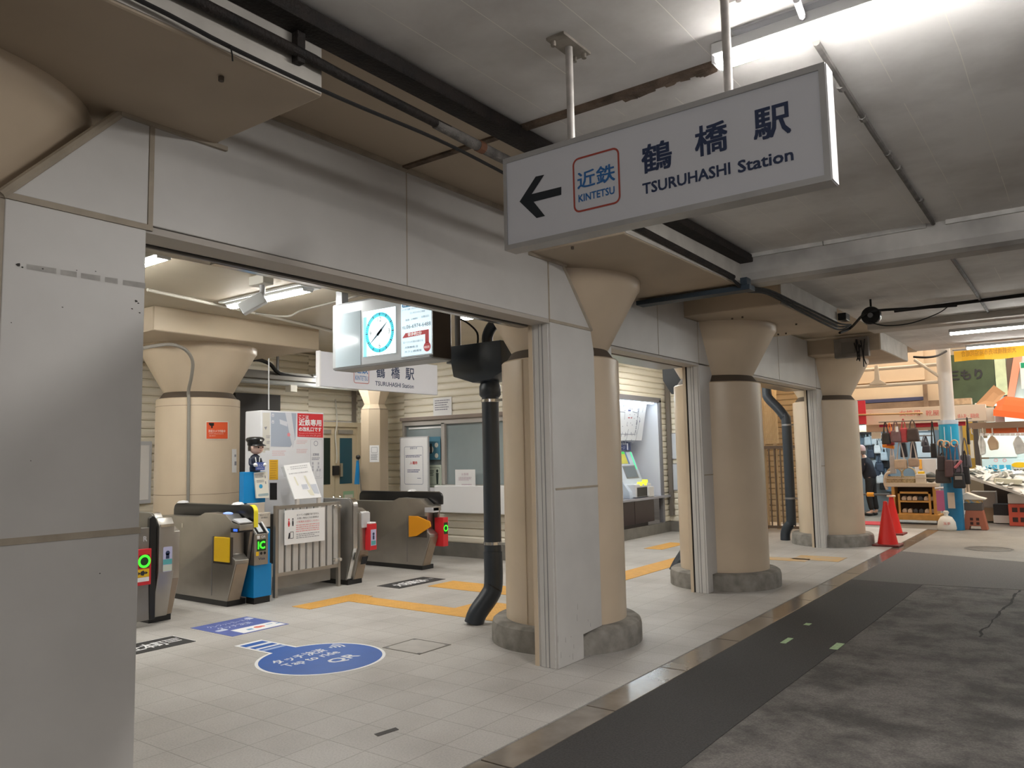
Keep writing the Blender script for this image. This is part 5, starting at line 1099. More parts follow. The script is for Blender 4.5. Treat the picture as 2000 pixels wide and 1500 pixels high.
for i in range(34):
    u, v = R.uniform(.25, 1.2), R.choice((.60, .62, .64, .76, .74)); ln(MP(u, v-.02), MP(u, v+.03), .014)
for i in range(16):
    v = R.uniform(.12, .58); ln(MP(.29, v), MP(.34, v), .014)
for i in range(24): q.rect(MP(R.uniform(.2, 1.2), R.uniform(.06, .5)), .03, .012, Y, -ms)
q.build('route_lines', mat('route_grey', (.30, .33, .42), .6), tm)
MB().rect(MP(.66, .30), .08, .02, Y, -ms).rect(MP(.56, .30), .05, .02, Y, -ms).build('red_station', mat('route_red', (.55, .15, .20), .6), tm)
MB().rect(MP(.68, .16), .10, .025, Y, -ms).rect(MP(.2, .36), .03, .03, Y, -ms).build('blue_station', mat('route_blue', (.12, .15, .40), .6), tm)
# counter
t = thing('ticket_counter', (MX-.3, 12.6, 0), 'dark brown counter with grey top under the ticket machine', 'counter')
CBR = mat('dark_brown_laminate', (.030, .016, .018), .35)
MB().box((RX0+.02, 10.96, .685), (MX+.09, 14.6, .73), .006).build('counter_top', mat('counter_grey', (.30, .30, .34), .4), t)
MB().box((MX-.6, 10.96, .0), (MX+.03, 13.6, .27)).build('plinth', mat('plinth_brown', (.02, .012, .013), .4), t)
for (a, b) in ((10.97, 12.05), (12.06, 13.0), (13.01, 13.8)): MB().box((MX-.6, a, .27), (MX+.07, b-.004, .685), .003).build('cabinet_panel', CBR, t)
# machine
def machine(y0, y1, lab):
    t = thing('ticket_machine', (MX-.3, (y0+y1)/2, .73), lab, 'ticket machine', 'ticket vending machines')
    bw = mat('machine_pale_blue', (.55, .62, .72), .4)
    MB().prism([(MX-.68, .732), (MX+.0, .732), (MX-.02, .86), (MX-.13, 1.0), (MX-.36, 1.60), (MX-.68, 1.60)], 'y', y0, y1, .01).build('case', bw, t, auto=30)
    s_ = Vector((-.23, 0, .60)).normalized(); n = Vector((.60, 0, .23)).normalized()
    F = lambda u, v: Vector((MX-.13, y0+(y1-y0)*u, 1.0))+s_*v+n*.006
    MB().rect(F(.55, .23), (y1-y0)*.62, .26, Y, s_).build('screen_frame', GREY, t); MB().rect(F(.55, .23)+n*.002, (y1-y0)*.54, .22, Y, s_).build('screen', mat('machine_screen', (.16, .19, .22), .2), t)
    for u in (.12, .90): MB().rect(F(u, .46), .03, .36, Y, s_).build('green_edge_light', mat('green_edge', (.02, .95, .35), .4, emit=.9), t)
    MB().rect(F(.40, .52), (y1-y0)*.42, .24, Y, s_).build('yellow_picture', mat('picture_yellow', (.62, .60, .10), .5), t)
    MB().rect(F(.62, .50)+n*.002, .06, .22, Y, s_).disc(F(.62, .63)+n*.003, .03, Y, s_, 12).build('picture_figure', mat('picture_blue', (.12, .20, .42), .5), t)
    MB().rect(F(.5, .62)+n*.003, .12, .05, Y, s_).build('green_sign', mat('green_sign', (.05, .6, .1), .5, emit=.3), t)
    MB().box((MX-.20, y0+.10, .75), (MX+.06, y1-.05, .99), .012).build('lower_case', mat('machine_white', (.68, .70, .74), .4), t)
    for u in (.40, .62): MB().box((MX+.0, y0+(y1-y0)*u-.04, .96), (MX+.075, y0+(y1-y0)*u+.04, 1.03), .004).build('lit_slot', mat('slot_yellow', (.9, .9, .05), .4, emit=.9), t)
    MB().box((MX-.10, y0+(y1-y0)*.90-.04, 1.0), (MX-.02, y0+(y1-y0)*.90+.05, 1.06), .004).build('lit_slot', mat('slot_yellow', (.9, .9, .05)), t)
    MB().box((MX+.045, y0+.16, .76), (MX+.066, y1-.24, .93)).build('coin_tray', BLACK, t)
    MB().box((MX-.1, y1-.20, .735), (MX+.09, y1-.0, .93), .01).build('printer', mat('printer_cream', (.62, .62, .62), .4), t)
    return t
machine(12.98, 13.78, 'ticket machine with green edge lights and yellow slots on the counter')
machine(11.75, 12.55, 'ticket machine half hidden behind the nearest column')
t = thing('machine_sign', (MX-.42, 13.05, 1.62), 'small navy sign with white lettering above the ticket machine', 'sign')
MB().box((MX-.40, 12.8, 1.63), (MX-.33, 13.68, 1.80)).build('panel', mat('sign_navy', (.03, .05, .16), .5), t)
MB().text('きっぷ・定期券', (MX-.3285, 13.24, 1.755), .55, .05, Y).text('ICチャージ', (MX-.3285, 13.20, 1.68), .5, .06, Y).rect((MX-.3285, 13.55, 1.70), .05, .13, Y).build('lettering', mat('sign_pale', (.6, .65, .8), .5), t)
# pipe and boards at the corner of the hall
tag(MB().box((MX+.05, SY-.11, .32), (MX+.13, SY-.035, 3.25)).build('wall_duct', mat('duct_brown_grey', (.16, .14, .12), .6)), 'tall grey brown duct in the corner beside the ticket machine', 'duct')
for i, (tp, bt_, lab) in enumerate(((845, 897, 'upper of two small white framed boards past the ticket machine'), (905, 958, 'lower of two small white framed boards past the ticket machine'))):
    c, w, h = rect_px(1310, tp, 1350, bt_, 'y', SY-.05); t = thing('framed_board', c-Z*h/2, lab, 'board', 'framed boards on the corner wall')
    MB().box((c.x-w/2, SY-.05, c.z-h/2), (c.x+w/2, SY-.028, c.z+h/2), .006).build('board', mat('board_pale', (.62, .66, .72), .4), t)
    MB().rrect((c.x, SY-.0515, c.z), w, h, .05, line=.014).build('rim', GREY, t)
# ------------------------------------------------------------------ farthest opening: folding gate and lattice
t = thing('folding_gate', (-5.1, 15.3, 0), 'brown barred gate with lattice top in the farthest opening', 'gate')
GB = mat('gate_brown', (.10, .065, .04), .5)
for i in range(10):
    x = -5.42+i*.11; MB().box((x-.011, 15.29, .10), (x+.011, 15.315, 1.62)).build('bar', GB, t)
MB().box((-5.45, 15.285, 1.60), (-4.4, 15.32, 1.66)).build('top_rail', GB, t); MB().box((-5.45, 15.285, .07), (-4.4, 15.32, .12)).build('bottom_rail', GB, t)
LT = mat('lattice_tan', (.50, .36, .20), .6)
q = MB()
for i in range(26): q.box((-5.45+i*.022, 15.30, 1.70), (-5.437+i*.022, 15.312, 2.95))
q.box((-5.45, 15.312, 1.70), (-4.9, 15.33, 1.76)).box((-5.45, 15.312, 2.9), (-4.9, 15.33, 2.96)); q.build('lattice', LT, t)
for x in (-5.2, -4.98): MB().box((x-.03, 15.33, .05), (x+.03, 15.39, 3.3)).build('post', mat('post_tan', (.45, .32, .18), .6), t)
# ------------------------------------------------------------------ market shops beyond the viaduct
WARM = mat('warm_cream_wall', (.60, .48, .35), .6, var=.06, scale=2)
struct(MB().box((-9, 23, 0), (6, 23.2, 6)).build('wall_market', mat('market_back', (.50, .42, .32), .7), origin=O0))
struct(MB().box((-5.6, 16.4, 0), (-5.5, 23, 6)).build('wall_market_left', WARM, origin=O0))
struct(MB().box((-5.5, 21.6, 0), (-2.55, 21.7, 2.30)).build('wall_shop', mat('shop_cool_wall', (.22, .27, .31), .6), origin=O0))
struct(MB().box((-5.5, 18.9, 2.30), (-2.5, 21.7, 2.34)).build('ceiling_shop', mat('shop_ceiling', (.7, .7, .7), .6), origin=O0))
struct(MB().box((-5.5, 19.5, 2.36), (-2.4, 19.58, 5)).build('wall_shop_front', WARM, origin=O0))
struct(MB().box((-2.62, 19.6, 0), (-2.5, 21.7, 2.30)).build('wall_shop_side', mat('shop_white_wall', (.70, .70, .70), .5), origin=O0))
COOL = mat('lit_cool_tube', (.80, .95, 1), .4, emit=SHOP*1.6)
lamp(-4.9, -3.2, 20.2, 2.215, 'cool lit tube lamp inside the handbag shop', COOL)
lamp(-4.6, -3.0, 19.1, 2.215, 'cool lit tube lamp near the front of the handbag shop', COOL)
lamp(-2.0, 1.0, 20.0, 2.45, 'cool lit tube lamp over the fish stall', COOL)
def px_box(mb, l, tp, r, b, y, d, bev=0):
    c, w, h = rect_px(l, tp, r, b, 'y', y); mb.box((c.x-w/2, y, c.z-h/2), (c.x+w/2, y+d, c.z+h/2), bev); return c, w, h
def board(l, tp, r, b, y, name, lab, cat, m, d=.03, group=None):
    q = MB(); c, w, h = px_box(q, l, tp, r, b, y, d, .003); o = tag(q.build(name, m), lab, cat, group); return o, c, w, h
# lamp post of the market, its lower half wrapped in blue
pc = Vector((-2.19, 17.05, 0))
t = thing('market_post', pc, 'round white market post wrapped in blue sheet at its lower half', 'post')
MB().tube([pc+Z*1.5, pc+Z*4.6], .125, 28).build('shaft', mat('post_white', (.66, .63, .60), .4), t, auto=60)
BW = mat('blue_wrap', (.02, .20, .40), .35, var=.25, scale=3); CW = mat('cyan_sheet', (.03, .40, .66), .35)
MB().tube([pc+Z*.002, pc+Z*1.8], .155, 28).build('blue_wrap', BW, t, auto=60)
MB().tube([pc+Z*1.62, pc+Z*2.02], .168, 28).build('cyan_sheet', CW, t, auto=60)
MB().tube([pc+Z*2.0, pc+Z*2.08], .173, 28).build('clear_sleeve', mat('sleeve_pale', (.55, .62, .72), .3), t, auto=60)
MB().tube([pc+Vector((-.05, -.19, 1.95)), pc+Vector((-.05, -.2, 1.6))], .006, 6).tube([pc+Vector((.06, -.18, 1.95)), pc+Vector((.06, -.2, 1.6))], .006, 6).build('cord', PAPER, t)
for z_, x0_ in ((at(1830, 712, 'y', 17.05).z, -4.2), (at(1800, 748, 'y', 17.05).z, -4.2)):
    MB().tube([Vector((x0_, 17.05, z_)), Vector((pc.x-.1, 17.05, z_))], .035, 10).build('cross_rail', mat('rail_cream', (.68, .60, .50), .5), t)
MB().tube([at(1786, 703, 'y', 17.0), at(1838, 738, 'y', 17.0)], .03, 8).build('brace', mat('rail_cream', (.68, .60, .50)), t)
c = MB().tube([at(1784, 697, 'y', 16.2), at(1808, 698, 'y', 16.2), at(1830, 695, 'y', 16.5), at(1848, 686, 'y', 16.95)], .02, 8, smooth=5)
tag(c.build('cable', BLACKM), 'thick black cable looping to the top of the white market post', 'cable')
px_ = at(1713, 740, 'y', 17.0)
t = thing('rail_bracket', px_, 'white bracket standing between the two cream rails', 'bracket')
MB().prism([(px_.x-.16, at(1713, 750, 'y', 17).z), (px_.x+.16, at(1713, 750, 'y', 17).z), (px_.x+.05, at(1713, 742, 'y', 17).z), (px_.x+.03, at(1713, 714, 'y', 17).z), (px_.x-.03, at(1713, 714, 'y', 17).z), (px_.x-.05, at(1713, 742, 'y', 17).z)], 'y', 16.98, 17.04).build('plate', mat('rail_cream', (.68, .60, .50)), t)
# upper panels behind
board(1640, 655, 1801, 747, 19.4, 'cream_board', 'upper cream panel above the handbag shop', 'panel', WARM, .1)
board(1640, 751, 1803, 780, 19.3, 'cream_board', 'lower cream panel with stain above the handbag shop', 'panel', mat('stained_cream', (.68, .57, .42), .6, var=.35, scale=1.6, dark=(.62, .50, .36)), .1)
board(1640, 779, 1803, 786, 19.25, 'navy_band', 'narrow navy band under the cream panels', 'band', mat('navy_band', (.05, .06, .14), .6), .1)
board(1640, 786, 1850, 800, 19.2, 'brown_beam', 'brown timber beam behind the shop signboard', 'beam', mat('brown_timber', (.22, .15, .10), .7, var=.3, scale=5), .1)
board(1802, 700, 1842, 800, 20.9, 'shaded_gap_board', 'dark board standing in for the shaded gap behind the white market post', 'recess', mat('gap_shade', (.035, .035, .045), .8), .1)  # shade of a gap painted as a near-black board
board(1803, 745, 1811, 798, 19.1, 'timber_post', 'short brown timber upright left of the white post', 'post', mat('brown_timber', (.22, .15, .10)), .1)
board(1808, 686, 1850, 745, 20.8, 'cream_board', 'cream board beside the top of the white post', 'board', WARM, .1)
o, c, w, h = board(1856, 690, 1943, 800, 20.92, 'green_board', 'dark green board with black characters right of the post', 'signboard', mat('dark_green_board', (.055, .085, .045), .7, var=.3, scale=3), .08)
MB().text('三もり', (at(1885, 732, 'y', 20.91).x, 20.91, at(1885, 732, 'y', 20.91).z), .70, .24, X, Z, .03).build('lettering', INK, o)
board(1944, 695, 1966, 772, 20.92, 'pale_board', 'tall pale green board at the right of the dark green one', 'board', mat('pale_green_board', (.55, .66, .45), .6, var=.2, scale=6), .08)
a, b, c_, d_ = at(1980, 695, 'y', 20.9), at(1996, 695, 'y', 20.9), at(1981, 775, 'y', 20.9), at(1967, 775, 'y', 20.9)
tag(MB().prism([(a.x, a.z), (b.x, b.z), (c_.x, c_.z), (d_.x, d_.z)], 'y', 20.9, 21.0).build('leaning_post', mat('salmon_paint', (.80, .30, .20), .5)), 'leaning salmon pink post at the right edge', 'post')
a, b, c_, d_ = at(1966, 695, 'y', 20.94), at(1980, 695, 'y', 20.94), at(1972, 775, 'y', 20.94), at(1961, 775, 'y', 20.94)
tag(MB().prism([(a.x, a.z), (b.x, b.z), (c_.x, c_.z), (d_.x, d_.z)], 'y', 20.94, 21.0).build('leaning_post', mat('dull_brown_post', (.12, .09, .07), .6)), 'leaning dark brown post left of the salmon one', 'post')
t, c, w, h = board(1993, 706, 2040, 758, 20.85, 'white_sign', 'white sign with green top corner cut by the right edge', 'sign', WHITE, .05)
MB().rect((c.x, 20.847, c.z+h*.38), w*.92, h*.2).build('green_top', mat('sign_green', (.0, .28, .14), .5), t)
# banner over the way in
t = thing('banner', at(1930, 700, 'y', 16.15), 'orange yellow cloth banner under the ceiling edge, its print seen from behind', 'banner')
a, b = at(1862, 678, 'y', 16.15), at(1862, 707, 'y', 16.15); xr = 1.2
q = MB(); n_ = 26; top, bot = [], []
for i in range(n_+1):
    x = a.x+(xr-a.x)*i/n_; yy = 16.15+.03*math.sin(i*.9); top.append(Vector((x, yy, 3.30))); bot.append(Vector((x, yy+.03*math.sin(i*1.3), b.z+.012*math.sin(i*.8))))
for i in range(n_): q.face([bot[i], bot[i+1], top[i+1], top[i]])
q.build('cloth', mat('banner_orange', (.86, .46, .012), .6), t, smooth=True)
k0, k1 = at(1877, 690, 'y', 16.08), at(1985, 688, 'y', 16.08)
MB().text('大阪鶴橋卸売市場協同組合', ((k0.x+k1.x)/2, 16.10, (k0.z+k1.z)/2+.02), k1.x-k0.x, .10, -X, Z).build('lettering', mat('banner_print', (.40, .17, .01), .6), t)
MB().tube([Vector((a.x-.02, 16.15, 3.32)), Vector((xr, 16.15, 3.32))], .012, 8).build('rod', GREY, t)
# shop signboard and what hangs around it
FYY = 18.0; F2Y_ = 17.55
o, c, w, h = board(1684, 795, 1921, 826, FYY, 'shop_signboard', 'long cream shop signboard with faded red lettering above the handbags', 'signboard', mat('signboard_cream', (.72, .60, .48), .5), .12)
q = MB()
for s_, l, r in (('女性用', 1756, 1797), ('靴屋', 1808, 1834)):
    put(q, s_, l, 801, r, 811 if 0 else 812, 'y', FYY-.004)
put(q, '婦人靴・運動靴', 1870, 808, 1912, 817, 'y', FYY-.004)
q.build('lettering', mat('faded_red', (.72, .16, .14), .6), o)
b0_, b1_ = at(1684, 812, 'y', FYY+.04), at(1965, 812, 'y', FYY+.04)
MB().box((b0_.x, FYY+.045, b0_.z-.1), (b1_.x, FYY+.10, b1_.z+.1)).build('batten', mat('brown_timber', (.22, .15, .10)), o)
for a_ in (1700, 1795): MB().tube([at(a_, 809, 'y', 17.6), at(a_, 809, 'y', FYY)], .015, 8).build('rail_arm', mat('brown_timber', (.22, .15, .10)), o)
hr_ = at(1760, 822, 'y', F2Y_+.06)
for i_, (yy_, pz_, l_, r_) in enumerate(((F2Y_+.06, 821, 1716, 1898), (F2Y_+.22, 862, 1735, 1800), (F2Y_+.62, 855, 1750, 1796), (F2Y_+.365, 851, 1794, 1822))):
    za_ = at((l_+r_)/2, pz_, 'y', yy_).z; MB().tube([Vector((at(l_, pz_, 'y', yy_).x, yy_, za_)), Vector((at(r_, pz_, 'y', yy_).x, yy_, za_))], .012, 8).build('hanging_rail', STEELD, o)
board(1921, 796, 1942, 824, FYY+.02, 'white_card', 'blank cream card at the right end of the shop signboard', 'card', mat('card_cream', (.76, .68, .58), .6), .02)
board(1943, 806, 1962, 824, FYY+.02, 'white_card', 'smaller pale pink card right of the cream card', 'card', mat('card_pink', (.74, .64, .64), .6), .02)
t, c, w, h = board(1655, 783, 1691, 829, 17.622, 'red_flag', 'red cloth flag right of the farthest column', 'flag', mat('flag_red', (.72, .04, .07), .6), .015)
tag(MB().tube([at(1660, 811, 'y', 17.6), at(1802, 807, 'y', 17.6)], .02, 8).build('wood_rail', mat('rail_brown', (.45, .27, .12), .5)), 'thin brown rail in front of the shop signboard', 'rail')
board(1717, 822, 1741, 834, 18.12, 'crimson_card', 'crimson card under the left part of the signboard', 'card', mat('crimson', (.42, .012, .08), .5), .02)
o, c, w, h = board(1786, 823, 1885, 833, 18.12, 'red_valance', 'red valance strip with white fields under the signboard', 'valance', mat('valance_red', (.55, .03, .05), .6), .02)
board(1690, 822, 1830, 842, 18.14, 'cream_shelf_edge', 'cream board behind the hanging handbags', 'board', WARM, .05)
# hanging handbags
def bag(l, tp, r, b, y, hp, m, lab, group='handbags on sale outside the shop', taper=.82, name='handbag', depth=.13, tagm=None, hm=None):
    c, w, h = rect_px(l, tp, r, b, 'y', y); t = thing(name, c-Z*h/2, lab, 'handbag', group)
    k = w/2; body = MB().prism([(c.x-k, c.z-h/2), (c.x+k, c.z-h/2), (c.x+k*taper, c.z+h/2), (c.x-k*taper, c.z+h/2)], 'y', y, y+depth, min(.03, k*.3)); body.build('bag_body', m, t, smooth=False)
    th = at((l+r)/2, hp, 'y', y).z; q = MB()
    for s_ in (.02, depth-.02): q.tube([(c.x-k*taper*.6, y+s_, c.z+h*.45), (c.x-k*.35, y+depth/2, (c.z+h/2+th)/2), (c.x, y+depth/2, th), (c.x+k*.35, y+depth/2, (c.z+h/2+th)/2), (c.x+k*taper*.6, y+s_, c.z+h*.45)], .012, 6, smooth=4)
    q.build('handle', hm or m, t)
    if tagm: MB().box((c.x+k*.1, y-.012, c.z+h*.35), (c.x+k*.1+.05, y-.004, c.z+h*.35+.11)).build('price_tag', PAPER, t)
    return t
def fab(n, c): return mat('bag_'+n, c, .55, var=.2, scale=9)
F2Y = 17.55
bag(1721, 845, 1738, 868, F2Y, 824, fab('black', (.03, .026, .026)), 'black handbag at the left end of the row under the signboard')
bag(1730, 843, 1745, 870, F2Y+.2, 826, fab('crimson', (.42, .05, .06)), 'crimson handbag behind the mauve one', hm=mat('handle_orange', (.75, .22, .05), .5))
bag(1738, 840, 1760, 864, F2Y, 822, fab('mauve', (.20, .11, .12)), 'mauve brown handbag second from the left under the signboard', tagm=1)
bag(1757, 836, 1772, 864, F2Y+.05, 818, fab('red', (.50, .06, .07)), 'narrow red handbag in the middle of the row under the signboard', taper=.9)
bag(1769, 836, 1795, 862, F2Y, 820, fab('brown', (.075, .05, .045)), 'wide dark brown tote at the right end of the row under the signboard', taper=.75)
ob = at(1735, 872, 'y', F2Y+.27)
tag(MB().obox(ob, Vector((.11, 0, -.02)), Vector((0, .05, 0)), Vector((.0, 0, .035)), .015).build('orange_pouch', mat('pouch_orange', (.85, .28, .03), .5)), 'small orange pouch below the crimson handbag', 'pouch')
BGE = fab('beige', (.62, .47, .34)); STR = mat('strap_pale', (.55, .50, .47), .5)
bag(1746, 897, 1771, 916, F2Y+.15, 862, BGE, 'beige shoulder bag hanging over the shoe rack, left of the tan one', taper=.96, hm=STR)
bag(1773, 895, 1794, 912, F2Y+.15, 862, fab('tan', (.50, .36, .27)), 'tan shoulder bag hanging over the shoe rack', taper=.98, hm=STR)
bag(1737, 890, 1748, 925, F2Y+.3, 866, fab('grey_white', (.52, .50, .50)), 'pale grey tote left of the beige shoulder bag', hm=STR)
bag(1757, 864, 1771, 893, F2Y+.55, 855, fab('ink', (.025, .03, .045)), 'navy black shoulder bag behind the beige straps, left one', taper=.7)
bag(1776, 864, 1790, 894, F2Y+.55, 855, fab('ink', (.025, .03, .045)), 'navy black shoulder bag behind the beige straps, right one', taper=.7)
bag(1800, 870, 1817, 884, F2Y+.3, 852, fab('charcoal', (.06, .06, .075)), 'charcoal backpack with small pendant left of the black sling bag')
bag(1798, 862, 1812, 872, F2Y+.4, 850, fab('slate', (.17, .18, .22)), 'slate grey small bag above the charcoal backpack')
bag(1817, 866, 1829, 894, F2Y-.1, 822, fab('black', (.03, .026, .026)), 'black sling bag on a long strap left of the blue post', taper=.9)
# cool lit bags deep in the shop
R = random.Random(11)
cols = [('snow', (.75, .80, .84)), ('ice', (.50, .60, .68)), ('steelblue', (.16, .24, .33)), ('deepblue', (.04, .06, .10)), ('pitch', (.015, .018, .022))]
spots = [(1684, 862, 0, 'upper left corner of the shop display', 2), (1694, 860, 0, 'beside the upper left bag', 1), (1704, 858, 0, 'in the middle of the top row', 0), (1713, 876, 0, 'below the middle of the top row', 0), (1722, 868, 1, 'beside the orange pouch', 0),
 (1700, 885, 1, 'above the shopper on her right', 3), (1716, 896, 1, 'in the third row', 2), (1726, 890, 1, 'third row, beside the pale grey tote', 1), (1708, 905, 1, 'behind the shopper at shoulder height', 1), (1718, 912, 0, 'in the dark lower group', 3),
 (1730, 905, 0, 'left of the beige tote', 4), (1712, 922, 1, 'low behind the shopper', 3), (1726, 924, 1, 'low by the pale round bag', 2), (1718, 934, 1, 'round and pale near the shopper hip', 0), (1732, 934, 1, 'at the lower right of the display', 3), (1724, 948, 1, 'lowest of the display', 4), (1738, 950, 1, 'beside the rack', 2)]
for i, (a, b, k, where, ci) in enumerate(spots):
    n_, cc = cols[ci]; s_ = 8.5+R.random()*2.5
    bag(a-s_*.75, b-s_*.7, a+s_*.75, b+s_, 21.45-.14*(i % 2), b-s_*2.1, fab(n_, cc), '%s bag %s' % ({'snow': 'white', 'ice': 'pale blue', 'steelblue': 'blue grey', 'deepblue': 'dark blue', 'pitch': 'black'}[n_], where), 'bags on the back display of the shop', depth=.12)
board(1676, 838, 1702, 848, 21.3, 'dark_shelf', 'dark shelf with fuzzy goods at the upper left of the shop', 'shelf', mat('dark_goods', (.03, .03, .035), .8), .3)
board(1702, 844, 1721, 857, 19.3, 'cream_card', 'blank cream card hanging in the shop', 'card', mat('card_white', (.78, .74, .66), .6), .01)
board(1676, 830, 1735, 843, 19.2, 'shop_lintel', 'cream lintel across the front of the handbag shop', 'lintel', WARM, .06)
t, c, w, h = board(1789, 896, 1832, 1014, 19.3, 'white_cabinet', 'white cabinet with orange strip behind the shoe rack', 'cabinet', mat('cabinet_white', (.62, .60, .60), .4), .4)
MB().box((at(1800, 900, 'y', 19.29).x-.06, 19.285, at(1800, 916, 'y', 19.29).z), (at(1800, 900, 'y', 19.29).x, 19.299, at(1800, 897, 'y', 19.29).z)).build('orange_strip', mat('strip_orange', (.80, .40, .06), .5), t)
board(1788, 845, 1825, 893, 21.55, 'pale_board', 'pale panel on the shop wall above the white cabinet', 'panel', mat('panel_ice', (.68, .75, .80), .4), .05)
board(1786, 836, 1812, 842, 21.52, 'window_blind', 'rolled white blind above the pale panel', 'blind', WHITE, .08)
# ---------------- shoe rack with baskets on its top
ry = 18.05
rl, rr2 = at(1745, 1020, 'y', ry), at(1832, 1020, 'y', ry); rx0, rx1 = rl.x, rr2.x
t = thing('shoe_rack', ((rx0+rx1)/2, ry+.2, 0), 'yellow wooden shoe rack trolley with pale table top', 'rack')
WOOD = mat('yellow_wood', (.58, .30, .07), .5, var=.2, scale=8)
MB().box((rx0-.06, ry-.05, .08), (rx1+.05, ry+.45, .20), .01).build('base_board', WOOD, t)
for a_ in (rx0, rx1-.06): MB().box((a_, ry, .20), (a_+.06, ry+.42, .77)).build('side_panel', WOOD, t)
MB().box((rx0+.14, ry-.01, .44), (rx1-.10, ry+.42, .475)).build('shelf', WOOD, t); MB().box((rx0+.14, ry-.01, .20), (rx1-.10, ry+.42, .22)).build('shelf', WOOD, t)
MB().box((rx0+.12, ry-.02, .62), (rx1-.10, ry+.0, .66)).box((rx0+.12, ry-.02, .2), (rx0+.16, ry, .66)).box((rx1-.14, ry-.02, .2), (rx1-.10, ry, .66)).build('front_frame', WOOD, t)
MB().box((rx0-.12, ry-.04, .76), (rx1+.02, ry+.46, .84), .01).box((rx0-.12, ry-.05, .93), (rx1+.08, ry-.03, .95)).build('table_top', mat('pale_table', (.62, .52, .40), .5), t)
MB().box((rx0+.06, ry+.36, .2), (rx1-.06, ry+.40, .74)).build('back_panel', mat('rack_dark', (.06, .035, .02), .8), t)
for xx in (rx0, rx1): MB().tube([(xx, ry+.1, .0), (xx, ry+.1, .09)], .035, 10).build('castor', BLACK, t)
def shoe(x, y, z, m, lab, grp):
    q = MB().prism([(x-.045, z), (x+.045, z), (x+.045, z+.05), (x+.02, z+.085), (x-.02, z+.085), (x-.045, z+.05)], 'y', y, y+.2, .012)
    tag(q.build('shoe', m, auto=40), lab, 'shoe', grp)
PS, DS = mat('shoe_pale', (.60, .46, .34), .5), mat('shoe_dark', (.06, .06, .065), .5)
for i in range(6): shoe(rx0+.22+i*.105, ry+.03, .478, PS if i in (0, 1, 2, 4, 5) else DS, ('pale shoe on the upper shelf of the yellow wooden rack' if i != 3 else 'dark shoe among the pale ones on the upper rack shelf'), 'shoes on the upper rack shelf')
for i in range(6): shoe(rx0+.22+i*.105, ry+.03, .222, DS if i in (2, 3) else PS, ('dark grey shoe on the lower shelf of the yellow wooden rack' if i in (2, 3) else 'pale shoe on the lower shelf of the yellow wooden rack'), 'shoes on the lower rack shelf')
def basket(px, lab, m, w_=.26):
    c = at(px, 950, 'y', ry+.1); t = thing('basket', (c.x, ry+.15, .84), lab, 'basket', 'baskets on the rack top')
    MB().lathe([(0, .0), (w_*.42, 0), (w_*.5, .13), (w_*.46, .13), (w_*.4, .02)], (c.x, ry+.15, .842), 20, sy=.6).build('wicker_body', m, t, auto=40)
    for s_ in (-.04, .04): MB().tube([(c.x-w_*.4, ry+.15+s_, .96), (c.x-w_*.3, ry+.15+s_, 1.10), (c.x, ry+.15+s_, 1.16), (c.x+w_*.3, ry+.15+s_, 1.10), (c.x+w_*.4, ry+.15+s_, .96)], .012, 6, smooth=4).build('handle', m, t)
    return t
WK = mat('wicker', (.55, .42, .27), .7, var=.5, scale=40)
basket(1748, 'wicker basket with arched handles at the left of the rack top', WK, .40)
basket(1776, 'wicker basket with arched handles in the middle of the rack top', mat('wicker_pale', (.60, .49, .30), .7, var=.4, scale=40), .36)
hb = at(1732, 940, 'y', ry); tag(MB().tube([(hb.x, ry, .70), (hb.x-.04, ry, .85), (hb.x, ry, 1.02), (hb.x+.08, ry, 1.06)], .03, 8, smooth=4).build('hose', mat('hose_cream', (.64, .55, .44), .5)), 'cream hose loop hanging at the left end of the rack top', 'hose')
c = at(1798, 950, 'y', ry); t = thing('tissue_box', (c.x, ry+.1, .842), 'cream box with yellow lid on the rack top', 'box')
MB().box((c.x-.09, ry+.02, .842), (c.x+.09, ry+.2, 1.02), .005).build('carton', mat('carton_cream', (.70, .62, .52), .6), t); MB().box((c.x-.07, ry+.21, .95), (c.x+.05, ry+.3, 1.07), .01).build('yellow_lid', YEL, t)
c = at(1817, 940, 'y', ry+.2); tag(MB().sphere((c.x, ry+.25, .95), .11, 1.0, 16).build('dark_bag', mat('bag_olive', (.07, .075, .07), .5), smooth=True), 'rounded dark green bag at the right end of the rack top', 'bag')
t = thing('white_cloth', at(1846, 955, 'y', 17.6), 'white cloth hanging on a bar between rack and blue post', 'cloth')
MB().tube([at(1826, 954, 'y', 17.6), at(1850, 952, 'y', 17.6)], .02, 8).build('bar', PAPER, t); MB().box((at(1843, 950, 'y', 17.58).x, 17.57, at(1843, 975, 'y', 17.58).z), (at(1850, 950, 'y', 17.58).x, 17.60, at(1850, 953, 'y', 17.58).z)).build('cloth', PAPER, t)
board(1829, 958, 1848, 998, 17.5, 'pink_sheet', 'pink and white plastic sheet left of the blue post', 'sheet', mat('sheet_pink', (.60, .16, .32), .5), .02)
board(1851, 962, 1865, 993, 16.84, 'taped_paper', 'cream paper taped to the blue post', 'paper', mat('paper_cream', (.66, .55, .44), .6), .006)
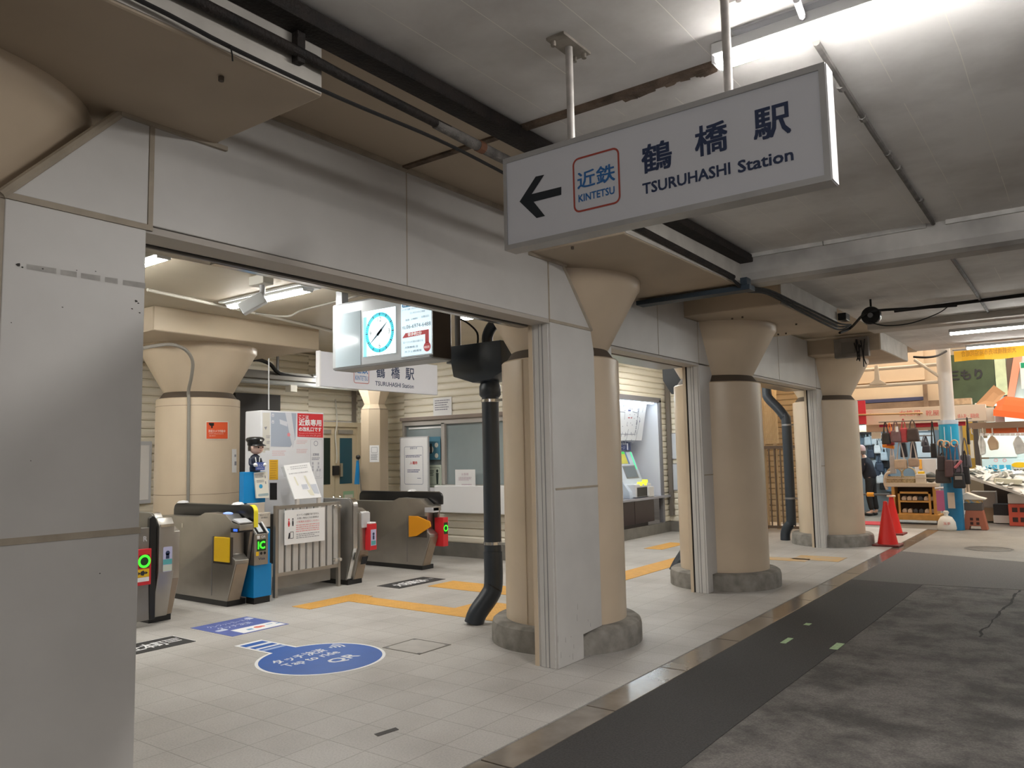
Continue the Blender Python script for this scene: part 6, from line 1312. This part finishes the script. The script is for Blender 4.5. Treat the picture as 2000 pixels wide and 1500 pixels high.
# bags hung on the post
py_ = 16.62
for (l, tp, r, b, hp, n_, cc, lab, dy) in ((1829, 890, 1847, 920, 862, 'umber', (.05, .04, .04), 'brown black backpack at the left of the blue post', 0), (1825, 916, 1857, 944, 885, 'graphite', (.06, .052, .05), 'large dark brown pouch low on the left of the blue post', .03), (1844, 898, 1863, 932, 866, 'plum', (.12, .065, .065), 'plum brown bag in front of the blue post', -.08), (1860, 898, 1880, 924, 866, 'lilac', (.20, .15, .17), 'mauve grey bag with pink stripe on the blue post', -.05), (1874, 888, 1897, 914, 855, 'fog', (.14, .13, .14), 'grey bag at the right of the blue post', .06), (1860, 924, 1885, 954, 900, 'pitch2', (.02, .02, .022), 'black bag with grey flap, lowest on the blue post', -.12), (1878, 910, 1894, 946, 880, 'coal', (.025, .022, .022), 'narrow black bag at the right side of the blue post', 0)):
    o = bag(l, tp, r, b, py_+dy, hp, fab(n_, cc), lab, 'bags hung around the blue post')
    if n_ == 'pitch2': c, w, h = rect_px(1865, 930, 1879, 937, 'y', py_+dy-.012); MB().box((c.x-w/2, py_+dy-.014, c.z-h/2), (c.x+w/2, py_+dy, c.z+h/2), .003).build('grey_flap', mat('flap_grey', (.30, .27, .24), .5), o)
    if n_ == 'lilac': a_, b_ = at(1865, 914, 'y', py_+dy-.02), at(1878, 900, 'y', py_+dy-.02); MB().tube([a_, b_], .025, 8).build('pink_stripe', mat('stripe_pink', (.55, .16, .18), .5), o)
WR = mat('wooden_ring', (.75, .48, .28), .45)
for i, (a, b, y_) in enumerate(((1838, 866, 16.75), (1848, 868, 16.72), (1864, 866, 16.70))):
    p = at(a, b, 'y', y_); q = MB(); ring = [p+X*(.055*math.cos(k*math.pi/8))+Z*(.06*math.sin(k*math.pi/8)) for k in range(17)]
    q.tube(ring, .014, 8, cap=False); tag(q.build('wooden_ring', WR), ('left', 'middle', 'right')[i]+' wooden ring handle hung on the blue post', 'ring', 'wooden rings on the blue post')
bag(1888, 840, 1893, 868, 17.3, 815, fab('black', (.03, .026, .026)), 'thin black bag hanging right of the cyan sheet', 'bags hung around the blue post', taper=.9)
# ---------------- white shopping bag, stool
wb = at(1850, 1036, 'z', 0)
t = thing('shopping_bag', (wb.x, wb.y, 0), 'white knotted plastic shopping bag with red print on the ground', 'bag')
PL = mat('white_plastic_bag', (.74, .72, .66), .4)
MB().lathe([(0, 0), (.15, 0), (.165, .04), (.15, .16), (.10, .25), (.045, .275), (.03, .285), (.055, .34), (.03, .37), (0, .36)], (wb.x, wb.y, 0), 20, sy=.75).build('bag_body', PL, t, smooth=True)
MB().text('玉手', (wb.x+.02, wb.y-.13, .14), .12, .05, X, Z, .01).build('lettering', mat('bag_red_print', (.70, .18, .16), .6), t)
sp_ = at(1905, 1035, 'z', 0); sx0 = sp_.x
t = thing('step_stool', (sx0, sp_.y+.15, 0), 'brown plastic stool with square holes beside the blue post', 'stool')
BR = mat('stool_brown', (.40, .13, .075), .5)
MB().prism([(sx0-.20, 0), (sx0-.10, 0), (sx0-.09, .07), (sx0+.09, .07), (sx0+.10, 0), (sx0+.20, 0), (sx0+.14, .36), (sx0-.14, .36)], 'y', sp_.y, sp_.y+.28, .008).build('stool_body', BR, t)
for (u, v) in ((-.05, .12), (.05, .12), (-.05, .20), (.05, .20)): MB().box((sx0+u-.025, sp_.y-.003, v-.025), (sx0+u+.025, sp_.y+.01, v+.025)).build('hole', mat('stool_hole', (.05, .02, .015), .7), t)
t = thing('goods_box', (sx0, sp_.y+.15, .36), 'dark box with yellow packets and white cloth stacked on the brown stool', 'box')
MB().box((sx0-.16, sp_.y, .362), (sx0+.14, sp_.y+.28, .50), .008).build('dark_box', mat('goods_dark', (.10, .085, .075), .6), t)
MB().box((sx0-.15, sp_.y+.01, .50), (sx0+.13, sp_.y+.27, .56), .01).build('yellow_packets', mat('packets_yellow', (.75, .42, .04), .5, var=.6, scale=16, dark=(.08, .25, .42)), t)
MB().prism([(sx0-.18, .56), (sx0+.20, .56), (sx0+.21, .585), (sx0+.08, .62), (sx0-.10, .70), (sx0-.17, .66)], 'y', sp_.y-.02, sp_.y+.28, .012).build('white_cloth', mat('cloth_white', (.74, .68, .60), .6), t)
for a_ in (1888, 1894): MB().tube([at(a_, 975, 'y', sp_.y+.2), at(a_-4, 930, 'y', sp_.y+.2)], .015, 8).build('stick', mat('stick_cream', (.70, .55, .42), .5), t)
# ---------------- traffic cones
def cone(x, y, lab):
    t = thing('traffic_cone', (x, y, 0), lab, 'traffic cone', 'red traffic cones')
    MB().box((x-.20, y-.20, .0), (x+.20, y+.20, .03), .012).build('base', mat('cone_base', (.16, .022, .018), .6), t)
    MB().lathe([(.155, .03), (.15, .05), (.035, .66), (.032, .70), (.022, .71), (0, .705)], (x, y, 0), 32).build('cone_body', mat('cone_red', (.72, .018, .012), .4), t, auto=40)
    return t
cone(-2.76, 13.86, 'nearer red traffic cone beside the farthest column')
cone(-3.03, 15.75, 'farther red traffic cone holding the striped bar')
t = thing('cone_bar', (-3.6, 15.75, .72), 'grey bar with yellow band running from the farther cone behind the column', 'barrier bar')
MB().tube([(-3.05, 15.75, .715), (-4.6, 15.75, .715)], .018, 10).build('bar', mat('bar_dark', (.10, .10, .11), .5), t)
xa, xb = at(1694, 973, 'y', 15.75).x, at(1707, 973, 'y', 15.75).x
MB().tube([(xa, 15.75, .715), (xb, 15.75, .715)], .04, 12).build('yellow_band', ORANGE, t)
MB().tube([Vector((-3.03+.06*math.cos(k*math.pi/8), 15.75+.06*math.sin(k*math.pi/8), .69)) for k in range(17)], .018, 8, cap=False).build('cone_ring', mat('ring_cream', (.68, .52, .40), .5), t)
tag(MB().box((-4.4, 17.5, -.002), (-3.6, 18.3, .006)).build('floor_mat', mat('mat_red', (.50, .02, .03), .7)), 'red mat on the ground before the handbag shop', 'mat')
# ---------------- fish stall at the right edge
struct(MB().box((-1.92, 21.0, 0), (3, 21.1, 5)).build('wall_stall', mat('stall_ice_wall', (.62, .76, .76), .5), origin=O0))
board(1883, 824, 1903, 932, 19.4, 'ochre_panel', 'ochre wall panel left of the fish stall', 'panel', mat('ochre', (.52, .34, .06), .6), .06)
board(1903, 822, 1913, 930, 19.3, 'dark_post', 'dark upright post at the left of the fish stall', 'post', mat('post_dark_brown', (.07, .06, .055), .6), .08)
board(1895, 860, 1902, 895, 19.3, 'paper_notice', 'white paper on the ochre panel', 'notice', CREAMP, .01)
board(1915, 855, 1985, 893, 20.97, 'white_screen', 'large white sheet at the back of the fish stall', 'sheet', mat('sheet_ice', (.78, .86, .84), .5), .03)
o, c, w, h = board(1918, 896, 2010, 935, 20.95, 'blue_poster', 'pale poster with blue blocks and pink marks in the fish stall', 'poster', mat('poster_ice', (.58, .76, .80), .5), .02)
q = MB()
for (a, b) in ((1943, 918), (1957, 918), (1970, 918)): cc, ww, hh = rect_px(a-6, b-10, a+6, b+10, 'y', 20.945); q.rect(cc, ww*.8, hh)
q.build('blue_blocks', mat('poster_blue_block', (.05, .42, .66), .5), o)
q = MB(); R = random.Random(6)
for i in range(26): q.disc(at(R.uniform(1925, 1938), R.uniform(908, 930), 'y', 20.945), .018, seg=8)
q.build('blue_dots', mat('poster_blue_block', (.05, .42, .66)), o)
MB().disc(at(1945, 899, 'y', 20.945), .04, seg=14, r0=.025).disc(at(1962, 899, 'y', 20.945), .04, seg=14, r0=.025).build('pink_marks', mat('poster_pink', (.75, .40, .42), .5), o)
o, c, w, h = board(1981, 902, 2004, 924, 20.93, 'price_card', 'white card with yellow oval and black print in the fish stall', 'card', CREAMP, .01)
cc = at(1991, 908, 'y', 20.926); MB().face([cc+X*(.15*math.cos(k*math.pi/10))+Z*(.06*math.sin(k*math.pi/10)) for k in range(20)]).build('yellow_oval', YEL, o)
cc = at(1991, 918, 'y', 20.926); MB().text('鮮魚市場', cc, .22, .06, X, Z, .01).build('lettering', INK, o)
for i, (a, b, c2, d2_, lab) in enumerate(((1912, 846, 1926, 890, 'clear plastic bag bundle hanging at the left of the fish stall'), (1930, 850, 1952, 880, 'brown paper bag hanging in the fish stall'), (1980, 850, 2004, 888, 'clear plastic bag bundle hanging at the right edge of the fish stall'))):
    c, w, h = rect_px(a, b, c2, d2_, 'y', 19.2+.1*i)
    m_ = mat('plastic_clear_white', (.74, .78, .77), .3, var=.25, scale=8) if i != 1 else mat('paper_bag_brown', (.55, .42, .28), .6)
    tag(MB().prism([(c.x-w*.3, c.z-h/2), (c.x+w*.45, c.z-h*.42), (c.x+w*.5, c.z+h*.05), (c.x+w*.15, c.z+h*.42), (c.x-w*.1, c.z+h/2), (c.x-w*.5, c.z+h*.1)], 'y', 19.03+.04*i, 19.17+.04*i, .03).tube([(c.x, 19.06+.04*i, c.z+h*.4), (c.x, 19.05, c.z+h*.5+.16)], .012, 6).build('hanging_bag', m_), lab, 'bag')
t = thing('stall_rail', at(1958, 842, 'y', 19.0), 'grimy rail with hooks across the top of the fish stall', 'rail')
MB().box((at(1890, 830, 'y', 19).x, 19.0, at(1900, 838, 'y', 19).z), (1.5, 19.08, at(1900, 826, 'y', 19).z)).build('rail', mat('stall_rail_brown', (.25, .18, .13), .6), t)
for a_ in (1897, 1919, 1938): MB().tube([at(a_, 836, 'y', 18.97), at(a_+1, 846, 'y', 18.95), at(a_+4, 848, 'y', 18.95)], .012, 6, smooth=3).build('hook', CHROME, t)
for k in range(9):
    a_ = 1918+k*10; MB().box((at(a_, 848, 'y', 19.0).x-.04, 18.99, at(a_, 851, 'y', 19.0).z), (at(a_, 848, 'y', 19.0).x+.04, 19.0, at(a_, 846, 'y', 19.0).z)).build('clip', WHITE, t)
board(1925, 834, 2010, 846, 19.08, 'orange_strip', 'orange strip light cover below the stall rail', 'strip', mat('strip_deep_orange', (.75, .16, .04), .5), .04)
# awning and cardboard above the stall
a, b = at(1935, 800, 'y', 17.4), at(2000, 800, 'y', 17.4)
q = MB(); rows = []
for (py0, yy) in ((772, 18.6), (778, 18.2), (788, 17.8), (800, 17.5), (812, 17.35)):
    rows.append([at(1940+18*k+(6 if py0 < 780 else 0), py0+2*k+(0 if k else (14 if py0 < 790 else 0)), 'y', yy) for k in range(6)])
for A_, B_ in zip(rows, rows[1:]):
    for k in range(5): q.face((A_[k], A_[k+1], B_[k+1], B_[k]))
tag(q.build('awning', mat('awning_orange', (.66, .07, .004), .95), smooth=True), 'bright orange awning sheet at the right edge above the fish stall', 'awning')
a, b, c_, d_ = at(1905, 790, 'y', 18.7), at(1941, 752, 'y', 18.9), at(1964, 768, 'y', 18.9), at(1940, 795, 'y', 18.7)
tag(slab(MB(), [a, d_, c_, b], Vector((0, -1, 0)), .02).build('cardboard', mat('cardboard', (.38, .21, .10), .7)), 'tilted brown cardboard sheet left of the orange awning', 'cardboard')
board(1862, 778, 1897, 790, 19.5, 'timber_pile', 'pile of pale wood scraps above the signboard', 'wood', mat('wood_scrap', (.55, .40, .26), .7, var=.4, scale=8), .2)
# sloping counter with wrapped goods
t = thing('fish_counter', at(1950, 960, 'y', 18.2), 'sloping fish counter covered in white plastic at the right edge', 'counter')
A, B, C_, D_ = at(1888, 916, 'y', 18.9), at(2010, 925, 'y', 19.2), at(2010, 968, 'y', 17.9), at(1892, 930, 'y', 18.3)
n = (B-A).cross(D_-A).normalized(); n = n if n.z > 0 else -n
slab(MB(), [A, B, C_, D_], n, .05).build('table_top', mat('counter_sheet', (.66, .64, .60), .4), t)
q = MB(); R = random.Random(9)
for i in range(70):
    u, v = R.random(), R.random(); p = A.lerp(B, u).lerp(D_.lerp(C_, u), v)+n*R.uniform(.01, .05)
    d1 = Vector((R.uniform(-1, 1), R.uniform(-1, 1), R.uniform(-.3, .5))).normalized()*R.uniform(.05, .16); d2_ = n.cross(d1).normalized()*R.uniform(.03, .08)
    q.face([p-d1-d2_, p+d1-d2_*.6, p+d1*.8+d2_+n*.03, p-d1*.7+d2_])
q.build('plastic_wrap', mat('plastic_wrap', (.78, .80, .78), .25, var=.3, scale=5), t)
ft = at(1968, 940, 'y', 18.4); tag(MB().obox(ft, Vector((.22, .05, -.02)), Vector((-.03, .14, 0)), Vector((.01, 0, .05)), .01).build('foam_tray', mat('foam_yellowish', (.66, .64, .50), .6)), 'pale yellowish foam tray lying on the sloping fish counter', 'tray')
for (l, tp, r, b, y_, nm, lab, cc) in ((1896, 960, 1945, 992, 18.9, 'carton', 'grey carton under the sloping counter', (.30, .27, .25)), (1920, 992, 1942, 1018, 18.85, 'carton', 'brown carton low under the sloping counter', (.26, .17, .10)), (1940, 985, 1973, 1007, 18.7, 'black_crate', 'black crate under the sloping counter', (.02, .02, .022)), (1940, 1007, 1974, 1022, 18.65, 'foam_box', 'white foam box on the ground under the black crate', (.66, .64, .60)), (1968, 965, 2010, 984, 18.3, 'foam_box', 'white foam box on top of the red crate', (.70, .62, .58))):
    q = MB(); c, w, h = px_box(q, l, tp, r, b, y_, .35, .01); z0_ = 0
    tag(q.build(nm, mat('goods_%s' % lab.split()[0]+nm, cc, .6)), lab, 'box')
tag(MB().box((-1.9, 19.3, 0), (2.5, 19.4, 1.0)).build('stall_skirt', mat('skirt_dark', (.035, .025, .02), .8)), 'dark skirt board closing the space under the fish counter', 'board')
cr_, w, h = rect_px(1970, 985, 2010, 1023, 'y', 18.25)
t = thing('beer_crate', (cr_.x, 18.4, 0), 'red plastic crate with square holes at the right edge', 'crate')
CRM = mat('crate_red', (.58, .085, .045), .5)
x0_, x1_ = cr_.x-w/2, cr_.x+w/2; zb_ = 0.0
MB().box((x0_, 18.25, zb_), (x1_, 18.6, cr_.z+h/2), .01).build('crate_body', CRM, t)
for i in range(3):
    for v in (.08, .27): MB().box((x0_+.06+i*.13, 18.245, zb_+v), (x0_+.15+i*.13, 18.255, zb_+v+.09)).build('hole', mat('stool_hole', (.05, .02, .015)), t)
# ---------------- shopper
pp = at(1704, 1007, 'z', 0)
fx_ = -X   # she faces left
t = thing('person', (pp.x, pp.y, 0), 'person in dark jacket and black trousers bending over the shop goods', 'person')
def skin(name, pts, edges, rad, m, parent, sub=2):
    me = bpy.data.meshes.new(name); off = world_loc(parent)
    me.from_pydata([Vector(p) for p in pts], edges, []); o = bpy.data.objects.new(name, me); COL.objects.link(o); o.parent = parent
    md = o.modifiers.new('s', 'SKIN'); md.use_smooth_shade = True
    for i, r in enumerate(rad): d = me.skin_vertices[0].data[i]; d.radius = (r, r) if not isinstance(r, tuple) else r; d.use_root = (i == 0)
    if sub: s_ = o.modifiers.new('u', 'SUBSURF'); s_.levels = s_.render_levels = sub
    me.materials.append(m); return o
SKN = mat('person_skin', (.62, .40, .31), .5); JK = mat('dark_jacket', (.016, .018, .028), .8); TR = mat('black_trousers', (.012, .012, .013), .8)
# body: pelvis, spine, neck, arms, legs (one surface), clothes over it
skin('body', [(0, 0, .86), (-.01, 0, 1.05), (-.05, 0, 1.25), (-.09, 0, 1.36), (-.13, 0, 1.44),
  (-.07, -.17, 1.29), (-.14, -.21, 1.06), (-.30, -.16, .95), (-.38, -.13, .93), (-.07, .17, 1.29), (-.16, .20, 1.06), (-.32, .15, .97), (-.40, .12, .95),
  (0, -.09, .80), (-.03, -.10, .46), (.02, -.10, .09), (-.14, -.10, .035), (.02, .09, .80), (.03, .10, .46), (.08, .10, .09), (-.08, .10, .035)],
  [(0,1),(1,2),(2,3),(3,4),(2,5),(5,6),(6,7),(7,8),(2,9),(9,10),(10,11),(11,12),(0,13),(13,14),(14,15),(15,16),(0,17),(17,18),(18,19),(19,20)],
  [.12,.11,.13,.06,.05,.06,.042,.033,.03,.06,.042,.033,.03,.085,.056,.04,.035,.085,.056,.04,.035], SKN, t)
skin('trousers', [(0, 0, .86), (0, 0, .96), (0, -.09, .78), (-.03, -.10, .46), (.02, -.10, .12), (.02, .09, .78), (.03, .10, .46), (.08, .10, .12)], [(0,1),(0,2),(2,3),(3,4),(0,5),(5,6),(6,7)], [.135,.13,.10,.075,.06,.10,.075,.06], TR, t)
skin('jacket', [(.0, 0, .80), (-.01, 0, 1.02), (-.05, 0, 1.24), (-.085, 0, 1.355), (-.07, -.17, 1.285), (-.14, -.21, 1.06), (-.29, -.16, .96), (-.07, .17, 1.285), (-.16, .20, 1.06), (-.31, .15, .98)], [(0,1),(1,2),(2,3),(2,4),(4,5),(5,6),(2,7),(7,8),(8,9)], [.175,.165,.17,.075,.085,.068,.055,.085,.068,.055], JK, t)
hp_ = Vector((pp.x-.175, pp.y, 1.535))
hd = MB().sphere(hp_, .095, 1.2, 20, 1.08, .92).build('head', SKN, t, smooth=True)
MB().sphere(hp_+Vector((-.10, 0, -.02)), .018, 1, 8).build('nose', SKN, t, smooth=True)
for s_ in (-1, 1): MB().sphere(hp_+Vector((-.09, s_*.035, .015)), .010, .8, 8).build('eye', BLACK, t); MB().sphere(hp_+Vector((.0, s_*.088, -.01)), .024, 1.3, 8, .6, .4).build('ear', SKN, t, smooth=True)
MB().lathe([(.104, -.02), (.108, .03), (.095, .09), (.06, .125), (0, .135)], hp_, 22, sx=1.08, sy=.94).build('cap', mat('cap_pink_grey', (.50, .33, .32), .7), t, smooth=True)
MB().lathe([(.10, -.09), (.106, -.03), (.10, .02)], hp_, 20, math.radians(-75), math.radians(75), sx=1.08, sy=.94).build('hair', mat('hair_grey_brown', (.12, .085, .07), .6), t, smooth=True)
MB().lathe([(.085, -.09), (.104, -.05), (.102, -.012)], hp_, 16, math.radians(105), math.radians(255), sx=1.1, sy=.94).build('face_mask', mat('mask_pink', (.74, .52, .54), .7), t, smooth=True)
MB().tube([hp_+Vector((-.094, -.02, -.05)), hp_+Vector((-.098, 0, -.053)), hp_+Vector((-.094, .02, -.05))], .004, 6).build('mouth', mat('mouth_dull', (.35, .12, .11), .5), t)
for s_, hb_ in ((-1, Vector((pp.x-.37, pp.y-.135, .93))), (1, Vector((pp.x-.39, pp.y+.125, .95)))):
    q = MB().sphere(hb_+Vector((-.03, 0, -.02)), .038, .55, 12, 1.2, .9)
    for k in range(4): f0 = hb_+Vector((-.06, -.03+.02*k, -.025)); L__ = (.055, .066, .062, .048)[k]; q.tube([f0, f0+Vector((-L__*.5, 0, -.012)), f0+Vector((-L__*.85, 0, -.04))], [.0095, .009, .007], 8, smooth=3)
    q.tube([hb_+Vector((-.02, -s_*.032, -.02)), hb_+Vector((-.05, -s_*.05, -.03)), hb_+Vector((-.07, -s_*.045, -.045))], [.011, .01, .008], 8, smooth=3); q.build('hand', SKN, t, smooth=True)
for yy, xx in ((-.10, -.05), (.10, .01)): MB().sphere((pp.x+xx-.02, pp.y+yy, .04), .055, .75, 14, 2.2, .9).build('shoe', BLACK, t, smooth=True)
